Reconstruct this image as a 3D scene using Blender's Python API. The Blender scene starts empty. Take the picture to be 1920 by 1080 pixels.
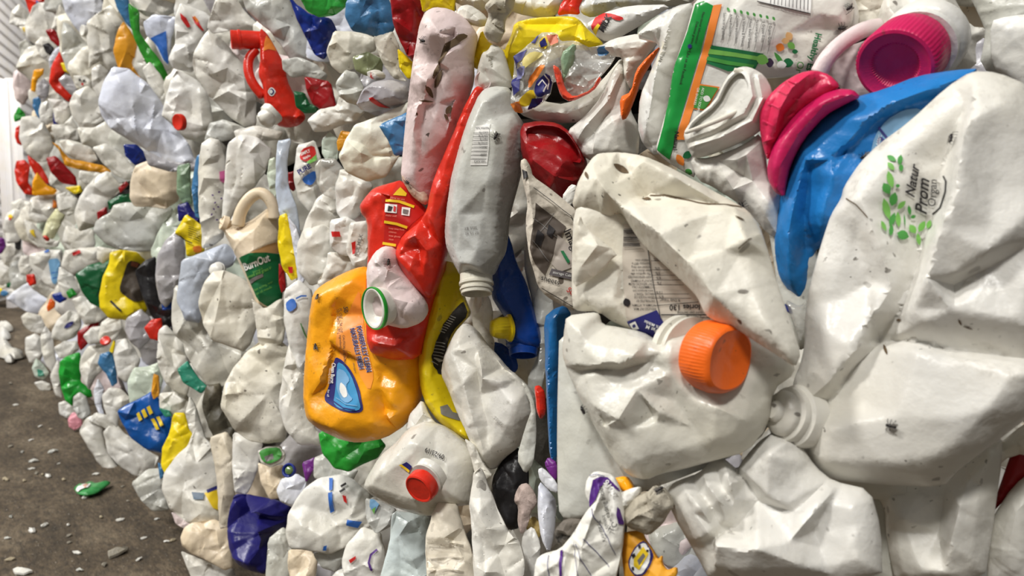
import bpy, bmesh, math, random
import numpy as np
from mathutils import Vector, Matrix, noise
from mathutils.geometry import delaunay_2d_cdt
from mathutils.bvhtree import BVHTree

SC = bpy.context.scene
COL = SC.collection
# ------------------------------------------------------------------ camera
F = 1387.0
CAM_H, CAM_D, PITCH, YAW = 0.67, 0.48, math.radians(4.5), math.radians(39.5)
cam_pos = Vector((0, -CAM_D, CAM_H))
c_fwd = Vector((-math.cos(YAW) * math.cos(PITCH), math.sin(YAW) * math.cos(PITCH), -math.sin(PITCH)))
c_right = Vector((math.sin(YAW), math.cos(YAW), 0))
c_up = c_right.cross(c_fwd)
cd = bpy.data.cameras.new('camera')
cam = bpy.data.objects.new('camera', cd)
COL.objects.link(cam)
cd.sensor_width = 36.0
cd.lens = 36.0 * F / 1920.0
cd.clip_start = 0.02
cd.clip_end = 60
CAM_M = Matrix((c_right, c_up, -c_fwd)).transposed()
cam.matrix_world = Matrix.Translation(cam_pos) @ CAM_M.to_4x4()
cd.dof.use_dof = True
cd.dof.focus_distance = 0.62
cd.dof.aperture_fstop = 11.0
SC.camera = cam
# ------------------------------------------------------------------ light and exposure
W = bpy.data.worlds.new('warehouse_air')
SC.world = W
W.use_nodes = True
W.node_tree.nodes['Background'].inputs[0].default_value = (1.0, 0.99, 0.97, 1)
W.node_tree.nodes['Background'].inputs[1].default_value = 0.20
def area_lamp(name, loc, target, size, power, col=(1, 0.975, 0.93)):
    l = bpy.data.lights.new(name, 'AREA')
    l.shape = 'DISK'
    l.size = size
    l.energy = power
    l.color = col
    o = bpy.data.objects.new(name, l)
    COL.objects.link(o)
    o.location = loc
    o.rotation_euler = (Vector(target) - Vector(loc)).to_track_quat('-Z', 'Y').to_euler()
    return o
area_lamp('overhead_light', (0.9, -2.6, 3.9), (0, 0, 0.6), 0.6, 120)
area_lamp('overhead_light', (-1.4, -2.9, 4.0), (-1.5, 0, 0.6), 0.6, 120)
area_lamp('overhead_light', (-4.6, -3.0, 4.2), (-4.4, 0, 0.6), 0.8, 205)
area_lamp('overhead_light', (-5.9, 1.1, 3.6), (-8.6, 0.2, 1.8), 1.0, 170)  # unseen light added behind the bales to brighten the far siding
SC.view_settings.view_transform = 'Standard'
SC.view_settings.look = 'None'
SC.view_settings.exposure = -0.1
SC.view_settings.gamma = 1.0
SC.view_settings.use_curve_mapping = False

# ------------------------------------------------------------------ helpers: pixels to places
def ray(px, py):
    return c_fwd + c_right * ((px - 960) / F) + c_up * ((540 - py) / F)
def at(px, py, Z):
    return cam_pos + ray(px, py) * Z
def lerp_tab(x, tab):
    if x <= tab[0][0]: return tab[0][1]
    for (a, b), (c, d) in zip(tab, tab[1:]):
        if x <= c: return b + (d - b) * (x - a) / (c - a)
    return tab[-1][1]
NEAR = [(1060, .44), (1200, .41), (1400, .395), (1600, .385), (1920, .38)]
def wall_z(px, py=430):
    """optical depth of the bale face seen at this pixel column"""
    if px >= 1045: return lerp_tab(px, NEAR)
    ry = ray(px, 430).y
    return min(CAM_D / max(ry, 0.02), 4.5)

def tag(o, label=None, cat=None, group=None, kind=None):
    if label: o['label'] = label
    if cat: o['category'] = cat
    if group: o['group'] = group
    if kind: o['kind'] = kind
    return o
def link(name, me, parent=None, M=None):
    o = bpy.data.objects.new(name, me)
    COL.objects.link(o)
    M = M or Matrix.Identity(4)
    if parent:
        o.parent = parent
        o.matrix_basis = WM[parent.name].inverted() @ M
    else:
        o.matrix_basis = M
    WM[o.name] = M.copy()
    return o
WM = {}
def empty(name, loc):
    return link(name, None, None, Matrix.Translation(loc))

# ------------------------------------------------------------------ materials
MATS = {}
def nd(nt, t, **kw):
    n = nt.nodes.new(t)
    for k, v in kw.items(): setattr(n, k, v)
    return n
def plastic(key, rgb, rough=0.38, dirt=0.35, speck=0.5, sss=0.0, bump=0.16, stain=(0.36, 0.30, 0.20), coat=0.0, trans=0.0, alpha=1.0, spec=0.45, tint=0.08, crease=26.0):
    """moulded or film plastic with stains and fly specks that belong to the surface"""
    if key in MATS: return MATS[key]
    m = bpy.data.materials.new(key)
    m.use_nodes = True
    nt = m.node_tree
    p = nt.nodes['Principled BSDF']
    tc = nd(nt, 'ShaderNodeTexCoord')
    oi = nd(nt, 'ShaderNodeObjectInfo')
    mul = nd(nt, 'ShaderNodeMath', operation='MULTIPLY')
    mul.inputs[1].default_value = 37.0
    nt.links.new(oi.outputs['Random'], mul.inputs[0])
    add = nd(nt, 'ShaderNodeVectorMath', operation='ADD')
    nt.links.new(tc.outputs['Object'], add.inputs[0])
    nt.links.new(mul.outputs[0], add.inputs[1])
    def noi(scale, detail=3, rough=0.6):
        n = nd(nt, 'ShaderNodeTexNoise')
        n.inputs['Scale'].default_value = scale
        n.inputs['Detail'].default_value = detail
        n.inputs['Roughness'].default_value = rough
        nt.links.new(add.outputs[0], n.inputs['Vector'])
        return n
    def ramp(src, a, b, va=0.0, vb=1.0):
        r = nd(nt, 'ShaderNodeMapRange')
        r.inputs[1].default_value = a; r.inputs[2].default_value = b
        r.inputs[3].default_value = va; r.inputs[4].default_value = vb
        nt.links.new(src, r.inputs[0])
        return r.outputs[0]
    def mix(fac, c1, c2):
        x = nd(nt, 'ShaderNodeMix', data_type='RGBA')
        nt.links.new(fac, x.inputs[0])
        if isinstance(c1, tuple): x.inputs[6].default_value = (*c1, 1)
        else: nt.links.new(c1, x.inputs[6])
        x.inputs[7].default_value = (*c2, 1)
        return x.outputs[2]
    col = None
    # slight batch-to-batch tint
    n0 = noi(9, 2)
    warm = tuple(max(0, min(1, c * f)) for c, f in zip(rgb, (1.0 - tint * .3, 1.0 - tint * .6, 1.0 - tint * 1.6)))
    col = mix(ramp(n0.outputs[0], 0.35, 0.7), tuple(rgb), warm)
    if dirt > 0:
        n1 = noi(16, 6, 0.68)
        col = mix(ramp(n1.outputs[0], 0.58, 0.80, 0.0, dirt), col, stain)
    if dirt > 0:
        a1 = noi(70, 7, 0.72); a2 = noi(8, 3, 0.55)
        q1 = nd(nt, 'ShaderNodeMath', operation='MULTIPLY')
        nt.links.new(ramp(a1.outputs[0], 0.54, 0.70), q1.inputs[0])
        nt.links.new(ramp(a2.outputs[0], 0.46, 0.66, 0.0, min(1, dirt * 1.7)), q1.inputs[1])
        col = mix(q1.outputs[0], col, tuple(c * .45 for c in stain))
    if speck > 0:
        b1 = noi(95, 1, 0.4)
        q2 = nd(nt, 'ShaderNodeMath', operation='MULTIPLY')
        nt.links.new(ramp(b1.outputs[0], 0.735, 0.76), q2.inputs[0])
        b2 = noi(14, 2, 0.5)
        nt.links.new(ramp(b2.outputs[0], 0.44, 0.6, 0.0, speck), q2.inputs[1])
        col = mix(q2.outputs[0], col, (0.07, 0.05, 0.035))
        n2 = noi(210, 2, 0.5)
        n3 = noi(22, 2, 0.5)
        s = ramp(n2.outputs[0], 0.685, 0.71)
        t = ramp(n3.outputs[0], 0.50, 0.62)
        mm = nd(nt, 'ShaderNodeMath', operation='MULTIPLY')
        nt.links.new(s, mm.inputs[0]); nt.links.new(t, mm.inputs[1])
        m2 = nd(nt, 'ShaderNodeMath', operation='MULTIPLY')
        nt.links.new(mm.outputs[0], m2.inputs[0]); m2.inputs[1].default_value = speck
        col = mix(m2.outputs[0], col, (0.06, 0.045, 0.03))
    nt.links.new(col, p.inputs['Base Color'])
    n4 = noi(30, 3)
    nt.links.new(ramp(n4.outputs[0], 0.3, 0.7, rough * 0.8, min(1, rough * 1.3)), p.inputs['Roughness'])
    if bump > 0:
        b = nd(nt, 'ShaderNodeBump')
        b.inputs['Strength'].default_value = bump
        b.inputs['Distance'].default_value = 0.01
        n5 = noi(45, 4, 0.55)
        # crumple: shallow facets that meet in fine creases
        dv = nd(nt, 'ShaderNodeVectorMath', operation='MULTIPLY_ADD')
        n6 = nd(nt, 'ShaderNodeTexNoise'); n6.inputs['Scale'].default_value = 14.0
        nt.links.new(add.outputs[0], n6.inputs['Vector'])
        dv.inputs[1].default_value = (.05, .05, .05)
        nt.links.new(n6.outputs[1], dv.inputs[0]); nt.links.new(add.outputs[0], dv.inputs[2])
        vo = nd(nt, 'ShaderNodeTexVoronoi'); vo.inputs['Scale'].default_value = crease
        nt.links.new(dv.outputs[0], vo.inputs['Vector'])
        mv = nd(nt, 'ShaderNodeMath', operation='MULTIPLY_ADD'); mv.inputs[1].default_value = 0.9
        nt.links.new(vo.outputs['Distance'], mv.inputs[0]); nt.links.new(n5.outputs[0], mv.inputs[2])
        nt.links.new(mv.outputs[0], b.inputs['Height'])
        nt.links.new(b.outputs[0], p.inputs['Normal'])
    p.inputs['Specular IOR Level'].default_value = spec
    if sss:
        p.inputs['Subsurface Weight'].default_value = sss * .5
        p.inputs['Subsurface Radius'].default_value = (1.0, 0.9, 0.75)
        p.inputs['Subsurface Scale'].default_value = 0.0015
    if coat:
        p.inputs['Coat Weight'].default_value = coat
        p.inputs['Coat Roughness'].default_value = 0.12
    if trans: p.inputs['Transmission Weight'].default_value = trans
    if alpha < 1: p.inputs['Alpha'].default_value = alpha
    MATS[key] = m
    return m
def ink(key, rgb, rough=0.5):
    return plastic(key, rgb, rough=rough, dirt=0.0, speck=0.0, bump=0.0, tint=0.0)

# ------------------------------------------------------------------ shapes
def chaikin(P, it=1, q=0.2):
    for _ in range(it):
        Q = []
        n = len(P)
        for i in range(n):
            a, b = P[i], P[(i + 1) % n]
            Q.append(a * (1 - q) + b * q)
            Q.append(a * q + b * (1 - q))
        P = np.array(Q)
    return P
def resample(P, s):
    out = []
    n = len(P)
    for i in range(n):
        a, b = P[i], P[(i + 1) % n]
        L = np.linalg.norm(b[:2] - a[:2])
        k = max(1, int(round(L / s)))
        for j in range(k): out.append(a + (b - a) * j / k)
    return np.array(out)
def inside(P, poly):
    x, y = P[:, 0], P[:, 1]
    r = np.zeros(len(P), bool)
    n = len(poly)
    j = n - 1
    for i in range(n):
        xi, yi = poly[i, 0], poly[i, 1]
        xj, yj = poly[j, 0], poly[j, 1]
        c = ((yi > y) != (yj > y)) & (x < (xj - xi) * (y - yi) / ((yj - yi) + 1e-15) + xi)
        r ^= c
        j = i
    return r
def dist_segs(P, A, B):
    d = np.full(len(P), 1e9)
    for a, b in zip(A, B):
        ab = b - a
        L2 = float(ab @ ab) + 1e-18
        t = np.clip(((P - a) @ ab) / L2, 0, 1)
        q = P - (a + t[:, None] * ab)
        d = np.minimum(d, np.einsum('ij,ij->i', q, q))
    return np.sqrt(d)
def cdt(pts, edges, mode):
    r = delaunay_2d_cdt([Vector((float(a), float(b))) for a, b in pts], edges, [], mode, 1e-7)
    return r[0], r[2], r[3]
def poly_area(P):
    x, y = P[:, 0], P[:, 1]
    return 0.5 * float(np.sum(x * np.roll(y, -1) - np.roll(x, -1) * y))

class Frame:
    """a plane in the bale that an object is laid out on; maps photo pixels to metres on it"""
    def __init__(s, cx, cy, Z, face=0.6, roll=None):
        s.C = at(cx, cy, Z)
        to_cam = (cam_pos - s.C).normalized()
        n = (Vector((0, -1, 0)) * (1 - face) + to_cam * face).normalized()
        if roll: n = (n + c_right * roll[0] + c_up * roll[1]).normalized()
        s.n = n
        u = (c_right - n * c_right.dot(n)).normalized()
        s.u, s.v = u, n.cross(u)
        s.M = Matrix.Translation(s.C) @ Matrix((s.u, s.v, s.n)).transposed().to_4x4()
        s.Z = Z
        s.px = Z / F
    def loc(s, px, py, h=0.0):
        r = ray(px, py)
        t = (s.C + s.n * h - cam_pos).dot(s.n) / r.dot(s.n)
        q = cam_pos + r * t - s.C
        return q.dot(s.u), q.dot(s.v)
    def locs(s, pts):
        return np.array([s.loc(p[0], p[1]) for p in pts])

class Body: pass
def mesh_from(name, verts, faces, mats, smooth=True, sharp=None):
    me = bpy.data.meshes.new(name)
    me.from_pydata([tuple(map(float, v)) for v in verts], [], faces)
    for m in (mats if isinstance(mats, (list, tuple)) else [mats]): me.materials.append(m)
    if smooth: me.polygons.foreach_set('use_smooth', [True] * len(me.polygons))
    me.update()
    return me

def body(name, pts, mat, dz=0.0, label=None, cat=None, group=None, parent=None, Z=None, T=None, Tb=None, face=0.6, roll=None,
         ridges=(), nf=None, amp=None, noise_amp=None, res=None, seed=None, rim=None, smooth=1, corner=0.2, frame=None, sheet=0.0, kind=None,
         wob=0.0, folds=None, rk=1.35, sharp=32):
    """A crushed hollow body: its outline, ridge lines with heights in mm, random dents, and a rounded rim.
    pts: outline [(px,py[,mm])]; ridges: [[(px,py,mm),...],...]"""
    seed = seed if seed is not None else (abs(int(pts[0][0] * 7 + pts[0][1] * 13)) + len(pts))
    rnd = random.Random(seed)
    P = np.array([(p[0], p[1]) for p in pts], float)
    cx, cy = P[:, 0].mean(), P[:, 1].mean()
    if frame is None:
        z = (Z if Z else wall_z(cx, cy)) - dz
        frame = Frame(cx, cy, z, face, roll)
    B = Body(); B.f = frame
    L = frame.locs(P)
    hb = np.array([(p[2] if len(p) > 2 else 0.0) * 0.001 for p in pts])
    L = np.column_stack([L, hb])
    if poly_area(L) < 0: L = L[::-1].copy()
    size = math.sqrt(abs(poly_area(L)))
    wpx = size / frame.px
    if T is None: T = min(0.03, size * 0.13)
    if Tb is None: Tb = max(0.006, min(0.03, size * 0.2))
    if amp is None: amp = size * 0.10
    if noise_amp is None: noise_amp = size * 0.012
    if nf is None: nf = int(min(20, 5 + wpx / 14))
    if res is None: res = max(22, min(46, wpx / 3.6))
    s = size / res
    O = chaikin(L, smooth, corner)
    R = resample(O, s)
    if wob: R[:, :2] += np.array([[noise.noise(Vector((a / size * 5, b / size * 5, seed))) * wob * size, noise.noise(Vector((a / size * 5, b / size * 5, seed + 9.5))) * wob * size] for a, b, _ in R])
    poly = R[:, :2]
    A_, B_ = poly, np.roll(poly, -1, axis=0)
    mn, mx = poly.min(0), poly.max(0)
    G = []
    yy = mn[1]; k = 0
    while yy < mx[1]:
        xx = mn[0] + (s * 0.5 if k % 2 else 0)
        while xx < mx[0]:
            G.append((xx + rnd.uniform(-.18, .18) * s, yy + rnd.uniform(-.18, .18) * s)); xx += s
        yy += s * 0.87; k += 1
    G = np.array(G) if G else np.zeros((0, 2))
    nrm = np.roll(poly, -1, axis=0) - np.roll(poly, 1, axis=0)
    nrm = np.column_stack([-nrm[:, 1], nrm[:, 0]])
    nrm /= (np.linalg.norm(nrm, axis=1)[:, None] + 1e-12)
    ring = poly + nrm * s * 0.28
    RL = [[(*frame.loc(p[0], p[1], T * .9 + p[2] * 0.001 * rk), p[2] * 0.001 * rk) for p in r] for r in ridges]
    # facets: a coarse triangulation of outline, ridges and random dents
    cp = [tuple(p) for p in O[:, :2]]
    ch = [0.0] * len(cp)
    ce = [(i, (i + 1) % len(cp)) for i in range(len(cp))]
    for r in RL:
        k0 = len(cp)
        for a in r: cp.append((a[0], a[1])); ch.append(a[2])
        ce += [(k0 + i, k0 + i + 1) for i in range(len(r) - 1)]
    tries = 0; got = 0
    md = size / math.sqrt(nf + 1) * 0.45 if nf else 0
    while got < nf and tries < nf * 30:
        tries += 1
        q = (rnd.uniform(mn[0], mx[0]), rnd.uniform(mn[1], mx[1]))
        if not inside(np.array([q]), poly)[0]: continue
        if min(math.hypot(q[0] - c[0], q[1] - c[1]) for c in cp[len(O):] or [(9, 9)]) < md: continue
        cp.append(q); ch.append(rnd.uniform(-1, 1) * amp * (0.6 if RL else 1)); got += 1
    cv, cf, co = cdt(cp, ce, 0)
    chh = np.array([(np.mean([ch[q] for q in o]) if o else 0.0) for o in co])
    CV = np.array([(a.x, a.y) for a in cv])
    rp = []
    seen = set()
    for t in cf:
        for q in range(len(t)):
            e = tuple(sorted((t[q], t[(q + 1) % len(t)])))
            if e in seen: continue
            seen.add(e)
            a, b = CV[e[0]], CV[e[1]]
            n = max(1, int(math.hypot(b[0] - a[0], b[1] - a[1]) / (s * 0.8)))
            for j in range(n + 1): rp.append((a[0] + (b[0] - a[0]) * j / n, a[1] + (b[1] - a[1]) * j / n))
    if rp:
        cell = {}
        for q in rp: cell.setdefault((round(q[0] / (s * .6)), round(q[1] / (s * .6))), q)
        rp = list(cell.values())
    rp = np.array(rp) if rp else np.zeros((0, 2))
    if len(G):
        keep = inside(G, poly)
        G = G[keep]
        G = G[dist_segs(G, A_, B_) > s * 0.55]
        if len(rp) and len(G):
            D = np.sqrt(((G[:, None, :] - rp[None]) ** 2).sum(2)).min(1)
            G = G[D > s * 0.4]
    ring = ring[inside(ring, poly)]
    ring = ring[dist_segs(ring, A_, B_) > s * 0.2]
    if len(rp):
        rp = rp[inside(rp, poly)]
        if len(rp): rp = rp[dist_segs(rp, A_, B_) > s * 0.3]
    I = np.vstack([x for x in (G, ring, rp) if len(x)]) if len(G) + len(ring) + len(rp) else poly.mean(0)[None]
    allp = np.vstack([poly, I])
    nb = len(poly)
    v, f, ov = cdt(allp, [(i, (i + 1) % nb) for i in range(nb)], 1)
    V = np.array([(a.x, a.y) for a in v])
    isb = np.array([any(q < nb for q in o) if o else False for o in ov])
    d = dist_segs(V, A_, B_)
    d[isb] = 0
    # base offset carried from the rim
    bz = np.zeros(len(V))
    if np.abs(hb).max() > 0:
        st = max(1, nb // 60)
        Q = R[::st]
        w = 1.0 / (((V[:, None, :] - Q[None, :, :2]) ** 2).sum(2) + (s * .3) ** 2) ** 1.5
        bz = (w * Q[None, :, 2]).sum(1) / w.sum(1)
        bi = np.argmin(((V[:, None, :] - R[None, :, :2]) ** 2).sum(2), axis=1) if isb.any() else None
        bz[isb] = R[bi[isb], 2]
    big = wpx > 130
    VW = V
    if big:
        wa_ = np.array([(noise.noise(Vector((a / size * 6, b / size * 6, seed + 3.3))), noise.noise(Vector((a / size * 6, b / size * 6, seed + 8.8)))) for a, b in V])
        VW = V + wa_ * (.014 * size) * np.clip(d / (size * .06), 0, 1)[:, None]
    fz = np.zeros(len(V))
    for t in cf:
        if len(t) != 3: continue
        a, b, c = CV[t[0]], CV[t[1]], CV[t[2]]
        det = (b[0] - a[0]) * (c[1] - a[1]) - (c[0] - a[0]) * (b[1] - a[1])
        if abs(det) < 1e-14: continue
        l1 = ((b[0] - VW[:, 0]) * (c[1] - VW[:, 1]) - (c[0] - VW[:, 0]) * (b[1] - VW[:, 1])) / det
        l2 = ((c[0] - VW[:, 0]) * (a[1] - VW[:, 1]) - (a[0] - VW[:, 0]) * (c[1] - VW[:, 1])) / det
        l3 = 1 - l1 - l2
        m = (l1 > -1e-6) & (l2 > -1e-6) & (l3 > -1e-6)
        fz[m] = l1[m] * chh[t[0]] + l2[m] * chh[t[1]] + l3[m] * chh[t[2]]
    fz[isb] = 0
    # random sharp folds
    if folds is None: folds = 3 + int(wpx > 60) * 3
    for _ in range(folds):
        c = V[rnd.randrange(len(V))]; th = rnd.uniform(0, math.pi)
        dx = V - c
        a = dx[:, 0] * math.cos(th) + dx[:, 1] * math.sin(th)
        b = -dx[:, 0] * math.sin(th) + dx[:, 1] * math.cos(th)
        b = b + 0.15 * a * a / size * rnd.uniform(-1, 1)
        fz += rnd.choice((-1, 1)) * amp * 0.45 * np.exp(-np.abs(b) / (size * rnd.uniform(.02, .06))) * np.exp(-(a / (size * .3)) ** 2) * np.clip(d / (s * 1.5), 0, 1)
    nz = np.array([noise.noise(Vector((a / size * 4.5, b / size * 4.5, seed * .7))) + .5 * noise.noise(Vector((a / size * 11, b / size * 11, seed * .7 + 5))) for a, b in V]) * noise_amp
    w = rim if rim else size * 0.22
    t = np.clip(d / w, 0, 1)
    dome = 0.55 * np.sqrt(np.maximum(0, 1 - (1 - t) ** 2)) + 0.45 * t
    mask = np.clip(d / (s * 1.2), 0, 1)
    zf = bz + T * dome + fz + nz * mask
    # a little smoothing of the height rounds the folds
    E = np.array([(tt[i], tt[(i + 1) % len(tt)]) for tt in f for i in range(len(tt))])
    zs = zf.copy()
    for _ in range(2 if big else 1):
        acc = np.zeros(len(V)); cnt = np.zeros(len(V))
        np.add.at(acc, E[:, 0], zs[E[:, 1]]); np.add.at(acc, E[:, 1], zs[E[:, 0]])
        np.add.at(cnt, E[:, 0], 1); np.add.at(cnt, E[:, 1], 1)
        k_ = .2 if big else .14
        zs = np.where(isb, zf, (1 - k_) * zs + k_ * acc / np.maximum(cnt, 1))
    if sheet:
        zb = zs - sheet
        zb[isb] = zs[isb]
    else:
        zb = bz - Tb * dome + np.minimum(0, fz) * 0.6
    zb = np.minimum(zb, zs - np.where(isb, 0, min(.0012, s * .2)))
    verts = [(a, b, c) for (a, b), c in zip(V, zs)]
    back = {}
    for i in range(len(V)):
        if not isb[i]:
            back[i] = len(verts)
            verts.append((V[i, 0], V[i, 1], zb[i]))
    faces = []
    tris = []
    for tt in f:
        tt = list(tt)
        a = poly_area(V[tt])
        if a < 0: tt = tt[::-1]
        faces.append(tt); tris.append(tt)
        bk = [back.get(i, i) for i in tt[::-1]]
        if not all(isb[i] for i in tt): faces.append(bk)
    me = mesh_from(name, verts, faces, mat)
    if sharp: me.set_sharp_from_angle(angle=math.radians(42 if big else sharp))
    B.obj = link(name, me, parent, frame.M)
    tag(B.obj, label, cat, group, kind)
    B.bvh = BVHTree.FromPolygons([tuple(map(float, q)) for q in verts[:len(V)]], tris)
    B.V = V; B.zs = zs; B.T = T; B.s = s; B.size = size; B.isb = isb
    return B

def front(B, u, v, dflt=None):
    h = B.bvh.ray_cast(Vector((u, v, 1.0)), Vector((0, 0, -1)))
    if h[0] is None: return dflt
    return h[0].z
def on_body(B, px, py):
    """where the sight line through a pixel meets the front of a body, in the body's own plane"""
    h = B.T
    for _ in range(4):
        u, v = B.f.loc(px, py, h)
        z = front(B, u, v)
        if z is None: break
        h = .3 * h + .7 * z
    return u, v
def decal(B, name, pts, mat, off=0.0006, label=None, res=None, smooth=1, corner=0.2, parent=None, thick=0.0003):
    """a printed label or patch lying on the front of a body, with its own thickness"""
    f = B.f
    L = np.array([on_body(B, p[0], p[1]) for p in pts])
    if poly_area(L) < 0: L = L[::-1].copy()
    if smooth: L = chaikin(L, smooth, corner)
    s = B.s * 0.7
    R = resample(np.column_stack([L, np.zeros(len(L))]), s)[:, :2]
    nb = len(R)
    m = inside(B.V, R)
    I = B.V[m]
    if len(I):
        I = I[dist_segs(I, R, np.roll(R, -1, axis=0)) > s * 0.15]
    P = np.vstack([R, I]) if len(I) else R
    v, fc, ov = cdt(P, [(i, (i + 1) % nb) for i in range(nb)], 1)
    ok = []
    vs = []
    for a in v:
        z = front(B, a.x, a.y)
        ok.append(z is not None)
        vs.append((a.x, a.y, (z if z is not None else 0) + off))
    fs = [list(t) for t in fc if all(ok[i] for i in t)]
    fs = [t if poly_area(np.array([vs[i][:2] for i in t])) > 0 else t[::-1] for t in fs]
    used = sorted({i for t in fs for i in t})
    if not used: return None
    mp = {q: i for i, q in enumerate(used)}
    me = mesh_from(name, [vs[i] for i in used], [[mp[i] for i in t] for t in fs], mat)
    o = link(name, me, parent or B.obj, f.M)
    if label: o['label'] = label
    return o
FONT_CACHE = {}
def glyphs(s, bold=0.0, shear=0.0, space=1.0):
    k = (s, bold, shear, space)
    if k in FONT_CACHE: return FONT_CACHE[k]
    cu = bpy.data.curves.new('t', 'FONT')
    cu.body = s; cu.offset = bold; cu.shear = shear; cu.space_character = space
    cu.resolution_u = 3
    o = bpy.data.objects.new('t', cu)
    COL.objects.link(o)
    dg = bpy.context.evaluated_depsgraph_get()
    me = o.evaluated_get(dg).to_mesh()
    bm = bmesh.new(); bm.from_mesh(me)
    o.evaluated_get(dg).to_mesh_clear()
    bpy.data.objects.remove(o); bpy.data.curves.remove(cu)
    bmesh.ops.triangulate(bm, faces=bm.faces[:])
    for _ in range(2):
        long = [e for e in bm.edges if e.calc_length() > 0.3]
        if not long: break
        bmesh.ops.subdivide_edges(bm, edges=long, cuts=1)
        bmesh.ops.triangulate(bm, faces=bm.faces[:])
    vs = [(v.co.x, v.co.y) for v in bm.verts]
    fs = [[v.index for v in f_.verts] for f_ in bm.faces]
    bm.free()
    FONT_CACHE[k] = (vs, fs)
    return vs, fs
def lettering(B, lines, mat, off=0.0011, name='lettering', parent=None, label=None):
    """lines: (text, x, y, dx, dy, height_px[, bold, shear, width, flip]); baseline starts at x,y and runs along dx,dy"""
    V, Fc = [], []
    for ln in lines:
        t, x, y, dx, dy, h = ln[:6]
        bold = ln[6] if len(ln) > 6 else 0.0
        shear = ln[7] if len(ln) > 7 else 0.0
        wid = ln[8] if len(ln) > 8 else 1.0
        vs, fs = glyphs(t, bold, shear)
        q = math.hypot(dx, dy); dx, dy = dx / q, dy / q
        nx, ny = dy, -dx
        sc = h / 0.7
        k = len(V); mp = {}
        P = []
        for (a, b) in vs:
            px_, py_ = x + (dx * a * wid + nx * b) * sc, y + (dy * a * wid + ny * b) * sc
            u, v = on_body(B, px_, py_)
            z = front(B, u, v)
            P.append((u, v, z))
        for i, p in enumerate(P):
            if p[2] is not None:
                mp[i] = len(V); V.append((p[0], p[1], p[2] + off))
        for t_ in fs:
            if all(i in mp for i in t_):
                g = [mp[i] for i in t_]
                if poly_area(np.array([V[i][:2] for i in g])) < 0: g = g[::-1]
                Fc.append(g)
    if not Fc: return None
    o = link(name, mesh_from(name, V, Fc, mat, smooth=False), parent or B.obj, B.f.M)
    if label: o['label'] = label
    return o

def cam_axis(a):
    return (c_right * a[0] + c_up * a[1] - c_fwd * a[2]).normalized()
def lathe(name, px, py, axis, r_px, prof, mat, dz=0.0, Z=None, parent=None, ribs=0, rib_h=0.03, rib_band=(0, 9), seg=40, squash=None, bump=0.0, seed=1,
          label=None, cat=None, group=None, bend=None, ring=False):
    """turned part. axis in camera terms (right, up, toward the viewer); prof [(r,h)] in units of r_px; origin at px,py"""
    if ring: prof = list(prof) + [prof[0]]
    z = (Z if Z else wall_z(px, py)) - dz
    C = at(px, py, z)
    s = r_px * z / F
    n = cam_axis(axis)
    u = (c_right - n * c_right.dot(n))
    if u.length < 0.2: u = c_up - n * c_up.dot(n)
    u.normalize()
    v = n.cross(u)
    M = Matrix.Translation(C) @ Matrix((u, v, n)).transposed().to_4x4()
    if ribs: seg = ribs * 4
    V = []; Fc = []
    for (r, h) in prof:
        for k in range(seg):
            a = 2 * math.pi * k / seg
            rr = r
            if ribs and rib_band[0] <= h <= rib_band[1] and r > 0.5: rr = r + (rib_h if k % 4 < 2 else 0)
            x, y, hh = rr * math.cos(a), rr * math.sin(a), h
            if bump:
                q = noise.noise(Vector((math.cos(a) * 1.3, math.sin(a) * 1.3, h * 1.1 + seed * 3.1)))
                x *= 1 + bump * q; y *= 1 + bump * q
                hh += bump * 0.6 * noise.noise(Vector((math.cos(a) * 1.1 + 7, math.sin(a) * 1.1, seed * 2.7))) * min(1, r)
            if squash:
                ca, sa = math.cos(squash[0]), math.sin(squash[0])
                p, q = x * ca + y * sa, -x * sa + y * ca
                q *= squash[1]; p *= 1 + (1 - squash[1]) * 0.35
                x, y = p * ca - q * sa, p * sa + q * ca
            if bend: x += bend[0] * hh * hh; y += bend[1] * hh * hh
            V.append((x * s, y * s, hh * s))
    m = len(prof)
    for j in range(m - 1):
        for k in range(seg):
            k2 = (k + 1) % seg
            Fc.append((j * seg + k, j * seg + k2, (j + 1) * seg + k2, (j + 1) * seg + k))
    if prof[0][0] > 1e-4 and not ring: Fc.append(tuple(range(seg))[::-1])
    if prof[-1][0] > 1e-4 and not ring: Fc.append(tuple((m - 1) * seg + k for k in range(seg)))
    me = mesh_from(name, V, Fc, mat)
    bm = bmesh.new(); bm.from_mesh(me)
    bmesh.ops.remove_doubles(bm, verts=bm.verts, dist=s * 1e-4)
    bmesh.ops.recalc_face_normals(bm, faces=bm.faces)
    for e in bm.edges:
        if len(e.link_faces) == 2 and e.calc_face_angle(0) > 0.7: e.smooth = False
    bm.to_mesh(me); bm.free()
    o = link(name, me, parent, M)
    tag(o, label, cat, group)
    return o
CAP = [(0.0, -.05), (1.0, -.05), (1.02, 0.0), (1.02, .46), (.99, .56), (.9, .6), (.84, .585), (.8, .56), (0, .55)]
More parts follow.
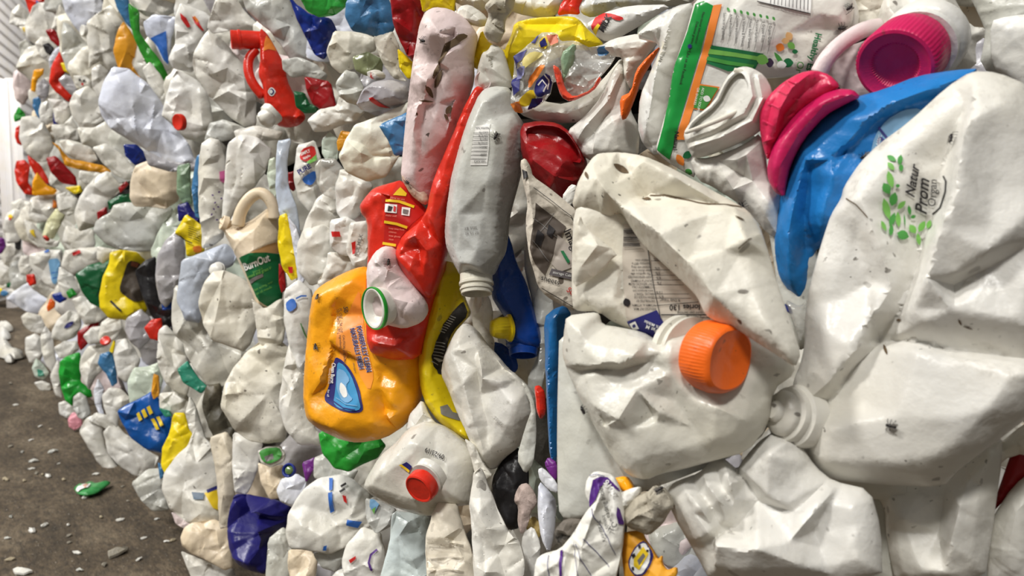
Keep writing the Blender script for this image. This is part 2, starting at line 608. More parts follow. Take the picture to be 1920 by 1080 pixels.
def tube(name, pts, mat, Z=None, dz=0.0, parent=None, seg=12, flat=1.0, label=None, cat=None, group=None, closed=False, rad=None, it=2):
    """swept handle or strap. pts [(px,py,radius_px[,mm toward viewer])]"""
    P = np.array([(p[0], p[1], p[2], (p[3] if len(p) > 3 else 0.0)) for p in pts], float)
    Q = P
    for _ in range(it):
        N = [Q[0]]
        for a, b in zip(Q, Q[1:]): N += [a * .75 + b * .25, a * .25 + b * .75]
        N.append(Q[-1]); Q = np.array(N)
    zc = (Z if Z else wall_z(P[:, 0].mean(), P[:, 1].mean())) - dz
    C = at(P[:, 0].mean(), P[:, 1].mean(), zc)
    W3 = [at(q[0], q[1], zc - q[3] * .001) for q in Q]
    V = []; Fc = []
    n = len(W3)
    for i in range(n):
        t = (W3[min(n - 1, i + 1)] - W3[max(0, i - 1)]).normalized()
        b = (cam_pos - W3[i]).normalized()
        a = t.cross(b).normalized()
        b = a.cross(t)
        r = Q[i][2] * zc / F
        if i == 0 or i == n - 1: r *= 0.55
        for k in range(seg):
            th = 2 * math.pi * k / seg
            V.append(W3[i] + a * math.cos(th) * r + b * math.sin(th) * r * flat - C)
    for i in range(n - 1):
        for k in range(seg):
            k2 = (k + 1) % seg
            Fc.append((i * seg + k, i * seg + k2, (i + 1) * seg + k2, (i + 1) * seg + k))
    Fc.append(tuple(range(seg))[::-1]); Fc.append(tuple((n - 1) * seg + k for k in range(seg)))
    me = mesh_from(name, V, Fc, mat)
    bm = bmesh.new(); bm.from_mesh(me); bmesh.ops.recalc_face_normals(bm, faces=bm.faces); bm.to_mesh(me); bm.free()
    o = link(name, me, parent, Matrix.Translation(C))
    tag(o, label, cat, group)
    return o
# ------------------------------------------------------------------ colours
def S(r, g, b):
    f = lambda c: (c / 255 / 12.92) if c <= 10 else ((c / 255 + 0.055) / 1.055) ** 2.4
    return (f(r), f(g), f(b))
white = plastic('white_plastic', S(224, 222, 216), 0.36, dirt=.30, speck=.75, sss=.25)
clean = plastic('clean_white_plastic', S(228, 227, 223), 0.34, dirt=.15, speck=.25, sss=.2)
dirty = plastic('dirty_white_plastic', S(224, 220, 208), 0.42, dirt=.55, speck=.95, sss=.2, stain=S(120, 95, 60))
milky = plastic('milky_jug_plastic', S(214, 212, 204), 0.30, dirt=.22, speck=.6, sss=.45)
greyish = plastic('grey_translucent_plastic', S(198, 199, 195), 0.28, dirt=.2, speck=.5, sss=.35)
cream = plastic('cream_plastic', S(232, 216, 192), 0.38, dirt=.2, speck=.4, sss=.2)
pinkish = plastic('pinkish_white_plastic', S(228, 212, 213), 0.4, dirt=.25, speck=.6, sss=.25)
bluish = plastic('bluish_white_plastic', S(222, 226, 240), 0.3, dirt=.15, speck=.3, sss=.25)
smoky = plastic('smoky_grey_plastic', S(178, 176, 182), 0.25, dirt=.2, speck=.3, sss=.2)
mint = plastic('pale_green_plastic', S(206, 218, 205), 0.3, dirt=.15, speck=.4, sss=.3)
red = plastic('red_plastic', S(212, 44, 26), 0.3, dirt=.12, speck=.3)
deepred = plastic('dark_red_plastic', S(150, 16, 22), 0.32, dirt=.1, speck=.2)
orange = plastic('orange_plastic', S(238, 106, 28), 0.36, dirt=.08, speck=.5)
amber = plastic('amber_yellow_plastic', S(246, 168, 24), 0.3, dirt=.10, speck=.35, stain=S(150, 90, 20))
yellow = plastic('yellow_plastic', S(238, 212, 24), 0.32, dirt=.15, speck=.5, stain=S(130, 110, 30))
magenta = plastic('magenta_plastic', S(200, 28, 92), 0.36, dirt=.08, speck=.4)
rose = plastic('rose_red_plastic', S(216, 44, 92), 0.32, dirt=.05, speck=.2)
blue = plastic('blue_plastic', S(34, 122, 196), 0.3, dirt=.1, speck=.4, stain=S(60, 80, 110))
deepblue = plastic('deep_blue_plastic', S(16, 68, 160), 0.28, dirt=.08, speck=.3)
royal = plastic('royal_blue_plastic', S(24, 48, 140), 0.3, dirt=.08, speck=.3)
navy = plastic('navy_plastic', S(34, 32, 112), 0.36, dirt=.08, speck=.2)
steel = plastic('steel_blue_plastic', S(66, 122, 172), 0.3, dirt=.12, speck=.3)
green = plastic('green_plastic', S(38, 152, 48), 0.34, dirt=.1, speck=.3)
darkgreen = plastic('dark_green_plastic', S(16, 92, 52), 0.32, dirt=.08, speck=.2)
teal = plastic('teal_plastic', S(52, 142, 118), 0.34, dirt=.08, speck=.2)
sage = plastic('sage_green_plastic', S(132, 158, 130), 0.3, dirt=.1, speck=.3)
black = plastic('black_plastic', S(30, 29, 32), 0.4, dirt=.15, speck=.0, stain=S(90, 85, 80))
gold = plastic('ochre_plastic', S(216, 150, 36), 0.34, dirt=.1, speck=.2)
pink = plastic('pink_plastic', S(236, 160, 176), 0.36, dirt=.1, speck=.2)
purple = plastic('purple_plastic', S(112, 42, 130), 0.35, dirt=.1, speck=.2)
paper = plastic('white_paper', S(232, 231, 226), 0.75, dirt=.35, speck=.9, bump=.25, stain=S(140, 136, 128), spec=.2)
news = plastic('newsprint_paper', S(206, 198, 186), 0.8, dirt=.45, speck=.9, bump=.25, stain=S(130, 112, 92), spec=.15)
tissue = plastic('dirty_tissue', S(176, 170, 158), 0.9, dirt=.75, speck=.5, bump=.5, stain=S(86, 80, 68), spec=.1)
foil = plastic('torn_orange_paper', S(236, 168, 44), 0.6, dirt=.3, speck=.7, stain=S(150, 100, 40))
film = plastic('clear_film', S(225, 225, 222), 0.12, dirt=.1, speck=.3, bump=.4, alpha=0.42, coat=.8, spec=.8)
glossy = plastic('glossy_white_film', S(234, 233, 228), 0.16, dirt=.12, speck=.4, bump=.15, coat=.7)
K = ink('black_ink', S(34, 30, 32))
KG = ink('grey_ink', S(120, 116, 112))
NV = ink('navy_ink', S(36, 36, 110))
PU = ink('purple_ink', S(84, 40, 128))
GR = ink('green_ink', S(70, 150, 64))
DG = ink('dark_green_ink', S(20, 110, 62))
LG = ink('light_green_ink', S(118, 182, 84))
OR = ink('orange_ink', S(238, 134, 48))
RE = ink('red_ink', S(206, 36, 34))
YE = ink('yellow_ink', S(240, 206, 40))
WH = ink('white_ink', S(240, 240, 236))
BL = ink('blue_ink', S(46, 104, 190))
LB = ink('light_blue_ink', S(120, 172, 214))
BR = ink('brown_ink', S(86, 76, 68))
DIRT = ink('dried_dirt', S(96, 78, 56), .9)

# ------------------------------------------------------------------ the place
def structure(name, verts, faces, mat, smooth=False, kind='structure', label=None, cat=None):
    o = link(name, mesh_from(name, verts, faces, mat, smooth))
    return tag(o, label, cat, None, kind)
def floor_material():
    m = bpy.data.materials.new('dirty_concrete'); m.use_nodes = True
    nt = m.node_tree; p = nt.nodes['Principled BSDF']
    tc = nd(nt, 'ShaderNodeTexCoord')
    mp = nd(nt, 'ShaderNodeMapping'); mp.inputs['Scale'].default_value = (1, 2.2, 1)
    nt.links.new(tc.outputs['Object'], mp.inputs[0])
    def n(scale, detail, rough=.6):
        x = nd(nt, 'ShaderNodeTexNoise'); x.inputs['Scale'].default_value = scale
        x.inputs['Detail'].default_value = detail; x.inputs['Roughness'].default_value = rough
        nt.links.new(mp.outputs[0], x.inputs['Vector']); return x.outputs[0]
    def cr(src, stops):
        r = nd(nt, 'ShaderNodeValToRGB')
        while len(r.color_ramp.elements) < len(stops): r.color_ramp.elements.new(0.5)
        for e, (q, c) in zip(r.color_ramp.elements, stops): e.position = q; e.color = (*c, 1)
        nt.links.new(src, r.inputs[0]); return r.outputs[0]
    a = cr(n(3.2, 8, .7), [(.3, S(62, 55, 44)), (.5, S(116, 105, 90)), (.68, S(158, 148, 132))])
    b = cr(n(38, 6, .75), [(.35, S(60, 52, 42)), (.55, S(150, 140, 124)), (.75, S(190, 182, 168))])
    mx = nd(nt, 'ShaderNodeMix', data_type='RGBA', blend_type='OVERLAY'); mx.inputs[0].default_value = .8
    nt.links.new(a, mx.inputs[6]); nt.links.new(b, mx.inputs[7])
    sp = cr(n(120, 2, .5), [(.0, (0, 0, 0)), (.69, (0, 0, 0)), (.74, (1, 1, 1))])
    m2 = nd(nt, 'ShaderNodeMix', data_type='RGBA')
    nt.links.new(sp, m2.inputs[0]); nt.links.new(mx.outputs[2], m2.inputs[6]); m2.inputs[7].default_value = (*S(190, 182, 170), 1)
    nt.links.new(m2.outputs[2], p.inputs['Base Color'])
    p.inputs['Roughness'].default_value = .8
    bp = nd(nt, 'ShaderNodeBump'); bp.inputs['Strength'].default_value = .5; bp.inputs['Distance'].default_value = .02
    nt.links.new(n(60, 6, .7), bp.inputs['Height']); nt.links.new(bp.outputs[0], p.inputs['Normal'])
    return m
structure('floor', [(-16, -5, 0), (3, -5, 0), (3, 3, 0), (-16, 3, 0)], [(0, 1, 2, 3)], floor_material())
# corrugated siding that closes the hall beyond the bales
siding_m = plastic('white_steel_siding', S(238, 235, 236), .45, dirt=.1, speck=0, bump=0)
def siding():
    a, b = Vector((-7.5, -.1, 0)), Vector((-11.5, 1.25, 0))
    d = (b - a).normalized(); nrm = Vector((d.y, -d.x, 0))
    if nrm.dot(cam_pos - a) < 0: nrm = -nrm
    V, Fc = [], []
    zz = 0.0; k = 0
    prof = []
    while zz < 5.0:
        prof += [(zz, 0), (zz + .05, 0), (zz + .065, .022), (zz + .095, .022)]; zz += .11
    a2 = a - d * 1.2; b2 = b + d * 1.5
    for z, o in prof:
        V += [a2 + nrm * o + Vector((0, 0, z)), b2 + nrm * o + Vector((0, 0, z))]
    for i in range(len(prof) - 1): Fc.append((2 * i, 2 * i + 1, 2 * i + 3, 2 * i + 2))
    structure('wall_far', V, Fc, siding_m)
    return a, d, nrm
wa, wd, wn = siding()
def box(name, c, ex, ey, h, wx, wy, mat, z0=0.0):
    V = []
    for z in (z0, z0 + h):
        for sx, sy in ((-1, -1), (1, -1), (1, 1), (-1, 1)):
            V.append(c + ex * sx * wx / 2 + ey * sy * wy / 2 + Vector((0, 0, z)))
    return structure(name, V, [(0, 3, 2, 1), (4, 5, 6, 7), (0, 1, 5, 4), (1, 2, 6, 5), (2, 3, 7, 6), (3, 0, 4, 7)], mat)
# packed inside of the bales, coloured dark as the shade between the front pieces
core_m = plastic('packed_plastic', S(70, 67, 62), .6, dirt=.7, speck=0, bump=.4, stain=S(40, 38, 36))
def core(x0, x1, z0, z1, y0, seed):
    nx, nz = max(6, int((x1 - x0) / .05)), max(6, int((z1 - z0) / .05))
    V, Fc = [], []
    for j in range(nz + 1):
        for i in range(nx + 1):
            u, v = i / nx, j / nz
            e = min(u, 1 - u) * (x1 - x0); g = min(v, 1 - v) * (z1 - z0)
            rd = max(0, .06 - min(e, g)) * 1.2
            x, z = x0 + (x1 - x0) * u, z0 + (z1 - z0) * v
            V.append((x, y0 + rd + .035 * noise.noise(Vector((x * 9, z * 9, seed))), z))
    m = nx + 1
    for j in range(nz):
        for i in range(nx): Fc.append((j * m + i, j * m + i + 1, (j + 1) * m + i + 1, (j + 1) * m + i))
    nf = len(V)
    bx = [(x0, 1.2, z0), (x1, 1.2, z0), (x1, 1.2, z1), (x0, 1.2, z1)]
    V += bx
    bot = [i for i in range(m)]; top = [nz * m + i for i in range(m)]
    lf = [j * m for j in range(nz + 1)]; rt = [j * m + nx for j in range(nz + 1)]
    Fc += [tuple(bot[::-1] + [nf, nf + 1]), tuple(top + [nf + 2, nf + 3]), tuple(lf + [nf + 3, nf]), tuple(rt[::-1] + [nf + 1, nf + 2]), (nf + 1, nf, nf + 3, nf + 2)]
    structure('packed_plastic', V, Fc, core_m, True, 'stuff', 'dense mass of crushed plastic packed deep inside a bale', 'bale filling')
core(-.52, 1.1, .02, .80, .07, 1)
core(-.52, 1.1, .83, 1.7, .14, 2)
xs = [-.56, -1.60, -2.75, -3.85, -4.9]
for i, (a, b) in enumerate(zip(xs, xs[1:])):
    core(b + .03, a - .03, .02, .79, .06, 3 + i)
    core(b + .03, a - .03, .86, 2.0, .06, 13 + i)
# ================================================================== the bale nearest the viewer
def leafshape(cx, cy, L, w, ang):
    a = math.radians(ang); c, s = math.cos(a), math.sin(a)
    o = []
    for t, q in ((-1, 0), (-.5, .8), (0, 1), (.5, .75), (1, 0), (.5, -.75), (0, -1), (-.5, -.8)):
        x, y = t * L / 2, q * w / 2
        o.append((cx + x * c - y * s, cy + x * s + y * c))
    return o
def join(name, objs, parent):
    """several printed shapes of one print become one mesh"""
    objs = [o for o in objs if o]
    if not objs: return None
    bm = bmesh.new()
    mats = []
    for o in objs:
        m = o.data.materials[0]
        if m not in mats: mats.append(m)
        n0 = len(bm.faces)
        bm.from_mesh(o.data); bm.faces.ensure_lookup_table()
        for f in bm.faces[n0:]: f.material_index = mats.index(m)
    me = bpy.data.meshes.new(name); bm.to_mesh(me); bm.free()
    for m in mats: me.materials.append(m)
    M = WM[objs[0].name].copy()
    for o in objs: bpy.data.objects.remove(o)
    return link(name, me, parent, M)
def prints(B, name, shapes, parent=None, off=0.0009):
    """shapes: (polygon, material[, smooth])"""
    return join(name, [decal(B, 'p', s[0], s[1], off=off + i * .0003 * min(1, B.f.Z), smooth=(s[2] if len(s) > 2 else 0)) for i, s in enumerate(shapes[:12])] + [decal(B, 'p', s[0], s[1], off=off + .0036 * min(1, B.f.Z), smooth=(s[2] if len(s) > 2 else 0)) for s in shapes[12:]], parent or B.obj)
def stroke(pts, w):
    """a thin ribbon polygon along pixel points"""
    a, b = [], []
    n = len(pts)
    for i in range(n):
        p, q = pts[max(0, i - 1)], pts[min(n - 1, i + 1)]
        L = math.hypot(q[0] - p[0], q[1] - p[1]) + 1e-9
        nx, ny = -(q[1] - p[1]) / L * w / 2, (q[0] - p[0]) / L * w / 2
        a.append((pts[i][0] + nx, pts[i][1] + ny)); b.append((pts[i][0] - nx, pts[i][1] - ny))
    return a + b[::-1]

# ---- big white organic-milk jug
J = body('milk_jug', [(1822, 133), (1775, 163), (1705, 228), (1645, 272), (1612, 305), (1582, 350), (1577, 372), (1558, 402), (1545, 440), (1530, 490), (1516, 545), (1509, 595), (1508, 650), (1500, 685),
    (1488, 712), (1484, 745), (1488, 790), (1500, 828), (1520, 865), (1545, 890), (1580, 902), (1650, 908), (1768, 914), (1800, 880), (1850, 842), (1925, 785), (1990, 740), (1990, 250), (1930, 160), (1872, 136)],
    white, Z=.388, T=.014, Tb=.02, face=.75, nf=3, amp=.002, noise_amp=.0006, res=60, rim=.014, folds=5,
    ridges=[[(1824, 150, 2), (1812, 230, 11), (1795, 330, 13), (1765, 430, 13), (1735, 520, 11), (1712, 580, 4)],
            [(1806, 200, -3), (1774, 310, -8), (1744, 420, -10), (1716, 510, -9), (1690, 590, -8), (1655, 634, -15)],
            [(1592, 378, 3), (1612, 450, -5), (1636, 530, -7), (1650, 628, -15)],
            [(1615, 380, 3), (1650, 460, 3), (1672, 540, 0)],
            [(1658, 640, -14), (1700, 641, -7), (1785, 655, -8), (1980, 678, -8)],
            [(1662, 652, -4), (1720, 662, 4), (1800, 672, 4), (1980, 700, 4)],
            [(1645, 648, -13), (1600, 692, -5), (1560, 742, -4), (1504, 790, -1)],
            [(1640, 590, 2), (1600, 660, 6), (1555, 715, 6), (1510, 755, 3)],
            [(1560, 800, 8), (1680, 782, 10), (1790, 785, 9)],
            [(1545, 862, 6), (1680, 862, 9), (1790, 845, 7)],
            [(1900, 700, 6), (1850, 765, 8), (1805, 832, 7)],
            [(1870, 200, 6), (1862, 350, 5), (1852, 425, 8)],
            [(1784, 515, 7), (1850, 470, 10), (1935, 400, 5)],
            [(1790, 535, -3), (1860, 500, -1), (1960, 440, -2)],
            [(1700, 620, -1), (1740, 600, 5), (1790, 575, 6), (1900, 600, 4)]],
    label='big crumpled white milk jug printed with green leaves and black script', cat='milk jug')
leaves = []
for (x, y, L, w, a) in ((1672, 297, 20, 10, 30), (1688, 300, 20, 10, 100), (1671, 312, 20, 10, 50), (1690, 315, 15, 9, 90), (1670, 337, 34, 13, 75), (1663, 354, 24, 16, 60), (1684, 349, 9, 7, 0),
    (1676, 374, 27, 16, -75), (1663, 392, 42, 14, 75), (1691, 385, 22, 10, -45), (1674, 412, 28, 11, -70), (1685, 412, 30, 10, 85), (1658, 424, 22, 8, 65), (1672, 432, 22, 9, -85), (1694, 441, 24, 18, 20),
    (1706, 395, 20, 7, 80), (1713, 407, 11, 7, -20), (1712, 430, 20, 13, 55), (1729, 425, 24, 12, -60), (1723, 449, 24, 9, 80), (1742, 421, 18, 9, -70), (1697, 413, 24, 3, 85)):
    leaves.append((leafshape(x, y, L, w, a), GR if (x + y) % 3 else LG))
prints(J, 'leaf_print', leaves)
lettering(J, [('Natur', 1714, 372, .17, -.98, 18, .02, .4, .95), ('Prom', 1737, 404, .08, -1, 22, .02, .4, .95), ('Organ', 1754, 389, .06, -1, 15, 0, .1, .95)], K)
prints(J, 'brush_stroke', [(stroke([(1748, 402), (1762, 390), (1772, 360), (1773, 340), (1768, 330)], 3), K)])
lathe('spout', 1500, 782, (-.86, .22, .34), 56, [(0, -.3), (1.0, -.3), (1.05, .1), (1.02, .3), (.9, .38), (.92, .5), (.88, .62), (.74, .68), (.74, .78), (.68, .9), (.5, .98), (.36, 1.02), (.34, 1.14), (.24, 1.24), (0, 1.26)], white, Z=.40, parent=J.obj, bump=.04)
prints(J, 'dirt_smudges', [(leafshape(1660, 655, 22, 6, 70), DIRT, 1), (leafshape(1800, 605, 14, 4, 60), DIRT, 1), (leafshape(1815, 615, 22, 3, 20), DIRT, 1), (stroke([(1586, 372), (1605, 384), (1627, 408)], 2.2), DIRT), (leafshape(1502, 770, 30, 6, -60), DIRT, 1), (leafshape(1685, 600, 10, 5, 0), DIRT, 1)], off=.0004)

# ---- jug with the orange cap
J2 = body('milk_jug', [(1062, 592), (1112, 585), (1124, 588), (1129, 608), (1160, 613), (1205, 622), (1232, 638), (1262, 628), (1330, 600), (1400, 625), (1485, 665), (1492, 700), (1450, 730), (1440, 800), (1400, 848), (1330, 866),
    (1280, 880), (1240, 888), (1212, 900), (1180, 893), (1148, 858), (1110, 790), (1085, 742), (1062, 692), (1054, 660), (1058, 620)], milky, Z=.412, T=.012, Tb=.016, face=.8, nf=3, amp=.002, noise_amp=.0007, res=56, rim=.012, folds=5,
    ridges=[[(1088, 683, 4), (1130, 683, 8), (1165, 681, 9), (1182, 673, 9), (1212, 669, 5)], [(1092, 694, -2), (1165, 694, 1), (1215, 680, 1)], [(1085, 608, 2), (1094, 650, 3), (1106, 681, 4)],
            [(1196, 728, 7), (1230, 790, 3), (1262, 840, 2)], [(1262, 750, 1), (1300, 800, 0), (1330, 850, 0)], [(1130, 800, 3), (1160, 786, 8), (1182, 806, 3), (1232, 775, 6)], [(1110, 700, 2), (1112, 760, 5), (1135, 800, 3)],
            [(1345, 765, 7), (1400, 790, 4)], [(1250, 640, 7), (1258, 700, 5), (1290, 745, 3), (1350, 750, 4)], [(1150, 630, 4), (1210, 640, 7), (1240, 660, 6)]],
    label='milky jug with a squashed orange cap in the middle of the near bale', cat='milk jug')
body('flat_panel', [(1049, 600), (1044, 800), (1046, 955), (1058, 973), (1095, 972), (1140, 945), (1245, 908), (1340, 872), (1420, 830), (1460, 770), (1400, 700), (1200, 640)], greyish, Z=.435, T=.005, Tb=.01, face=.8, nf=3, amp=.0015, folds=3,
    ridges=[[(1085, 690, 2), (1090, 850, 3), (1090, 965, 1)], [(1150, 860, 2), (1180, 910, 4), (1195, 930, 1)]], parent=J2.obj)
cp = lathe('cap', 1322, 664, (.46, -.08, .86), 62, [(0, -.05), (1.02, -.05), (1.05, .02), (1.03, .55), (1.0, .9), (.94, 1.02), (.86, 1.06), (.7, 1.0), (.4, .93), (0, .92)], orange, Z=.392, parent=J2.obj, ribs=64, rib_h=.022, rib_band=(.1, .6), squash=(1.2, .93), bump=.07, seed=4)
cp['label'] = 'squashed orange screw cap'
lathe('neck', 1296, 664, (.46, -.08, .86), 64, [(0, -.5), (1.12, -.5), (1.12, -.28), (1.0, -.24), (1.0, -.12), (1.1, -.08), (1.1, .04), (0, .04)], milky, Z=.408, parent=J2.obj)

# ---- dirty white jug folded over, nutrition label on the panel below the fold
N3 = body('milk_jug', [(1076, 395), (1072, 480), (1072, 576), (1086, 584), (1122, 584), (1152, 606), (1240, 640), (1340, 645), (1390, 610), (1330, 500), (1230, 420), (1150, 370), (1100, 360)], dirty, Z=.428, T=.006, Tb=.02, face=.75, nf=2, amp=.001, noise_amp=.0005, folds=2, res=44, rim=.008,
    ridges=[[(1160, 405, 2), (1168, 480, 1), (1172, 560, 2), (1180, 610, 3)], [(1120, 590, 4), (1160, 575, 5), (1172, 555, 2)], [(1100, 560, 4), (1150, 560, 5)]],
    label='dirty white jug bent over above the orange cap, nutrition panel inside the fold', cat='milk jug')
fl = body('folded_side', [(1072, 392), (1082, 350), (1098, 318), (1112, 298), (1126, 288), (1168, 286), (1205, 292), (1250, 311), (1310, 343), (1375, 378), (1402, 394), (1424, 422), (1440, 470), (1460, 540), (1485, 610), (1502, 662), (1492, 690), (1460, 668),
    (1415, 640), (1380, 616), (1345, 604), (1322, 590), (1308, 558), (1292, 540), (1250, 500), (1205, 460), (1175, 415), (1166, 402), (1150, 412), (1136, 410), (1100, 399)], dirty, Z=.402, T=.009, Tb=.012, face=.62, roll=(0, .35), nf=2, amp=.0015, noise_amp=.0005, res=58, rim=.009, folds=3,
    ridges=[[(1112, 312, 2), (1119, 335, 8), (1135, 358, 10), (1165, 388, 11), (1235, 440, 12), (1290, 492, 10), (1340, 556, 7), (1400, 612, 4), (1470, 660, 2)], [(1120, 330, 6), (1155, 348, 1), (1192, 367, -4), (1208, 372, -8), (1222, 364, -4), (1262, 371, -3), (1330, 381, -2), (1392, 389, 0)],
            [(1150, 312, -1), (1168, 318, -6), (1185, 325, -3)], [(1205, 302, 5), (1265, 332, 7), (1375, 386, 4)], [(1212, 384, 2), (1240, 388, 5), (1330, 400, 5)], [(1300, 480, 6), (1360, 470, 5), (1402, 448, 8), (1425, 430, 3)], [(1385, 480, 3), (1410, 540, 4), (1440, 620, 4)]],
    parent=N3.obj)
body('torn_corner', [(1088, 402), (1096, 425), (1160, 476), (1146, 487), (1135, 502), (1105, 525), (1074, 541), (1073, 470), (1078, 420)], dirty, Z=.42, T=.003, Tb=.002, face=.7, nf=2, amp=.0012, parent=N3.obj, ridges=[[(1120, 460, 3), (1090, 500, 2)]])
prints(fl, 'dirt_streaks', [(stroke([(1218, 366), (1245, 366), (1275, 372), (1310, 380), (1350, 383), (1392, 388)], 2.4), DIRT), (leafshape(1165, 316, 34, 12, 30), DIRT, 1), (leafshape(1212, 372, 20, 7, 10), DIRT, 1), (leafshape(1101, 330, 16, 6, 70), DIRT, 1), (leafshape(1388, 410, 22, 3, 25), DIRT, 1), (stroke([(1385, 468), (1400, 455), (1410, 448)], 2), DIRT)], off=.0004)
nl = decal(N3, 'nutrition_label', [(1170, 420), (1185, 418), (1230, 455), (1300, 540), (1345, 600), (1330, 622), (1262, 636), (1232, 641), (1200, 622), (1177, 603), (1170, 560), (1167, 480)], ink('label_paper', S(205, 196, 182), .6), smooth=0)
bars = [(stroke([(1170, 430 + i * 3.1), (1192 + i * 1.0, 430 + i * 3.1)], 1.0 + (i * 7 % 4) * .45), K) for i in range(11)]
prints(N3, 'barcode', bars, off=.0012, parent=nl)
rules = [(stroke([(1214, 455), (1220, 500), (1228, 545), (1240, 600)], 1.6), K), (stroke([(1228, 573), (1310, 566)], 1.2), K), (stroke([(1240, 590), (1325, 590)], 2.2), K)]
for y in (489, 506, 516, 525, 534, 551, 559): rules.append((stroke([(1222, y), (1250 + (y - 480) * .6, y)], .9), K))
prints(N3, 'table_rules', rules, off=.0012, parent=nl)
prints(N3, 'brand_block', [([(1176, 603), (1232, 581), (1244, 603), (1258, 632), (1231, 641), (1186, 621)], NV)], off=.0012, parent=nl)
TX = [('lories 130', 1313, 571, -1, .01, 10, .02), ('ount per serving', 1318, 584, -1, 0, 5), ('Serving size 1 cup (240mL)', 1332, 594, -1, -.06, 5, 0, 0, .95), ('ngs per container', 1300, 602, -1, -.03, 4.5), ('tion Facts', 1303, 609, -1, .06, 9, .025), ('% Daily Value*', 1276, 561, -1, -.02, 4.5, .01)]
for y, t in ((484, '0%'), (501, '0%'), (510, '5%'), (519, '6%'), (528, '7%'), (546, '15%'), (554, '6%')): TX.append((t, 1235 + (y - 484) * .14, y, -1, 0, 5.5))
for y, t in ((486, 'treated cows.'), (492, 'hormone rBST tr'), (499, 'treated with the g'), (505, 'been shown in mil'), (511, '*No significant diffe'), (517, 'KEEP REFRIGERATED'), (524, 'PLANT # STAMPED'), (530, 'FAT REDUCED FROM'), (536, 'COMMENTS? CALL'), (543, 'www.dairypure.com'), (549, 'DALLAS, TEXAS 7'), (555, 'DEAN FOODS CO'), (562, 'DISTRIBUTED BY'), (570, 'VITAMIN A, VITAMIN'), (577, 'REDUCED FAT MILK,')):
    TX.append((t, 1217 + (y - 486) * .15, y, -1, 0, 4.2, .005, 0, .78))
lettering(N3, TX, K, parent=nl)
lettering(N3, [('2% Milkfat', 1240, 612, -.92, -.38, 5.5, .01), ('ed Fat M', 1246, 622, -.92, -.38, 7, .02), ('DairyP', 1262, 622, -.45, .45, 9, .03)], WH, off=.0017, parent=nl)
prints(N3, 'star_seal', [([(1181, 607), (1192, 602), (1199, 616), (1188, 620)], WH), (leafshape(1190, 611, 7, 7, 20), NV)], off=.0018, parent=nl)
prints(N3, 'round_stamp', [(leafshape(1176, 567, 18, 14, 70), K, 1)], off=.0012, parent=nl)

# ---- blue bottle with the magenta collar
BB = body('bottle', [(1842, 128), (1790, 131), (1720, 142), (1655, 168), (1596, 184), (1540, 218), (1500, 264), (1478, 316), (1464, 366), (1455, 410), (1452, 465), (1460, 520), (1480, 550), (1505, 574), (1516, 560), (1522, 500), (1533, 462), (1560, 470), (1620, 440), (1720, 300), (1800, 220)],
    blue, Z=.425, T=.014, Tb=.03, face=.7, nf=3, amp=.002, res=50, rim=.014,
    ridges=[[(1815, 140, 2), (1740, 168, 8), (1680, 190, 6), (1620, 232, 5), (1560, 300, 4)], [(1800, 160, -1), (1720, 192, 0), (1650, 225, -2), (1590, 285, -2)], [(1510, 300, 5), (1490, 380, 6), (1478, 440, 6), (1490, 520, 3)], [(1520, 310, 0), (1510, 400, -3), (1508, 470, -3)], [(1600, 260, 4), (1560, 330, 7), (1545, 400, 6)]],
    label='bright blue bottle with magenta screw collar behind the big organic jug', cat='bottle')
lb = decal(BB, 'clear_sticker', [(1630, 300), (1640, 255), (1662, 225), (1695, 206), (1725, 203), (1735, 220), (1700, 262), (1660, 305)], ink('sticker_film', S(128, 168, 200), .25))
lettering(BB, [('el', 1655, 286, .5, -.87, 30, .01, .4)], NV, parent=lb)
lettering(BB, [('CLASSIC', 1645, 284, .28, -.96, 6, 0)], WH, parent=lb)
body('collar', [(1540, 176), (1572, 166), (1600, 168), (1614, 182), (1590, 192), (1546, 216), (1505, 262), (1480, 312), (1472, 350), (1470, 370), (1452, 360), (1440, 338), (1438, 310), (1452, 265), (1488, 216)], magenta, Z=.418, T=.006, Tb=.02, face=.6, nf=0, folds=0, amp=.0005, noise_amp=.0002, parent=BB.obj, rim=.006,
     ridges=[[(1596, 176, 1), (1545, 196, 3), (1496, 250, 3), (1462, 310, 3), (1456, 350, 1)]])
pl = body('crushed_cap', [(1424, 240), (1424, 210), (1440, 180), (1468, 154), (1500, 136), (1528, 131), (1556, 140), (1575, 160), (1560, 174), (1500, 205), (1458, 262), (1440, 305), (1430, 275)], rose, Z=.42, T=.006, Tb=.02, face=.6, nf=0, folds=0, amp=.001, noise_amp=.0003, rim=.005,
    ridges=[[(1520, 136, 2), (1485, 165, 5), (1462, 205, 5), (1450, 260, 2)], [(1470, 160, -1), (1446, 200, -1), (1436, 250, -1)], [(1540, 150, -2), (1500, 180, -1), (1472, 215, -2)]], parent=BB.obj)
ribs_ = [(stroke(q, 3), rose) for q in ([(1430, 225), (1452, 236)], [(1440, 192), (1462, 202)], [(1458, 168), (1480, 178)], [(1478, 150), (1505, 160)], [(1476, 222), (1490, 212)], [(1490, 186), (1520, 190)], [(1510, 150), (1530, 140)])]
prints(pl, 'moulded_ribs', ribs_, off=.0012)
body('open_mouth', [(1512, 150), (1524, 138), (1545, 136), (1556, 146), (1552, 168), (1530, 172), (1522, 165)], deepred, Z=.4135, T=-.004, Tb=.008, face=.6, nf=0, folds=0, parent=BB.obj)  # deeper red than the cap, shade of the interior put into the colour

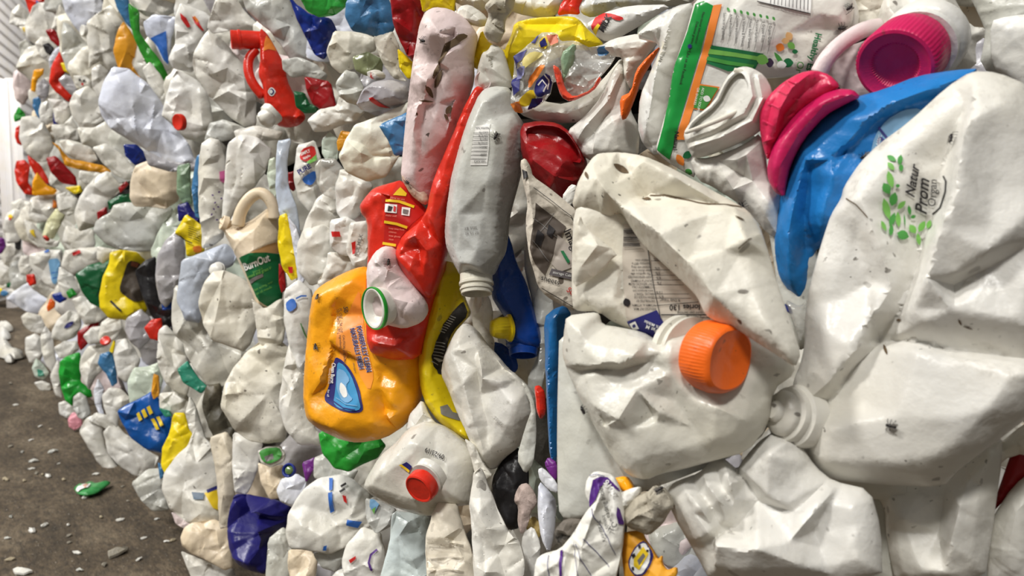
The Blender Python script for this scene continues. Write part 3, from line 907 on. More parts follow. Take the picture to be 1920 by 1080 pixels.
# ---- white jug with the ribbed magenta cap
MJ = body('milk_jug', [(1640, 55), (1648, 20), (1660, -20), (1780, -20), (1800, 15), (1822, 50), (1848, 52), (1846, 70), (1828, 82), (1832, 128), (1760, 140), (1690, 150), (1640, 140)], white, Z=.455, T=.012, Tb=.03, face=.7, nf=5, amp=.003,
    ridges=[[(1660, 5, 3), (1690, 40, 6), (1740, 80, 4), (1755, 110, 2)], [(1700, 30, 0), (1745, 60, -3), (1780, 85, -4)], [(1770, 20, 3), (1790, 60, 6), (1810, 90, 5)], [(1775, 92, -6), (1790, 88, -2)]],
    label='white jug with ribbed magenta cap tilted downward at the top of the near bale', cat='milk jug')
lathe('collar', 1728, 82, (-.66, -.56, .5), 68, [(0, -.4), (1.1, -.4), (1.12, -.1), (1.06, .05), (1.0, .1), (1.0, .3), (0, .3)], clean, Z=.437, parent=MJ.obj)
c2 = lathe('cap', 1706, 95, (-.66, -.56, .5), 68, [(0, -.1), (1.0, -.1), (1.03, 0), (1.03, 1.0), (1.0, 1.08), (.92, 1.1), (.86, 1.04), (.62, 1.0), (.56, .9), (.5, .86), (0, .86)], magenta, Z=.435, parent=MJ.obj, ribs=56, rib_h=.022, rib_band=(.05, 1.0))
c2['label'] = 'ribbed magenta cap'
tube('handle', [(1650, 48, 14), (1618, 55, 15, 4), (1580, 78, 15, 6), (1550, 108, 15, 6), (1535, 138, 16, 2)], pinkish, Z=.46, parent=MJ.obj)

# ---- crushed white wide-mouth jar with thread rings
CJ = body('jar', [(1281, 250), (1296, 226), (1340, 190), (1362, 145), (1380, 128), (1396, 124), (1412, 128), (1432, 140), (1446, 165), (1448, 195), (1440, 228), (1420, 250), (1380, 272), (1330, 292), (1300, 298), (1288, 275)], clean, Z=.445, T=.008, Tb=.03, face=.65, nf=0, folds=0, noise_amp=.0004, rim=.008, res=44,
    ridges=[[(1284, 262, 1), (1340, 242, 4), (1395, 212, 5), (1412, 180, 5), (1404, 140, 3)], [(1290, 269, 0), (1345, 250, 2), (1402, 219, 2), (1420, 182, 2), (1411, 138, 1)], [(1292, 276, 1), (1350, 258, 5), (1410, 226, 5), (1429, 184, 5), (1419, 139, 3)], [(1296, 283, 0), (1356, 266, 2), (1418, 234, 2), (1436, 186, 2)]],
    label='crushed white jar with threaded rim and gaping mouth beside the pink cap', cat='jar')
body('inside', [(1288, 246), (1300, 226), (1342, 194), (1362, 152), (1378, 136), (1392, 136), (1401, 155), (1402, 184), (1390, 203), (1340, 226)], greyish, Z=.433, T=-.014, Tb=.018, face=.65, nf=2, amp=.001, parent=CJ.obj)  # greyer than the jar so the hollow reads as shaded
tube('lip', [(1284, 249, 3.5), (1340, 229, 4.5, 2), (1390, 206, 5, 2), (1404, 186, 5, 2), (1403, 156, 5, 2), (1392, 134, 4.5, 1), (1376, 131, 4)], dirty, Z=.434, parent=CJ.obj)
body('milk_jug', [(1292, 296), (1332, 296), (1390, 274), (1430, 246), (1440, 330), (1466, 372), (1470, 450), (1440, 440), (1400, 392), (1340, 352), (1308, 338)], white, Z=.452, T=.008, Tb=.02, face=.65, nf=4, amp=.003, ridges=[[(1380, 300, 4), (1395, 330, -3), (1375, 355, 2)], [(1400, 290, 5), (1412, 340, 0), (1440, 380, 3)]],
    label='white jug below the threaded jar, mostly hidden by the bent dirty jug', cat='milk jug')

# ---- printed bag of greens powder
GB = body('pouch', [(1302, 2), (1340, -20), (1590, -20), (1604, 8), (1596, 50), (1566, 82), (1530, 140), (1400, 150), (1345, 200), (1300, 262), (1306, 336), (1282, 322), (1248, 302), (1228, 282), (1240, 240), (1254, 190), (1262, 130), (1286, 62), (1296, 25)], glossy, Z=.50, T=.006, Tb=.02, face=.75, nf=5, amp=.0018, noise_amp=.0008, res=50, rim=.006,
    ridges=[[(1400, -5, 3), (1470, 15, 4), (1540, 25, 3)], [(1345, 60, 3), (1420, 80, 4)], [(1480, 60, 3), (1545, 55, -2), (1570, 30, 3)]],
    label='glossy white supplement pouch with green and orange stripes and vegetable picture', cat='pouch')
prints(GB, 'green_stripe', [([(1304, 8), (1320, 2), (1338, 11), (1322, 65), (1304, 130), (1283, 200), (1266, 262), (1256, 300), (1232, 281), (1244, 236), (1262, 130), (1288, 62)], ink('green_film', S(30, 140, 60), .2))])
prints(GB, 'orange_stripe', [([(1338, 10), (1354, 8), (1342, 55), (1318, 140), (1300, 205), (1284, 262), (1268, 262), (1286, 200), (1307, 130), (1326, 62)], OR)])
prints(GB, 'celery_picture', [([(1333, 85), (1380, 92), (1432, 101), (1416, 130), (1366, 134), (1323, 118)], DG), ([(1331, 92), (1380, 99), (1427, 107), (1424, 114), (1380, 107), (1328, 101)], LG), ([(1327, 106), (1370, 115), (1415, 122), (1412, 128), (1368, 122), (1325, 113)], GR)])
fr = [(leafshape(1463, 89, 18, 16, 20), OR, 1), (leafshape(1480, 68, 18, 14, 60), ink('nut_ink', S(226, 180, 120)), 1), (leafshape(1473, 77, 16, 12, 0), ink('nut_ink', S(226, 180, 120)), 1), (leafshape(1484, 86, 18, 13, 40), LG, 1), (leafshape(1491, 97, 12, 9, 0), DG, 1), (leafshape(1444, 118, 16, 18, 0), ink('berry_ink', S(58, 44, 70)), 1), (leafshape(1478, 118, 22, 18, 0), DG, 1), (leafshape(1462, 112, 36, 9, 55), GR, 1), (leafshape(1430, 112, 26, 20, 20), LG, 1), (leafshape(1466, 122, 20, 16, 0), WH, 1)]
prints(GB, 'vegetable_picture', fr)
dl = [(leafshape(1366 + i * 12.2, 18 + i * 2.5, 9, 5, 60), GR) for i in range(8)]
prints(GB, 'leaf_bullets', dl)
prints(GB, 'text_rules', [(stroke([(1370 + i * 12, 25 + i * 3), (1352 + i * 12.5, 80 + i * 3)], .8), KG) for i in range(8)])
tl = ['Source of ingredients', 'Active Probiotics', 'Contains antioxidants', '16 Vitamins & Minerals', 'Wheat, Barley Grasses', 'Nutrient Sprouts', '6 Organic Fruits', '8 Organic Grains']
lettering(GB, [(t, 1357 + i * 12.2, 24 + i * 2.8, -.06, 1, 5.2, 0, 0, .8) for i, t in enumerate(tl)] + [('Nutritional Information', 1318, 22, -.24, .97, 4.5), ('Delicious greens blend', 1306, 40, -.24, .97, 4.5), ('Like us on Facebook', 1290, 95, -.24, .97, 5.5), ('Natural', 1266, 246, -.1, 1, 8, .02)], K)
lettering(GB, [('Healthy Es', 1530, 61, -.25, .97, 12, .025), ], DG)
lettering(GB, [('Or', 1496, 114, -.18, .98, 13)], GR)
prints(GB, 'seal', [([(1311, 157), (1350, 163), (1325, 208), (1298, 204)], OR), ]); prints(GB, 'seal_face', [([(1313, 160), (1347, 165), (1323, 205), (1301, 202)], GR), (leafshape(1326, 185, 16, 12, 20), WH, 1)], off=.0013)
lettering(GB, [('ADD TO SOUPS', 1318, 164, -.22, .97, 4.5), ('OR SHAKES', 1309, 164, -.22, .97, 4.5)], WH, off=.0026)
prints(GB, 'chart_box', [([(1420, -10), (1522, -4), (1520, 26), (1422, 3)], WH)]); prints(GB, 'chart_rules', [(stroke([(1420, 3), (1520, 26)], 1.5), K)] + [(stroke([(1446 + i * 7, -6), (1445 + i * 7, 7 + i * 1.3)], 1.1), K) for i in range(11)], off=.0013)
prints(GB, 'blue_square', [(leafshape(1294, 87, 9, 9, 30), NV)], off=.0013)
prints(GB, 'carrot_picture', [(leafshape(1276, 300, 26, 14, 60), OR, 1), (leafshape(1290, 290, 22, 14, -30), DG, 1), (leafshape(1292, 322, 16, 12, 30), GR, 1)], off=.0012)
body('jug_fragment', [(1480, -20), (1596, -20), (1612, 20), (1606, 70), (1570, 110), (1535, 128), (1520, 90), (1545, 40), (1520, 20)], glossy, Z=.478, T=.006, Tb=.02, nf=5, amp=.002, label='shiny white film scrap with a fly on it over the printed pouch', cat='film scrap')

# ---- lower edge of the near bale
NB = body('milk_jug', [(1245, 916), (1268, 902), (1312, 886), (1335, 862), (1350, 855), (1366, 866), (1382, 880), (1396, 858), (1424, 826), (1452, 808), (1498, 830), (1530, 876), (1562, 902), (1632, 918), (1652, 990), (1655, 1095), (1335, 1095), (1300, 1030), (1262, 965)], white, Z=.402, T=.012, Tb=.018, face=.75, nf=3, amp=.002, res=56, rim=.011, folds=3, rk=2.1,
    ridges=[[(1280, 912, 3), (1312, 950, 8), (1335, 985, 3)], [(1298, 905, 0), (1335, 950, 1), (1352, 985, 0)], [(1318, 892, 3), (1345, 935, 9), (1362, 968, 3)], [(1340, 875, 0), (1360, 925, 1), (1375, 960, 0)], [(1352, 868, 3), (1368, 905, 8), (1376, 935, 3)], [(1382, 888, -3), (1400, 900, -4), (1440, 930, 4), (1480, 945, 2)], [(1400, 885, 3), (1440, 850, 6), (1470, 830, 4)],
            [(1420, 940, -3), (1380, 990, -3), (1345, 1010, 0)], [(1345, 1025, 8), (1420, 1030, 10), (1480, 1015, 4)], [(1490, 960, 0), (1505, 985, 4), (1525, 995, -2)], [(1330, 1000, 5), (1300, 960, 5)]],
    label='fluted white jug at the bottom edge under the orange-capped jug', cat='milk jug')
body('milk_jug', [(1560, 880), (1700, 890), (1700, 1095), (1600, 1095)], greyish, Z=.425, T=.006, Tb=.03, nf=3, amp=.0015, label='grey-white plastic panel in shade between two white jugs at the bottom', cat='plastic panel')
RJ = body('milk_jug', [(1628, 905), (1770, 905), (1800, 880), (1850, 842), (1880, 815), (1878, 870), (1868, 940), (1862, 990), (1845, 1095), (1680, 1095), (1668, 1040), (1660, 990), (1660, 955)], white, Z=.402, T=.010, Tb=.03, face=.75, nf=3, amp=.002, rim=.007,
    ridges=[[(1818, 893, 3), (1800, 950, 9), (1782, 1020, 9), (1770, 1070, 4)], [(1850, 850, 3), (1818, 893, 4)], [(1694, 972, 5), (1700, 1000, 0), (1730, 1070, 4)], [(1770, 930, -2), (1760, 1000, -3)]], label='white jug with a bright fold line under the big organic jug', cat='milk jug')
body('plastic_strip', [(1862, 960), (1868, 930), (1885, 880), (1900, 838), (1912, 826), (1945, 815), (1945, 880), (1900, 920), (1872, 950)], deepred, Z=.405, T=.004, Tb=.02, nf=2, label='dark red plastic strip squeezed at the lower corner of the near bale', cat='plastic strip')
body('milk_jug', [(1860, 970), (1900, 910), (1950, 870), (1950, 1095), (1850, 1095), (1852, 1030)], clean, Z=.40, T=.008, Tb=.03, nf=3, amp=.002, ridges=[[(1905, 960, 4), (1890, 1040, 3)]], label='white jug piece beneath the dark red strip at the bottom corner', cat='milk jug')
body('milk_jug', [(1790, 905), (1850, 850), (1925, 790), (1960, 780), (1960, 860), (1900, 850), (1840, 900), (1800, 918)], dirty, Z=.40, T=.006, Tb=.03, nf=3, amp=.002, label='dirty white jug edge tucked under the big organic jug', cat='milk jug')

# ---- crumpled paper and scraps at the bottom
PP = body('paper_form', [(1096, 925), (1100, 897), (1116, 882), (1150, 890), (1164, 920), (1172, 970), (1166, 1035), (1152, 1095), (1000, 1095), (1004, 1050), (1018, 1038), (1050, 1030), (1075, 1000), (1095, 965), (1108, 948)], paper, Z=.405, T=.004, Tb=.02, face=.75, nf=24, amp=.0034, noise_amp=.0012, res=60, rim=.004, folds=16,
    ridges=[[(1118, 885, 2), (1125, 930, 4), (1110, 970, 6), (1090, 1030, 4), (1080, 1085, 4)], [(1150, 895, 2), (1150, 950, 2), (1130, 1010, 3)], [(1060, 1030, 0), (1064, 1090, 1)]],
    label='crumpled white paper form with purple print at the bottom of the near bale', cat='paper')
prints(PP, 'purple_print', [([(1112, 900), (1128, 893), (1140, 895), (1150, 905), (1163, 920), (1166, 926), (1150, 912), (1135, 902), (1126, 915), (1118, 935), (1102, 955), (1106, 930)], PU), ([(1158, 950), (1163, 955), (1170, 985), (1160, 982), (1156, 965)], PU), ([(1051, 1032), (1056, 1030), (1055, 1085), (1051, 1085)], PU)])
prints(PP, 'ruled_lines', [(stroke(q, 1.2), NV) for q in ([(1110, 953), (1118, 975), (1140, 1008), (1155, 1040)], [(1094, 1010), (1120, 1035), (1142, 1062)], [(1080, 1020), (1090, 1050), (1110, 1080)], [(1078, 990), (1078, 1040), (1085, 1080)], [(1030, 1040), (1032, 1085)], [(1104, 892), (1120, 889), (1135, 893)])])
lettering(PP, [('2016', 1160, 923, -.6, -.8, 11, .02)], WH, off=.004)
lettering(PP, [('eading Inclus', 1146, 970, -.25, -.97, 8.5), ('TC', 1150, 998, .5, -.87, 10, .01), ('Teacher\'s', 1120, 976, .3, .95, 7.5), ('Initials', 1130, 966, .3, .95, 7.5)], K, off=.003)
body('tissue_wad', [(1164, 966), (1178, 945), (1192, 930), (1215, 922), (1226, 910), (1238, 912), (1252, 928), (1262, 950), (1250, 966), (1240, 985), (1216, 1005), (1196, 996), (1178, 990)], tissue, Z=.40, T=.006, Tb=.02, nf=12, amp=.003, label='dirty grey crumpled tissue beside the white paper form', cat='tissue')
body('tissue_wad', [(1042, 990), (1060, 972), (1090, 975), (1082, 1000), (1060, 1025), (1045, 1020), (1038, 1005)], plastic('sooty_tissue', S(110, 104, 98), .9, dirt=.8, speck=0, bump=.5, stain=S(40, 38, 36)), Z=.412, T=.005, Tb=.02, nf=9, amp=.003, label='sooty dark tissue wad above the bottom paper form', cat='tissue')
OP = body('paper_scrap', [(1164, 1000), (1185, 995), (1202, 995), (1206, 1008), (1222, 1030), (1232, 1050), (1242, 1040), (1240, 1058), (1250, 1070), (1268, 1062), (1270, 1078), (1255, 1095), (1172, 1095), (1166, 1045)], foil, Z=.402, T=.003, Tb=.015, nf=7, amp=.0022, label='torn orange paper scrap with a crossed-out device emblem', cat='paper')
prints(OP, 'emblem_rim', [([(1178, 1055), (1188, 1030), (1205, 1013), (1216, 1018), (1224, 1040), (1220, 1060), (1208, 1078), (1192, 1080), (1182, 1068)], NV, 1)]); prints(OP, 'emblem', [([(1181, 1055), (1190, 1032), (1205, 1017), (1214, 1021), (1221, 1040), (1217, 1058), (1206, 1075), (1193, 1077), (1184, 1066)], WH, 1)], off=.0013)
prints(OP, 'emblem_device', [([(1190, 1048), (1208, 1024), (1218, 1038), (1200, 1068), (1190, 1060)], YE), ([(1197, 1050), (1208, 1036), (1212, 1042), (1200, 1060)], KG), ([(1186, 1040), (1192, 1036), (1194, 1042), (1188, 1046)], K), ([(1186, 1062), (1191, 1062), (1191, 1068), (1187, 1068)], K), ([(1214, 1030), (1218, 1030), (1218, 1034), (1214, 1034)], K), ([(1198, 1022), (1204, 1020), (1204, 1026), (1200, 1028)], K)], off=.0018)
body('plastic_scrap', [(1148, 897), (1172, 892), (1182, 905), (1190, 925), (1178, 930), (1164, 918)], amber, Z=.415, T=.003, Tb=.01, nf=2, label='amber plastic scrap poking out above the white paper form', cat='plastic scrap')
body('paper_scrap', [(1160, 925), (1185, 915), (1200, 912), (1200, 926), (1190, 940), (1172, 958), (1162, 955)], paper, Z=.405, T=.003, Tb=.01, nf=5, amp=.002, label='small white paper scrap between the amber scrap and grey tissue', cat='paper')
it0 = lambda name, mat, label, pts, Z, cat=None, **kw: body(name, pts, mat, Z=Z, label=label, cat=cat or name.replace('_', ' '), **kw)
it0('milk_jug', greyish, 'translucent grey-white jug side in the top corner beside the magenta-capped jug', [(1812, -20), (1990, -20), (1990, 160), (1900, 150), (1836, 128), (1848, 60), (1836, 30)], .47, T=.008, nf=2, amp=.002)
it0('plastic_film', clean, 'thin whitish sheet lying over the translucent jug in the top corner', [(1856, 40), (1890, 30), (1990, 20), (1990, 200), (1900, 150), (1858, 125)], .45, T=.003, Tb=.004, nf=2, amp=.001)
it0('milk_jug', dirty, 'white jug at the top edge between the shiny scrap and the magenta-capped jug', [(1596, -20), (1662, -20), (1656, 20), (1645, 55), (1612, 64), (1600, 40)], .47, nf=4, amp=.003)
it0('milk_jug', pinkish, 'pinkish white handle hollow behind the crushed pink cap', [(1530, 120), (1580, 90), (1640, 70), (1650, 130), (1690, 165), (1640, 185), (1600, 190), (1560, 150)], .475, nf=3, amp=.002)
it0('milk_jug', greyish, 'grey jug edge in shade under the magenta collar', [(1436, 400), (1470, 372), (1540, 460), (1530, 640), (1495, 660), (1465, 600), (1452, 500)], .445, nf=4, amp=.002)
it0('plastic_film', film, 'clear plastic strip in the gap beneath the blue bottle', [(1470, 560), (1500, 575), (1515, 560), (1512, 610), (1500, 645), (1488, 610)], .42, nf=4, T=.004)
it0('plastic_scrap', royal, 'small royal blue fragment in the gap beneath the blue bottle', [(1470, 568), (1482, 576), (1486, 590), (1474, 584)], .425, nf=1, T=.003)
it0('milk_jug', milky, 'milky jug side behind the two white jugs at the bottom edge', [(1380, 850), (1460, 790), (1560, 860), (1700, 880), (1700, 940), (1560, 930), (1430, 900)], .43, nf=4, amp=.002)
# ================================================================== the middle of the picture
CATS = {'milk_jug': 'milk jug', 'detergent_bottle': 'bottle', 'spray_bottle': 'bottle', 'plastic_tub': 'tub', 'bottle_cap': 'cap', 'plastic_bag': 'plastic bag', 'plastic_film': 'plastic film', 'plastic_scrap': 'plastic scrap', 'food_wrapper': 'wrapper', 'drink_bottle': 'bottle', 'shampoo_bottle': 'bottle', 'bottle': 'bottle', 'newspaper': 'newspaper', 'carton': 'carton'}
def it(name, mat, label, pts, dz=0.02, **kw):
    return body(name, pts, mat, dz=dz, label=label, cat=CATS.get(name, name.replace('_', ' ')), **kw)

# ---- pinkish dirty tall bottle
PB = it('bottle', plastic('pink_soiled_plastic', S(226, 208, 210), .4, dirt=.95, speck=.9, sss=.2, stain=S(112, 90, 72)), 'tall pinkish-white bottle smeared with brown dirt, standing beside the red strap', [(782, 78), (787, 48), (798, 22), (815, 13), (842, 16), (872, 33), (894, 62), (892, 80), (886, 110), (888, 150), (872, 200), (850, 260), (832, 310), (820, 352), (812, 382), (796, 384), (770, 362), (752, 334), (756, 285), (762, 220), (768, 170), (775, 115)], Z=.75, T=.022, Tb=.05, face=.7, nf=3, amp=.003, res=50, rim=.02,
    ridges=[[(788, 70, 2), (822, 62, 6), (852, 50, 4), (875, 48, 2)], [(836, 70, 8), (822, 115, 9), (803, 155, 8), (788, 195, 7), (774, 250, 6), (771, 310, 3)], [(850, 66, -4), (832, 118, -6), (815, 160, -5), (800, 195, -6), (795, 230, -2), (790, 300, 1)], [(888, 70, 2), (862, 85, 4), (845, 130, 5), (850, 180, 3), (830, 260, 4)], [(790, 190, -2), (820, 193, -4), (850, 190, -2)]])
prints(PB, 'dirt_smears', [(q, DIRT, 1) for q in ([(868, 62), (880, 68), (860, 82), (842, 92), (836, 104), (826, 124), (818, 142), (812, 150), (816, 128), (828, 98), (842, 76)],)] + [(leafshape(x, y, L, w, a), DIRT, 1) for x, y, L, w, a in ((822, 148, 40, 9, 112), (806, 172, 30, 9, 60), (800, 190, 30, 4, 5), (842, 206, 20, 11, 120), (838, 220, 16, 6, 60), (783, 214, 7, 4, 80), (852, 246, 14, 7, 120))], off=.0008)
body('torn_base', [(752, 332), (757, 326), (775, 345), (800, 362), (804, 378), (796, 386), (770, 366)], plastic('soiled_beige', S(196, 172, 152), .5, dirt=.4, speck=.6), Z=.74, T=.004, Tb=.01, nf=2, parent=PB.obj)

# ---- red sack-like detergent pouch hanging between the two tall bottles
it('detergent_bottle', red, 'flattened red bottle hanging as a long strap between two tall white bottles', [(894, 160), (909, 167), (897, 210), (880, 266), (862, 330), (845, 385), (840, 432), (832, 472), (822, 520), (806, 562), (788, 548), (765, 526), (745, 492), (742, 470), (756, 440), (788, 416), (802, 392), (806, 365), (816, 328), (836, 284), (862, 220), (880, 182)], Z=.74, T=.012, Tb=.04, nf=5, amp=.004, res=48, rim=.012,
   ridges=[[(900, 172, 2), (876, 235, 5), (850, 310, 6), (830, 370, 6), (815, 410, 5)], [(802, 398, 3), (806, 430, -3), (800, 470, 5), (795, 520, 2)], [(760, 450, 4), (778, 442, 6), (786, 465, -2), (790, 500, 0)], [(812, 420, 6), (822, 460, 3), (812, 520, 4)], [(748, 480, 3), (770, 500, 6), (785, 535, 2)]])
# ---- long translucent bottle hanging neck down
TB = it('drink_bottle', greyish, 'long translucent white bottle hanging neck down with a small printed label', [(902, 172), (926, 161), (957, 164), (962, 205), (978, 228), (981, 244), (976, 312), (963, 360), (950, 408), (946, 455), (942, 480), (930, 500), (922, 520), (868, 522), (852, 495), (838, 462), (835, 430), (842, 372), (850, 322), (864, 270), (880, 222)], Z=.712, T=.02, Tb=.045, nf=2, amp=.002, res=52, rim=.016,
    ridges=[[(952, 170, 3), (950, 250, 8), (938, 330, 9), (925, 400, 8), (922, 470, 5)], [(905, 190, 3), (890, 250, 6), (872, 320, 7), (860, 400, 6), (858, 470, 2)], [(964, 210, 2), (958, 330, 1), (945, 420, 1)], [(900, 360, 8), (880, 400, 3), (862, 432, 6)], [(912, 340, 9), (905, 400, 2), (895, 470, 6)], [(862, 490, 4), (895, 500, 8), (925, 480, 4)]])
lathe('neck', 893, 520, (.03, -.96, .25), 29, [(0, -.2), (1.05, -.2), (1.06, .3), (1.12, .34), (1.12, .5), (1.0, .54), (1.0, .7), (1.08, .74), (1.08, .86), (1.0, .9), (1.0, 1.1), (.9, 1.12), (.88, .6), (0, .5)], milky, Z=.702, parent=TB.obj)
nl2 = decal(TB, 'label', [(893, 236), (920, 232), (918, 275), (914, 310), (882, 310), (887, 270)], ink('pale_label', S(222, 220, 214), .5), smooth=0)
prints(TB, 'label_rules', [(stroke([(889 - i * .6, 250 + i * 7), (917 - i * .4, 250 + i * 7)], .9), K) for i in range(8)], off=.0016, parent=nl2)
lettering(TB, [('Nutrition Facts', 918, 238, -1, .03, 4, .01, 0, .7), ('sodium 0%', 917, 246, -1, .03, 3.5, 0, 0, .8), ('total fat 0g', 916, 253, -1, .03, 3.5, 0, 0, .8), ('sugars 3g', 916, 260, -1, .03, 3.5, 0, 0, .8), ('protein 0g', 915, 267, -1, .03, 3.5, 0, 0, .8), ('vitamin C', 915, 274, -1, .03, 3.5, 0, 0, .8), ('water', 914, 288, -1, .03, 4.5, 0, 0, .8), ('100% JUICE', 912, 300, -1, .03, 4.5, 0, 0, .7)], K, off=.0016, parent=nl2)
lettering(TB, [('SELL BY', 895, 424, -1, .1, 5), ('07 15 42', 898, 433, -1, .1, 5)], KG)
TN = it('drink_bottle', milky, 'torn translucent bottle neck with a funnel mouth above the long hanging bottle', [(893, 142), (898, 120), (905, 98), (915, 95), (922, 82), (940, 88), (950, 120), (962, 162), (940, 170), (905, 172), (896, 160)], Z=.722, T=.008, Tb=.02, nf=4, ridges=[[(912, 100, 3), (925, 130, 5), (935, 165, 2)], [(940, 95, 2), (950, 150, 3)]])
lathe('mouth', 908, 152, (-.45, -.2, .85), 18, [(0, -.4), (.75, -.4), (.95, .2), (1.0, .35), (.9, .36), (.7, -.1), (0, -.2)], pinkish, Z=.702, parent=TN.obj)

# ---- red bottle with yellow-striped back label
RB = it('detergent_bottle', red, 'red bottle with yellow-striped instruction label behind the pink spout', [(754, 337), (732, 343), (702, 352), (686, 370), (675, 386), (679, 402), (690, 414), (692, 470), (687, 540), (687, 600), (689, 640), (698, 664), (740, 676), (784, 673), (792, 640), (805, 580), (835, 490), (812, 410), (788, 380)], Z=.785, T=.018, Tb=.05, nf=4, amp=.004, res=46, rim=.016,
    ridges=[[(690, 372, 3), (712, 362, 6), (730, 372, 0), (722, 395, 3)], [(750, 345, 3), (735, 368, 4), (722, 395, 5), (715, 430, 4), (712, 500, 4)], [(692, 640, 2), (740, 648, 5), (786, 638, 2)], [(690, 622, -2), (740, 634, -1), (790, 610, -2)]])
body('opening', [(678, 392), (686, 382), (692, 386), (694, 412), (688, 414), (680, 402)], deepred, Z=.766, T=-.003, Tb=.008, nf=0, folds=0, parent=RB.obj)
bl = decal(RB, 'back_label', [(752, 350), (764, 362), (800, 388), (795, 402), (775, 418), (752, 445), (746, 470), (745, 466), (720, 462), (722, 420), (726, 385), (738, 366)], ink('label_red', S(190, 34, 28), .35), smooth=0)
prints(RB, 'yellow_bars', [([(738, 366), (752, 351), (764, 363), (762, 368), (742, 366)], YE), (stroke([(724, 376), (750, 378), (778, 388)], 5), YE), (stroke([(722, 416), (745, 420), (765, 427)], 5), YE), (stroke([(719, 456), (744, 460)], 5), YE)], off=.0016, parent=bl)
prints(RB, 'pictograms', [([(723, 382), (746, 384), (745, 400), (723, 398)], WH), ([(755, 388), (771, 390), (769, 405), (754, 403)], WH), ([(730, 386), (738, 388), (735, 396), (728, 396)], K), ([(740, 386), (745, 388), (743, 397), (739, 396)], RE), ([(758, 392), (768, 394), (766, 402), (757, 400)], KG)], off=.0017, parent=bl)
lettering(RB, [('How to use', 733, 372, 1, .15, 4), ('CAUTION', 740, 379, 1, .1, 3.5), ('shake well', 724, 405, 1, .1, 3.5), ('PRECAUTIONS', 724, 418, 1, .15, 3), ('keep away from', 730, 429, 1, .12, 3.2), ('children', 730, 436, 1, .12, 3.2), ('wear gloves', 730, 443, 1, .12, 3.2), ('rinse', 730, 450, 1, .12, 3.2)], ink('pale_red_ink', S(236, 160, 140)), off=.0018, parent=bl)

# ---- pinkish spout with green ring
SPT = it('drink_bottle', pinkish, 'crushed pinkish bottle neck with a thin green ring round its open mouth', [(688, 500), (704, 472), (720, 461), (736, 463), (744, 478), (746, 502), (770, 530), (796, 566), (799, 588), (788, 606), (758, 617), (728, 610), (702, 600), (690, 560)], Z=.752, T=.016, Tb=.035, nf=4, amp=.004, rim=.014,
    ridges=[[(716, 466, 2), (712, 490, 6), (722, 506, 8), (728, 540, 4)], [(740, 475, 2), (730, 490, 4), (722, 506, 6)], [(700, 500, 3), (708, 520, 5), (722, 530, 3), (745, 520, 2)], [(740, 560, 6), (770, 570, 7), (795, 575, 2)]])
lathe('neck', 716, 576, (-.66, -.12, .62), 37, [(0, -.4), (.86, -.4), (1.02, .1), (1.04, .3), (1.04, .5), (.96, .54), (.86, .5), (.8, .2), (.5, -.1), (0, -.2)], clean, Z=.718, parent=SPT.obj, squash=(1.4, .9))
gn = lathe('ring', 714, 576, (-.66, -.12, .62), 39, [(.98, .28), (1.03, .28), (1.05, .36), (1.03, .44), (.98, .44)], green, Z=.717, parent=SPT.obj, ring=True)
gn['label'] = 'thin green tamper ring'

# ---- amber detergent jug
AJ = it('detergent_bottle', amber, 'amber yellow detergent jug with a blue wave label', [(680, 498), (640, 514), (606, 534), (590, 549), (583, 590), (577, 640), (573, 700), (573, 758), (579, 786), (602, 806), (640, 824), (672, 831), (722, 822), (756, 800), (776, 770), (786, 738), (793, 680), (790, 600), (750, 540), (700, 505)], Z=.83, T=.024, Tb=.06, nf=2, amp=.003, res=54, rim=.018,
    ridges=[[(596, 552, 3), (622, 566, 8), (634, 556, 8), (660, 520, 4)], [(622, 566, 8), (618, 640, 8), (604, 712, 7), (580, 748, 3)], [(632, 590, 0), (628, 650, -3), (616, 720, -2), (606, 750, 1)], [(580, 752, 3), (592, 790, 6), (620, 800, 7)], [(612, 762, 4), (650, 785, 7), (700, 792, 6)], [(784, 742, 1), (750, 770, 5), (726, 786, 8)], [(714, 728, 4), (722, 765, -4), (726, 784, -3)], [(700, 690, 3), (720, 700, -1), (785, 690, 1)], [(640, 745, 2), (690, 735, 5), (712, 705, 4)]])
prints(AJ, 'orange_glow_print', [([(660, 575), (675, 540), (680, 590), (690, 660), (702, 704), (694, 735), (672, 700), (655, 650), (640, 690), (634, 690), (640, 600)], ink('orange_print', S(250, 158, 60), .35), 1)], off=.0005)
wl = decal(AJ, 'wave_label', [(630, 669), (642, 675), (656, 690), (668, 712), (677, 738), (682, 766), (677, 773), (660, 774), (640, 770), (622, 760), (610, 752), (609, 742), (616, 728), (622, 700), (626, 680)], NV, off=.0009)
prints(AJ, 'wave_picture', [([(634, 678), (646, 684), (660, 704), (671, 735), (678, 762), (674, 769), (655, 770), (634, 764), (626, 754), (630, 730), (632, 700)], ink('wave_blue', S(70, 150, 200), .3), 1)], off=.0016, parent=wl)
prints(AJ, 'wave_foam', [([(634, 690), (648, 695), (658, 712), (650, 722), (656, 740), (664, 748), (652, 756), (640, 748), (632, 725)], LB, 1), ([(640, 715), (650, 724), (654, 742), (646, 746), (638, 732)], WH, 1), (stroke([(628, 752), (645, 764), (668, 768)], 2), NV), (stroke([(632, 745), (650, 757), (672, 760)], 1.5), LB)], off=.0022, parent=wl)
lettering(AJ, [('Clean Burst', 624, 680, -.08, 1, 7, .02, 0, .8), ('Morning Air Fresh', 619, 690, -.08, 1, 3.5, 0, 0, .8), ('for all', 616, 730, -.08, 1, 4)], WH, off=.0022, parent=wl)
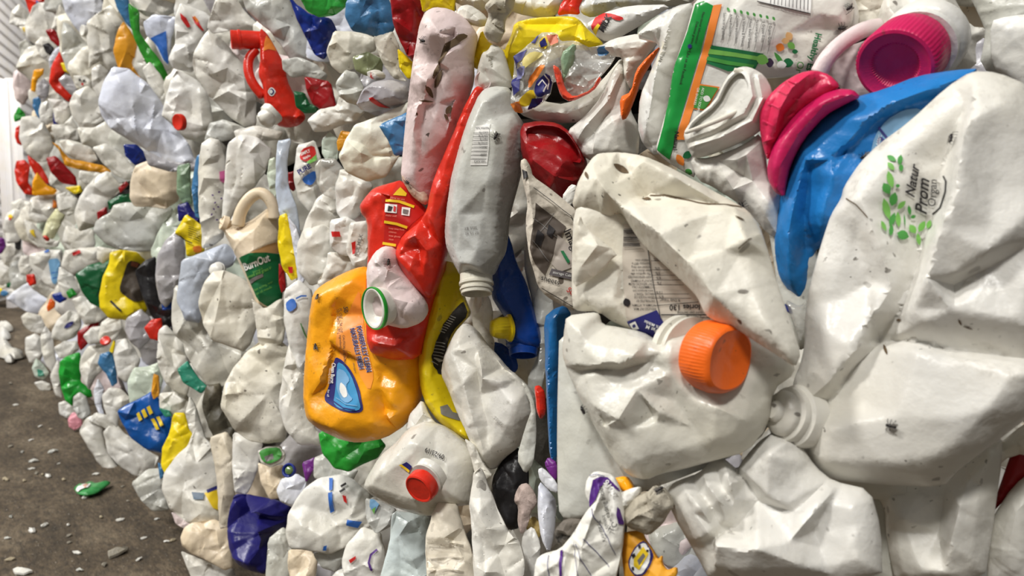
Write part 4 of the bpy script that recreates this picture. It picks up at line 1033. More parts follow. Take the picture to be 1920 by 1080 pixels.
for nm, m_, o_, b_ in (('slogan_outline', WH, .0011, .07), ('slogan', NV, .0018, .02)):
    lettering(AJ, [('POWERFULLY CLEAN', 669, 612, .225, .974, 9, b_, 0, .71), ('NATURALLY FRESH', 657, 616, .225, .974, 9, b_, 0, .71)], m_, off=o_, name=nm)
lettering(AJ, [('50', 645, 575, .06, 1, 8, .02), ('CAUTION: EYE IRRITANT', 643, 628, .04, 1, 4), ('ingredients', 637, 628, .04, 1, 4), ('FL OZ 1.56 QT', 637, 578, .02, 1, 5), ('50 LOADS 1.47 L', 632, 580, .02, 1, 4.5), ('detergent', 662, 680, .2, .97, 3.5)], BR)

# ---- yellow bent strip with torn label
YS = it('detergent_bottle', yellow, 'bent yellow bottle with torn dark label beside the white crushed bottle', [(842, 487), (826, 500), (812, 526), (800, 562), (795, 602), (788, 642), (786, 690), (790, 730), (801, 762), (822, 790), (850, 811), (885, 830), (892, 815), (876, 790), (858, 760), (845, 735), (836, 700), (838, 650), (850, 620), (880, 590), (868, 560), (860, 540), (864, 508)], Z=.80, T=.016, Tb=.04, nf=3, amp=.003, res=46, rim=.014,
    ridges=[[(842, 494, 4), (832, 520, 6), (822, 580, 6), (808, 650, 7), (808, 710, 6), (830, 770, 4)], [(850, 500, 2), (852, 530, -2), (846, 580, -3), (828, 640, -3), (820, 690, -2)]])
prints(YS, 'torn_label', [([(862, 548), (868, 562), (880, 590), (850, 620), (838, 650), (834, 680), (830, 708), (822, 700), (812, 688), (810, 668), (818, 640), (832, 608), (850, 584), (860, 565)], plastic('label_tear_black', S(44, 42, 40), .7, dirt=.6, speck=0)), ([(826, 762), (840, 758), (850, 772), (866, 784), (862, 788), (842, 782), (828, 776)], plastic('label_tear_grey', S(130, 128, 124), .7, dirt=.5, speck=0))], off=.0012)
prints(YS, 'torn_print', [(stroke([(832 + i * 3, 612 - i * 4), (842 + i * 3, 616 - i * 4)], 1.4), ink('pale_print', S(180, 178, 170))) for i in range(-2, 6)] + [(stroke([(815 + i * 2, 665 - i * 6), (828 + i * 2, 672 - i * 6)], 1.4), ink('pale_print', S(180, 178, 170))) for i in range(-2, 5)], off=.002)

# ---- white bottle with stamped number
WB = it('bottle', white, 'crumpled white bottle with a faint stamped number beside the yellow strip', [(872, 604), (856, 620), (842, 648), (831, 678), (828, 702), (842, 732), (860, 778), (878, 814), (890, 850), (906, 870), (926, 883), (942, 862), (970, 840), (990, 802), (1001, 775), (1000, 750), (990, 730), (962, 702), (944, 690), (928, 668), (902, 640), (886, 616)], Z=.745, T=.018, Tb=.05, nf=3, amp=.003, res=52, rim=.014,
    ridges=[[(876, 612, 2), (888, 650, 6), (902, 692, 9), (905, 710, 8), (938, 715, 7), (944, 728, 2), (975, 742, 7), (995, 760, 3)], [(884, 620, 2), (905, 650, -4), (935, 690, -5), (962, 712, -2)], [(895, 690, 2), (902, 740, -3), (915, 790, -1), (920, 850, 2)], [(845, 660, 4), (870, 720, 8), (890, 790, 7), (910, 850, 3)], [(930, 790, 4), (960, 800, 6), (985, 780, 4)]])
lettering(WB, [('70995', 944, 793, -.72, -.7, 6, .01)], ink('embossed', S(206, 204, 198), .4), label='faint stamped number')
# ---- blue shampoo bottle, neck down
SB = it('shampoo_bottle', deepblue, 'deep blue bottle with an open threaded neck pointing down', [(940, 415), (956, 450), (966, 490), (986, 530), (1000, 582), (1012, 622), (1014, 648), (1000, 660), (962, 658), (950, 650), (948, 632), (952, 600), (936, 580), (922, 556), (920, 520), (928, 480)], Z=.80, T=.024, Tb=.035, nf=2, amp=.003, rim=.024, ridges=[[(945, 430, 3), (960, 500, 5), (985, 570, 6), (995, 630, 3)]])
lathe('neck', 981, 648, (0, -.94, .34), 27, [(0, -.4), (1.15, -.4), (1.15, -.05), (1.0, 0), (.98, .25), (1.02, .3), (1.0, .45), (.98, .5), (.96, .72), (.86, .72), (.84, .1), (0, 0)], deepblue, Z=.775, parent=SB.obj)
it('bottle', deepblue, 'deep blue bottle shoulder under the open blue neck', [(924, 640), (945, 645), (968, 670), (972, 690), (965, 700), (942, 690), (928, 668)], Z=.815, nf=2)
TWN = it('milk_jug', dirty, 'twisted dirty translucent neck with a yellow cap between yellow bottle and blue bottle', [(892, 545), (905, 552), (918, 556), (926, 590), (918, 620), (928, 640), (925, 665), (905, 650), (888, 620), (884, 590)], Z=.79, nf=6)
lathe('cap', 952, 614, (-.92, -.05, .4), 21, [(0, -.2), (1.2, -.2), (1.2, 0), (.95, .1), (.98, .8), (.9, 1.1), (.7, 1.5), (.4, 1.6), (0, 1.62)], yellow, Z=.76, ribs=22, rib_h=.03, rib_band=(.1, 1.2), bump=.12, parent=TWN.obj, label='yellow ribbed cap')
it('plastic_film', greyish, 'grey translucent film behind the deep blue bottle', [(978, 480), (1000, 420), (1020, 500), (1040, 575), (1030, 620), (1022, 700), (1008, 760), (985, 720), (1010, 660), (1005, 600)], Z=.80, nf=5)
BV = it('bottle', plastic('cyan_blue', S(22, 98, 158), .3, dirt=.1, speck=.3), 'blue bottle wedged upright in the dark gap beside the near bale', [(1020, 596), (1040, 578), (1060, 572), (1072, 590), (1062, 640), (1055, 700), (1050, 800), (1046, 870), (1032, 862), (1027, 780), (1024, 680)], Z=.63, T=.014, nf=2, ridges=[[(1045, 590, 2), (1036, 700, 5), (1038, 840, 2)]])
for k in range(3):
    tube('thread', [(1022 + k, 612 + k * 9, 3), (1042 + k, 596 + k * 9, 4, 3), (1062 + k * .5, 580 + k * 10, 3)], steel, Z=.614, parent=BV.obj)
# ---- newspaper
NP = it('newspaper', news, 'crumpled dirty newspaper sheet with brown photographs', [(975, 302), (985, 296), (994, 312), (998, 330), (1030, 352), (1062, 378), (1090, 402), (1092, 470), (1088, 540), (1080, 584), (1052, 572), (1024, 556), (1008, 536), (1000, 506), (992, 480), (985, 420), (990, 380), (980, 340)], Z=.575, T=.005, Tb=.012, face=.7, nf=9, amp=.003, res=48, rim=.005, folds=6, ridges=[[(985, 305, 2), (992, 345, 6), (998, 390, 3), (1000, 440, 5), (996, 480, 3)], [(1010, 350, 3), (1050, 385, 4), (1085, 430, 3)]])
prints(NP, 'photograph', [([(1005, 380), (1030, 400), (1062, 425), (1040, 470), (1022, 515), (1004, 495), (994, 465), (1000, 425)], BR, 0), ([(1046, 440), (1070, 460), (1076, 500), (1050, 510), (1035, 495)], ink('pale_photo', S(176, 166, 156))), ([(1035, 503), (1074, 512), (1073, 524), (1030, 515)], ink('slate_band', S(100, 94, 96)))])
prints(NP, 'photo_detail', [(stroke([(1002, 410), (1045, 445)], 1.6), KG), (stroke([(1008, 440), (1040, 400)], 1.4), KG), (stroke([(1000, 450), (1030, 490)], 1.4), KG), ([(1010, 430), (1022, 440), (1015, 462), (1004, 455)], K), ([(1030, 420), (1042, 430), (1036, 446), (1026, 438)], K), ([(1052, 470), (1058, 470), (1070, 490), (1066, 494)], DG), (stroke([(1002, 352), (1040, 380), (1072, 405), (1088, 432)], 1.2), K), (stroke([(1018, 540), (1045, 556), (1078, 575)], 1.2), K), ([(980, 318), (990, 322), (992, 332), (984, 338)], K)], off=.0014)
lettering(NP, [('Imag', 1057, 433, .42, .91, 15, .01)], K)
lettering(NP, [('sheets', 1014, 524, .96, .28, 10, 0)], K)
lettering(NP, [('storage Cab', 1037, 512, .98, .2, 5)], WH, off=.0016)
lettering(NP, [('SOL', 1062, 545, .75, .6, 10, .01)], RE)
# ---- red bowl and what lies above it
RBo = it('plastic_tub', deepred, 'dark red tub with an open rim in front of the white folds', [(976, 232), (1010, 226), (1045, 230), (1066, 246), (1086, 274), (1098, 308), (1088, 340), (1066, 365), (1040, 385), (1004, 345), (978, 296)], Z=.68, T=.016, Tb=.04, nf=3, amp=.003, ridges=[[(985, 268, 2), (1020, 280, 5), (1060, 300, 6), (1094, 312, 2)], [(1000, 300, 6), (1040, 330, 8), (1070, 340, 5)], [(990, 246, -3), (1030, 258, -5), (1075, 285, -2)]])
it('plastic_film', clean, 'small white fold of plastic under the red tub', [(1052, 370), (1070, 345), (1082, 348), (1078, 372), (1066, 392)], Z=.62, nf=2)
it('milk_jug', clean, 'white jug with pleated folds behind the red tub', [(1170, 108), (1174, 150), (1176, 200), (1196, 240), (1192, 300), (1150, 308), (1098, 300), (1080, 268), (1062, 246), (1100, 216), (1130, 178), (1150, 130)], Z=.66, T=.014, Tb=.04, nf=3, amp=.003, ridges=[[(1160, 130, 3), (1140, 190, 5), (1100, 235, 4)], [(1166, 140, -2), (1150, 200, -2), (1115, 250, -2)], [(1170, 160, 4), (1160, 220, 5), (1135, 290, 3)], [(1120, 250, 3), (1110, 290, 4)]])
it('plastic_tub', white, 'white tub edge under the clear printed wrapper', [(962, 190), (985, 176), (1020, 190), (1060, 196), (1110, 170), (1140, 138), (1166, 106), (1168, 130), (1156, 180), (1120, 222), (1070, 232), (1010, 228), (975, 215)], Z=.69, T=.012, Tb=.04, nf=3, ridges=[[(990, 195, 2), (1060, 214, 5), (1120, 190, 3)]])
body('inside', [(984, 242), (1010, 234), (1044, 237), (1064, 250), (1082, 276), (1093, 306), (1064, 302), (1030, 288), (992, 270)], plastic('red_tub_shaded_inside', S(132, 14, 20), .35, dirt=.1, speck=.2), Z=.642, T=-.014, Tb=.02, nf=2, amp=.002, parent=RBo.obj)  # darker copy of the tub red, painted shade for the interior
YP = it('plastic_tub', yellow, 'yellow plastic tub crushed open at the top beside the dirty crumpled wad', [(960, 66), (966, 42), (1000, 33), (1062, 30), (1082, 33), (1098, 52), (1126, 76), (1130, 86), (1100, 95), (1076, 92), (1040, 110), (1010, 125), (970, 128), (960, 165), (950, 140), (945, 100)], Z=.73, T=.016, Tb=.04, nf=4, amp=.004, ridges=[[(968, 46, 2), (985, 70, 6), (975, 95, 4)], [(985, 45, -6), (1040, 45, -8), (1080, 45, -4)], [(990, 92, 5), (1040, 84, 6), (1100, 84, 3)], [(1088, 50, 2), (1096, 74, 4)]])
it('plastic_tub', yellow, 'yellow tub wall curling behind the pinkish tall bottle', [(904, 54), (912, 75), (932, 88), (958, 98), (962, 120), (960, 165), (945, 130), (915, 112), (898, 132), (880, 122), (892, 90)], Z=.76, nf=3, T=.01)
wr = it('food_wrapper', film, 'clear crinkled food wrapper with blue and yellow print', [(965, 105), (990, 85), (1010, 62), (1046, 62), (1050, 78), (1080, 76), (1110, 90), (1145, 78), (1160, 92), (1140, 130), (1112, 165), (1080, 190), (1055, 176), (1040, 150), (1030, 185), (1000, 205), (970, 215), (958, 190), (962, 150)], Z=.66, T=.006, Tb=.008, nf=26, amp=.008, res=56, folds=18, wob=.03)
prints(wr, 'wrapper_print', [([(998, 62), (1012, 60), (1004, 82), (995, 80)], NV), ([(1012, 74), (1030, 66), (1026, 92), (1012, 90)], YE, 1), ([(965, 105), (990, 92), (980, 112), (968, 130)], NV), ([(1008, 150), (1030, 135), (1036, 170), (1012, 185), (1002, 170)], NV, 1), ([(975, 185), (1000, 165), (1008, 185), (990, 200), (976, 200)], YE, 1), ([(990, 150), (1012, 122), (1026, 122), (1010, 145), (992, 168)], OR, 1), ([(958, 195), (976, 190), (978, 212), (966, 218)], OR), ([(962, 150), (978, 140), (976, 170), (964, 180)], NV), ([(980, 112), (1000, 96), (1022, 100), (1000, 118), (984, 130)], ink('straw_print', S(206, 190, 110)), 1), ([(1026, 66), (1044, 64), (1048, 80), (1034, 86)], ink('peach_print', S(214, 120, 90))), ([(970, 130), (986, 124), (984, 142), (970, 150)], ink('lilac_print', S(120, 120, 160))), ([(1000, 185), (1020, 184), (1010, 200), (992, 206)], NV), ([(1120, 90), (1146, 84), (1142, 104), (1122, 106)], steel, 1)])
prints(wr, 'wrapper_letters', [(stroke([(1010, 160), (1018, 150), (1026, 160), (1020, 172)], 3), WH), (stroke([(1014, 80), (1022, 72), (1026, 84), (1016, 88), (1014, 80)], 3), NV), (stroke([(1022, 140), (1030, 150), (1028, 168)], 2.5), WH), (stroke([(968, 150), (972, 172)], 2.5), WH)], off=.0016)
it('plastic_bag', plastic('orange_red_film', S(226, 74, 48), .2, dirt=.1, speck=.2, coat=.5), 'orange-red plastic edge inside the clear wrapper', [(1042, 150), (1036, 120), (1050, 128), (1060, 168), (1076, 182), (1110, 168), (1124, 142), (1128, 150), (1112, 172), (1070, 192), (1052, 182)], Z=.648, T=.006, nf=4)
it('plastic_scrap', sage, 'pale green plastic sliver standing in the clear wrapper', [(1050, 100), (1080, 78), (1078, 110), (1062, 150), (1056, 158)], Z=.65, nf=2, T=.004)
it('plastic_scrap', orange, 'orange plastic strip between white jugs under the milk wrapper', [(1241, 84), (1228, 108), (1202, 150), (1192, 182), (1176, 222), (1165, 226), (1162, 182), (1184, 172), (1192, 132), (1214, 106)], Z=.62, T=.008, nf=3, ridges=[[(1235, 90, 1), (1200, 140, 4), (1190, 175, 2), (1172, 215, 3)]])
it('plastic_film', glossy, 'crumpled white film beside the green pouch edge', [(1188, 70), (1230, 32), (1270, 10), (1302, 4), (1290, 60), (1266, 130), (1252, 200), (1246, 262), (1232, 296), (1205, 270), (1196, 240), (1200, 180), (1222, 130), (1242, 84)], Z=.56, T=.012, Tb=.03, nf=8, amp=.004, ridges=[[(1260, 40, 3), (1230, 130, 5), (1215, 230, 3)]])
it('milk_jug', white, 'white jug folded under the milk wrapper at the top', [(1120, 90), (1150, 72), (1200, 62), (1240, 72), (1215, 104), (1192, 132), (1184, 170), (1172, 150), (1168, 108), (1145, 105)], Z=.64, T=.01, nf=5)
MC = it('carton', clean, 'white milk wrapper with a red and black brand mark at the top', [(1095, 48), (1130, 24), (1180, 10), (1262, 8), (1222, 36), (1180, 60), (1150, 78), (1128, 76)], Z=.66, T=.008, nf=4)
prints(MC, 'brand_mark', [([(1108, 52), (1118, 30), (1130, 24), (1150, 26), (1172, 34), (1160, 40), (1140, 30), (1124, 52), (1118, 66)], RE, 1), ([(1112, 58), (1122, 44), (1126, 48), (1118, 68)], YE)])
lettering(MC, [('MILK', 1132, 62, .45, -.89, 12, .03, .2, .9)], K)
it('plastic_bag', red, 'bright red plastic bag scrap at the top edge beside the yellow tub', [(1044, 30), (1052, 4), (1070, -12), (1100, -12), (1085, 12), (1088, 28), (1064, 26)], Z=.74, nf=5)
it('tissue_wad', plastic('sooty_paper', S(186, 180, 166), .8, dirt=.8, speck=.9, bump=.5, stain=S(70, 64, 52)), 'dirty speckled wad of paper hanging over the yellow tub rim', [(910, 50), (918, 28), (908, 12), (928, -8), (968, -10), (962, 20), (948, 36), (946, 60), (936, 82), (918, 76), (908, 64)], Z=.71, T=.012, nf=10, amp=.006)
it('plastic_film', dirty, 'rolled dirty white plastic tube at the top beside the paper wad', [(855, 36), (862, 12), (880, 8), (905, 24), (916, 38), (906, 52), (880, 46)], Z=.74, T=.012, nf=4)
it('plastic_film', dirty, 'crinkled dirty film along the top edge over the yellow tub', [(845, 0), (870, -14), (1050, -14), (1056, 10), (1040, 32), (1010, 34), (970, 26), (930, 10), (900, 22), (868, 12)], Z=.78, T=.012, nf=10, amp=.006)
it('plastic_film', greyish, 'grey shaded film at the top edge beside the red bag scrap', [(1086, 10), (1110, -14), (1320, -14), (1290, 10), (1200, 14), (1140, 22), (1110, 34), (1090, 26)], Z=.72, nf=5)
# ---- right of the gap, lower middle
it('plastic_scrap', red, 'small red and white printed plastic sliver in the dark gap', [(1002, 724), (1012, 722), (1022, 735), (1024, 775), (1014, 788), (1006, 770), (1004, 745)], Z=.66, T=.006, nf=3)
it('milk_jug', greyish, 'grey-white jug side running down beside the dark gap', [(975, 712), (990, 724), (1004, 760), (1006, 820), (1000, 870), (985, 890), (968, 860), (985, 800), (998, 765)], Z=.70, nf=3)
it('plastic_bag', black, 'black plastic bag hanging in the dark gap', [(925, 895), (940, 862), (965, 838), (985, 845), (992, 880), (990, 930), (975, 990), (955, 995), (938, 975), (920, 930)], Z=.74, T=.014, nf=8)
it('tissue_wad', plastic('mauve_tissue', S(190, 172, 166), .85, dirt=.4, speck=.3, bump=.4), 'crumpled mauve tissue on the black bag in the dark gap', [(966, 925), (975, 908), (990, 905), (1004, 925), (1008, 945), (995, 960), (990, 985), (978, 1005), (970, 980), (972, 950), (964, 940)], Z=.71, T=.006, nf=8)
it('plastic_scrap', plastic('soiled_yellow', S(186, 162, 100), .6, dirt=.6, speck=.8), 'soiled yellowish scrap under the mauve tissue', [(985, 985), (1000, 965), (1016, 985), (1012, 1010), (995, 1015)], Z=.72, nf=4)
it('milk_jug', bluish, 'white plastic edge with purple cap fragment beside the blue bottle', [(1008, 880), (1018, 876), (1045, 905), (1046, 925), (1030, 920), (1012, 900)], Z=.60, nf=2)
it('plastic_scrap', purple, 'purple plastic fragment beside the blue upright bottle', [(1020, 870), (1028, 856), (1045, 868), (1044, 902), (1034, 895)], Z=.615, nf=2)
it('plastic_film', bluish, 'bluish white film hanging in the gap beside the paper form', [(1010, 900), (1030, 920), (1044, 940), (1040, 1000), (1030, 1040), (1015, 1010), (1008, 960)], Z=.63, nf=4, T=.008)
it('milk_jug', clean, 'white jug side at the bottom of the dark gap', [(980, 1000), (1000, 985), (1014, 1020), (1012, 1050), (1000, 1095), (978, 1095), (976, 1040)], Z=.70, nf=4)
# ================================================================== upper bales further along the row
def cap_on(B, px, py, r, axis, mat, prof=None, label=None, Zoff=0.0, ribs=0, name='cap', **kw):
    return lathe(name, px, py, axis, r, prof or CAP, mat, Z=B.f.Z - Zoff, parent=B.obj, label=label, ribs=ribs, **kw)
FACE = (-.35, -.15, .92)
# ---- red detergent bottle with the loop handle
RD = it('detergent_bottle', red, 'red detergent bottle with loop handle and white swirled cap', [(488, 52), (500, 62), (512, 82), (524, 104), (535, 125), (538, 150), (552, 180), (565, 205), (574, 222), (560, 236), (540, 240), (520, 236), (505, 212), (496, 190), (496, 165), (485, 140), (490, 110)], .06, T=.022, nf=3, amp=.004, res=44,
    ridges=[[(489, 60, 2), (495, 110, 4), (500, 150, 3), (502, 190, 3)], [(520, 100, 5), (530, 160, 7), (555, 215, 5)]])
lathe('spout', 470, 75, (-.93, -.1, .36), 17, [(0, -1.3), (.95, -1.3), (1.0, .3), (1.0, 1.0), (1.08, 1.05), (1.08, 1.3), (1.0, 1.35), (1.02, 2.0), (.9, 2.05), (.86, 1.3), (0, 1.0)], red, Z=RD.f.Z - .005, parent=RD.obj)
tube('handle', [(482, 92, 8), (466, 108, 9, 4), (465, 135, 9, 6), (474, 158, 9, 6), (494, 182, 9, 2)], red, Z=RD.f.Z, parent=RD.obj)
prints(RD, 'round_emblem', [(leafshape(510, 172, 16, 17, 0), WH, 1), (leafshape(510, 172, 11, 12, 0), NV, 1)])
prints(RD, 'emblem_ring', [(leafshape(510, 172, 7, 8, 0), WH, 1)], off=.003)
prints(RD, 'orange_flame_print', [([(489, 62), (495, 70), (505, 80), (512, 94), (504, 92), (494, 96)], OR)])
cap_on(RD, 508, 214, 21, (-.55, -.75, .4), clean, [(0, -.3), (1.0, -.3), (1.02, .2), (.85, .35), (.8, .8), (.6, 1.1), (.3, 1.2), (0, 1.2)], 'white cap', .03, bump=.2)
UP = [
 # name, material, label, outline, dz
 ('plastic_bag', greyish, 'clear dirty plastic bag above the red detergent bottle', [(455, -8), (540, -10), (549, 25), (562, 52), (580, 86), (588, 110), (574, 122), (548, 118), (532, 92), (510, 62), (490, 45), (466, 22)], .05),
 ('bottle', royal, 'royal blue crushed bottle hanging under the green bowl', [(542, -8), (560, 12), (580, 28), (618, 36), (631, 60), (620, 88), (606, 108), (590, 100), (575, 70), (560, 40)], .05),
 ('plastic_tub', plastic('bright_green_bowl', S(52, 168, 66), .22, dirt=.05, speck=.2, coat=.4), 'green translucent bowl at the top edge', [(562, -10), (652, -10), (647, 12), (626, 28), (600, 32), (578, 20)], .06),
 ('bottle', steel, 'steel blue crumpled bottle at the top edge beside the dark red vessel', [(652, 4), (672, -10), (722, -10), (736, 25), (737, 52), (722, 73), (706, 66), (686, 62), (662, 55), (650, 32)], .06),
 ('bottle', deepred, 'dark red glossy vessel behind the pinkish tall bottle', [(733, -10), (796, -10), (792, 40), (784, 80), (780, 118), (764, 100), (748, 70), (738, 40)], .05),
 ('plastic_tub', yellow, 'yellow tub at the top edge behind the pinkish tall bottle', [(788, -12), (852, -12), (849, 22), (815, 12), (794, 22)], .06),
 ('plastic_scrap', yellow, 'yellow strip beneath the dark red vessel', [(746, 92), (778, 122), (776, 146), (764, 146), (750, 128)], .03),
 ('milk_jug', dirty, 'crumpled white jug with creased face beneath the steel blue bottle', [(628, 60), (655, 60), (686, 65), (708, 75), (702, 96), (682, 102), (665, 126), (640, 136), (622, 122), (614, 95)], .03),
 ('milk_jug', dirty, 'narrow white crumpled jug neck beside the dark red vessel', [(700, 72), (735, 60), (748, 88), (748, 130), (762, 152), (738, 146), (718, 118)], .04),
 ('plastic_tub', greyish, 'white cup lying on its side above the red-marked grey bottle', [(630, 156), (648, 132), (668, 138), (682, 165), (674, 197), (652, 192), (636, 180)], .05),
 ('plastic_film', plastic('dull_green_film', S(150, 158, 120), .2, dirt=.3, coat=.4), 'crinkled clear film wad between white jugs', [(662, 108), (690, 98), (716, 112), (714, 135), (690, 142), (668, 132)], .02),
 ('bottle', deepred, 'deep red bottle piece below the clear bag', [(572, 146), (618, 155), (629, 200), (605, 206), (588, 196), (576, 170)], .02),
 ('bottle', darkgreen, 'dark green bottle neck in shade beside the deep red piece', [(552, 172), (570, 175), (580, 195), (596, 198), (594, 210), (572, 212), (556, 200)], .03),
 ('milk_jug', white, 'white crushed jug strip below the deep red piece', [(578, 225), (600, 205), (630, 200), (640, 172), (656, 192), (682, 210), (668, 226), (640, 235), (610, 246), (590, 245)], .04),
 ('milk_jug', greyish, 'white film fold with pale red tint above the deep red piece', [(530, 112), (560, 108), (590, 120), (612, 140), (606, 152), (572, 142), (548, 146), (532, 130)], .03),
 ('milk_jug', white, 'large dirty white jug with a curved seam beside the red detergent bottle', [(392, 60), (378, 78), (366, 100), (363, 122), (372, 148), (396, 182), (430, 216), (456, 235), (478, 232), (478, 182), (464, 132), (442, 106), (420, 80)], .05),
 ('milk_jug', white, 'white jug shoulder at the top edge over the red detergent bottle', [(408, -8), (440, -8), (456, 20), (484, 48), (474, 56), (440, 56), (400, 62), (390, 50)], .06),
 ('plastic_bag', clean, 'white bag with small red lettering beside the green strip', [(338, 8), (356, 15), (384, 25), (396, 36), (388, 60), (372, 96), (366, 124), (360, 133), (326, 126), (316, 110), (330, 80), (328, 40)], .07),
 ('plastic_bag', plastic('blue_white_bag', S(214, 220, 238), .25, dirt=.05, coat=.3), 'white and blue printed bag beside the green strip', [(271, 44), (288, 30), (330, 34), (328, 48), (320, 70), (316, 122), (306, 112), (290, 80), (276, 66)], .04),
 ('milk_jug', white, 'white jug base at the top edge above the blue printed bag', [(238, -6), (332, -10), (332, 20), (310, 31), (276, 31), (255, 16)], .07),
 ('bottle', plastic('leaf_green', S(52, 146, 44), .32, dirt=.1, speck=.2), 'long green bottle strip running down between white bags', [(243, 12), (262, 25), (263, 64), (282, 90), (302, 116), (320, 155), (314, 168), (298, 150), (274, 116), (254, 76), (246, 45)], .07),
 ('bottle', steel, 'steel blue strip at the top beside the green strip', [(213, -8), (240, -4), (246, 40), (250, 58), (234, 40), (220, 15)], .06),
 ('bottle', gold, 'ochre yellow bottle neck hanging above the big bluish white bag', [(232, 45), (222, 60), (214, 96), (224, 130), (246, 136), (266, 154), (269, 145), (256, 115), (255, 80), (244, 60)], .08),
 ('milk_jug', white, 'white jug with a small round cap beside the ochre bottle', [(164, 42), (198, 18), (215, 8), (226, 28), (233, 48), (216, 60), (217, 90), (222, 122), (206, 132), (190, 112), (176, 120), (168, 128), (168, 92), (164, 70)], .08),
 ('milk_jug', bluish, 'bluish white jug at the top edge above the small round cap', [(117, -8), (126, 25), (140, 46), (156, 66), (176, 50), (196, 30), (192, 8), (182, -8)], .08),
 ('milk_jug', greyish, 'grey-white jug panel beside the red curved handle', [(119, 44), (132, 50), (164, 84), (172, 130), (170, 152), (142, 142), (126, 132), (116, 100)], .05),
 ('plastic_bag', bluish, 'big bluish white bag bulging over the bale edge', [(216, 132), (245, 136), (262, 150), (282, 166), (302, 196), (318, 230), (332, 246), (346, 262), (358, 290), (372, 302), (346, 307), (310, 300), (270, 275), (240, 258), (210, 238), (195, 215), (191, 195), (198, 165)], .10),
 ('milk_jug', clean, 'white jug with a round red cap beside the big bluish bag', [(332, 134), (320, 160), (312, 186), (304, 216), (320, 228), (346, 256), (372, 264), (402, 256), (398, 230), (394, 200), (386, 170), (366, 150)], .07),
 ('milk_jug', white, 'white jug strip between the green strip and the red-capped jug', [(268, 130), (282, 118), (300, 140), (316, 168), (318, 190), (310, 215), (296, 190), (282, 165)], .05),
 ('milk_jug', white, 'round white jug beneath the grey-white panel', [(140, 174), (164, 162), (184, 178), (194, 200), (196, 222), (176, 240), (150, 238), (136, 216), (131, 195)], .08),
 ('milk_jug', white, 'white jug neck under the small round cap jug', [(172, 130), (188, 122), (204, 134), (205, 160), (198, 185), (186, 180), (174, 165)], .06),
 ('milk_jug', white, 'white jug below the round white jug beside the big bluish bag', [(146, 240), (178, 240), (198, 228), (215, 245), (240, 262), (232, 290), (205, 280), (180, 275), (155, 270)], .06),
 ('detergent_bottle', red, 'red curved bottle handle far along the upper bale', [(116, 92), (98, 124), (93, 155), (104, 170), (124, 186), (134, 190), (137, 178), (118, 160), (112, 150), (123, 136), (118, 110)], .10),
 ('milk_jug', bluish, 'white cap-like dome behind the red curved handle', [(92, 110), (104, 92), (117, 86), (116, 95), (102, 120), (94, 128)], .09),
 ('plastic_scrap', yellow, 'small yellow plastic piece beside the red curved handle', [(114, 119), (120, 118), (133, 132), (130, 138), (120, 133)], .10),
 ('milk_jug', smoky, 'grey jug with dark label behind the red curved handle', [(110, 150), (122, 140), (138, 146), (150, 160), (146, 180), (136, 180), (120, 164)], .08),
 ('carton', white, 'white printed piece with small dark marks below the grey-white panel', [(138, 142), (158, 142), (172, 152), (172, 165), (152, 165), (142, 158)], .08),
 ('detergent_bottle', red, 'red jug with blue marks at the top of the far bale', [(47, -6), (60, 34), (74, 48), (92, 51), (96, 40), (91, 10), (88, -6)], .10),
 ('milk_jug', white, 'cream white jug beside the red blue-marked jug', [(112, 8), (126, 28), (122, 45), (108, 56), (96, 54), (104, 30)], .09),
 ('milk_jug', pinkish, 'pale jug at the top between red jug and bluish jug', [(92, -6), (116, -6), (114, 12), (104, 28), (96, 20)], .08),
 ('bottle', deepred, 'dark red bottle below the red blue-marked jug', [(86, 58), (100, 54), (116, 72), (118, 86), (108, 86), (96, 76)], .08),
 ('milk_jug', white, 'white jug with a dark opening at the far end', [(66, 82), (78, 70), (94, 72), (108, 88), (104, 112), (90, 116), (76, 104)], .09),
 ('milk_jug', greyish, 'grey jug with blue tint at the far end of the upper bale', [(36, 82), (50, 74), (64, 90), (74, 110), (88, 120), (74, 130), (56, 126), (40, 112)], .08),
 ('milk_jug', white, 'white jug at the far end beside the metal siding', [(22, 22), (36, 8), (50, 20), (58, 38), (58, 54), (44, 56), (30, 48), (18, 44)], .09),
 ('milk_jug', white, 'white jug with yellow print at the far end', [(36, 50), (60, 48), (80, 52), (88, 64), (76, 74), (58, 72), (44, 64)], .10),
 ('milk_jug', pinkish, 'speckled white jug at the far end above the green cap', [(26, 136), (44, 124), (62, 132), (62, 150), (58, 176), (44, 196), (30, 186), (24, 160)], .09),
 ('bottle', amber, 'amber bottle at the far end of the upper bale', [(64, 132), (82, 130), (80, 140), (70, 150), (66, 172), (58, 168), (60, 150)], .11),
 ('milk_jug', smoky, 'greyish translucent jug beside the far amber bottle', [(70, 158), (82, 146), (92, 158), (90, 180), (80, 190), (70, 178)], .10),
 ('bottle', steel, 'small blue bottle beside the far white disc', [(62, 186), (74, 182), (78, 198), (74, 222), (68, 214), (62, 200)], .10),
 ('plastic_tub', clean, 'oval white tub lid at the far end', [(78, 192), (90, 190), (100, 206), (100, 226), (88, 234), (76, 226), (73, 208)], .11),
 ('plastic_scrap', green, 'green wedge of plastic at the far end of the upper bale', [(35, 200), (47, 214), (46, 222), (28, 228), (26, 218)], .11),
 ('milk_jug', white, 'white jug beside the oval tub lid', [(90, 186), (118, 188), (134, 196), (130, 222), (118, 236), (104, 228), (100, 206)], .08),
 ('plastic_scrap', navy, 'dark patterned scrap below the oval tub lid', [(100, 212), (108, 210), (114, 228), (106, 238), (100, 232)], .10),
 ('milk_jug', white, 'white jug standing before the red ring at the far end', [(40, 222), (60, 219), (80, 226), (94, 254), (100, 276), (90, 300), (70, 302), (50, 286), (37, 260)], .12),
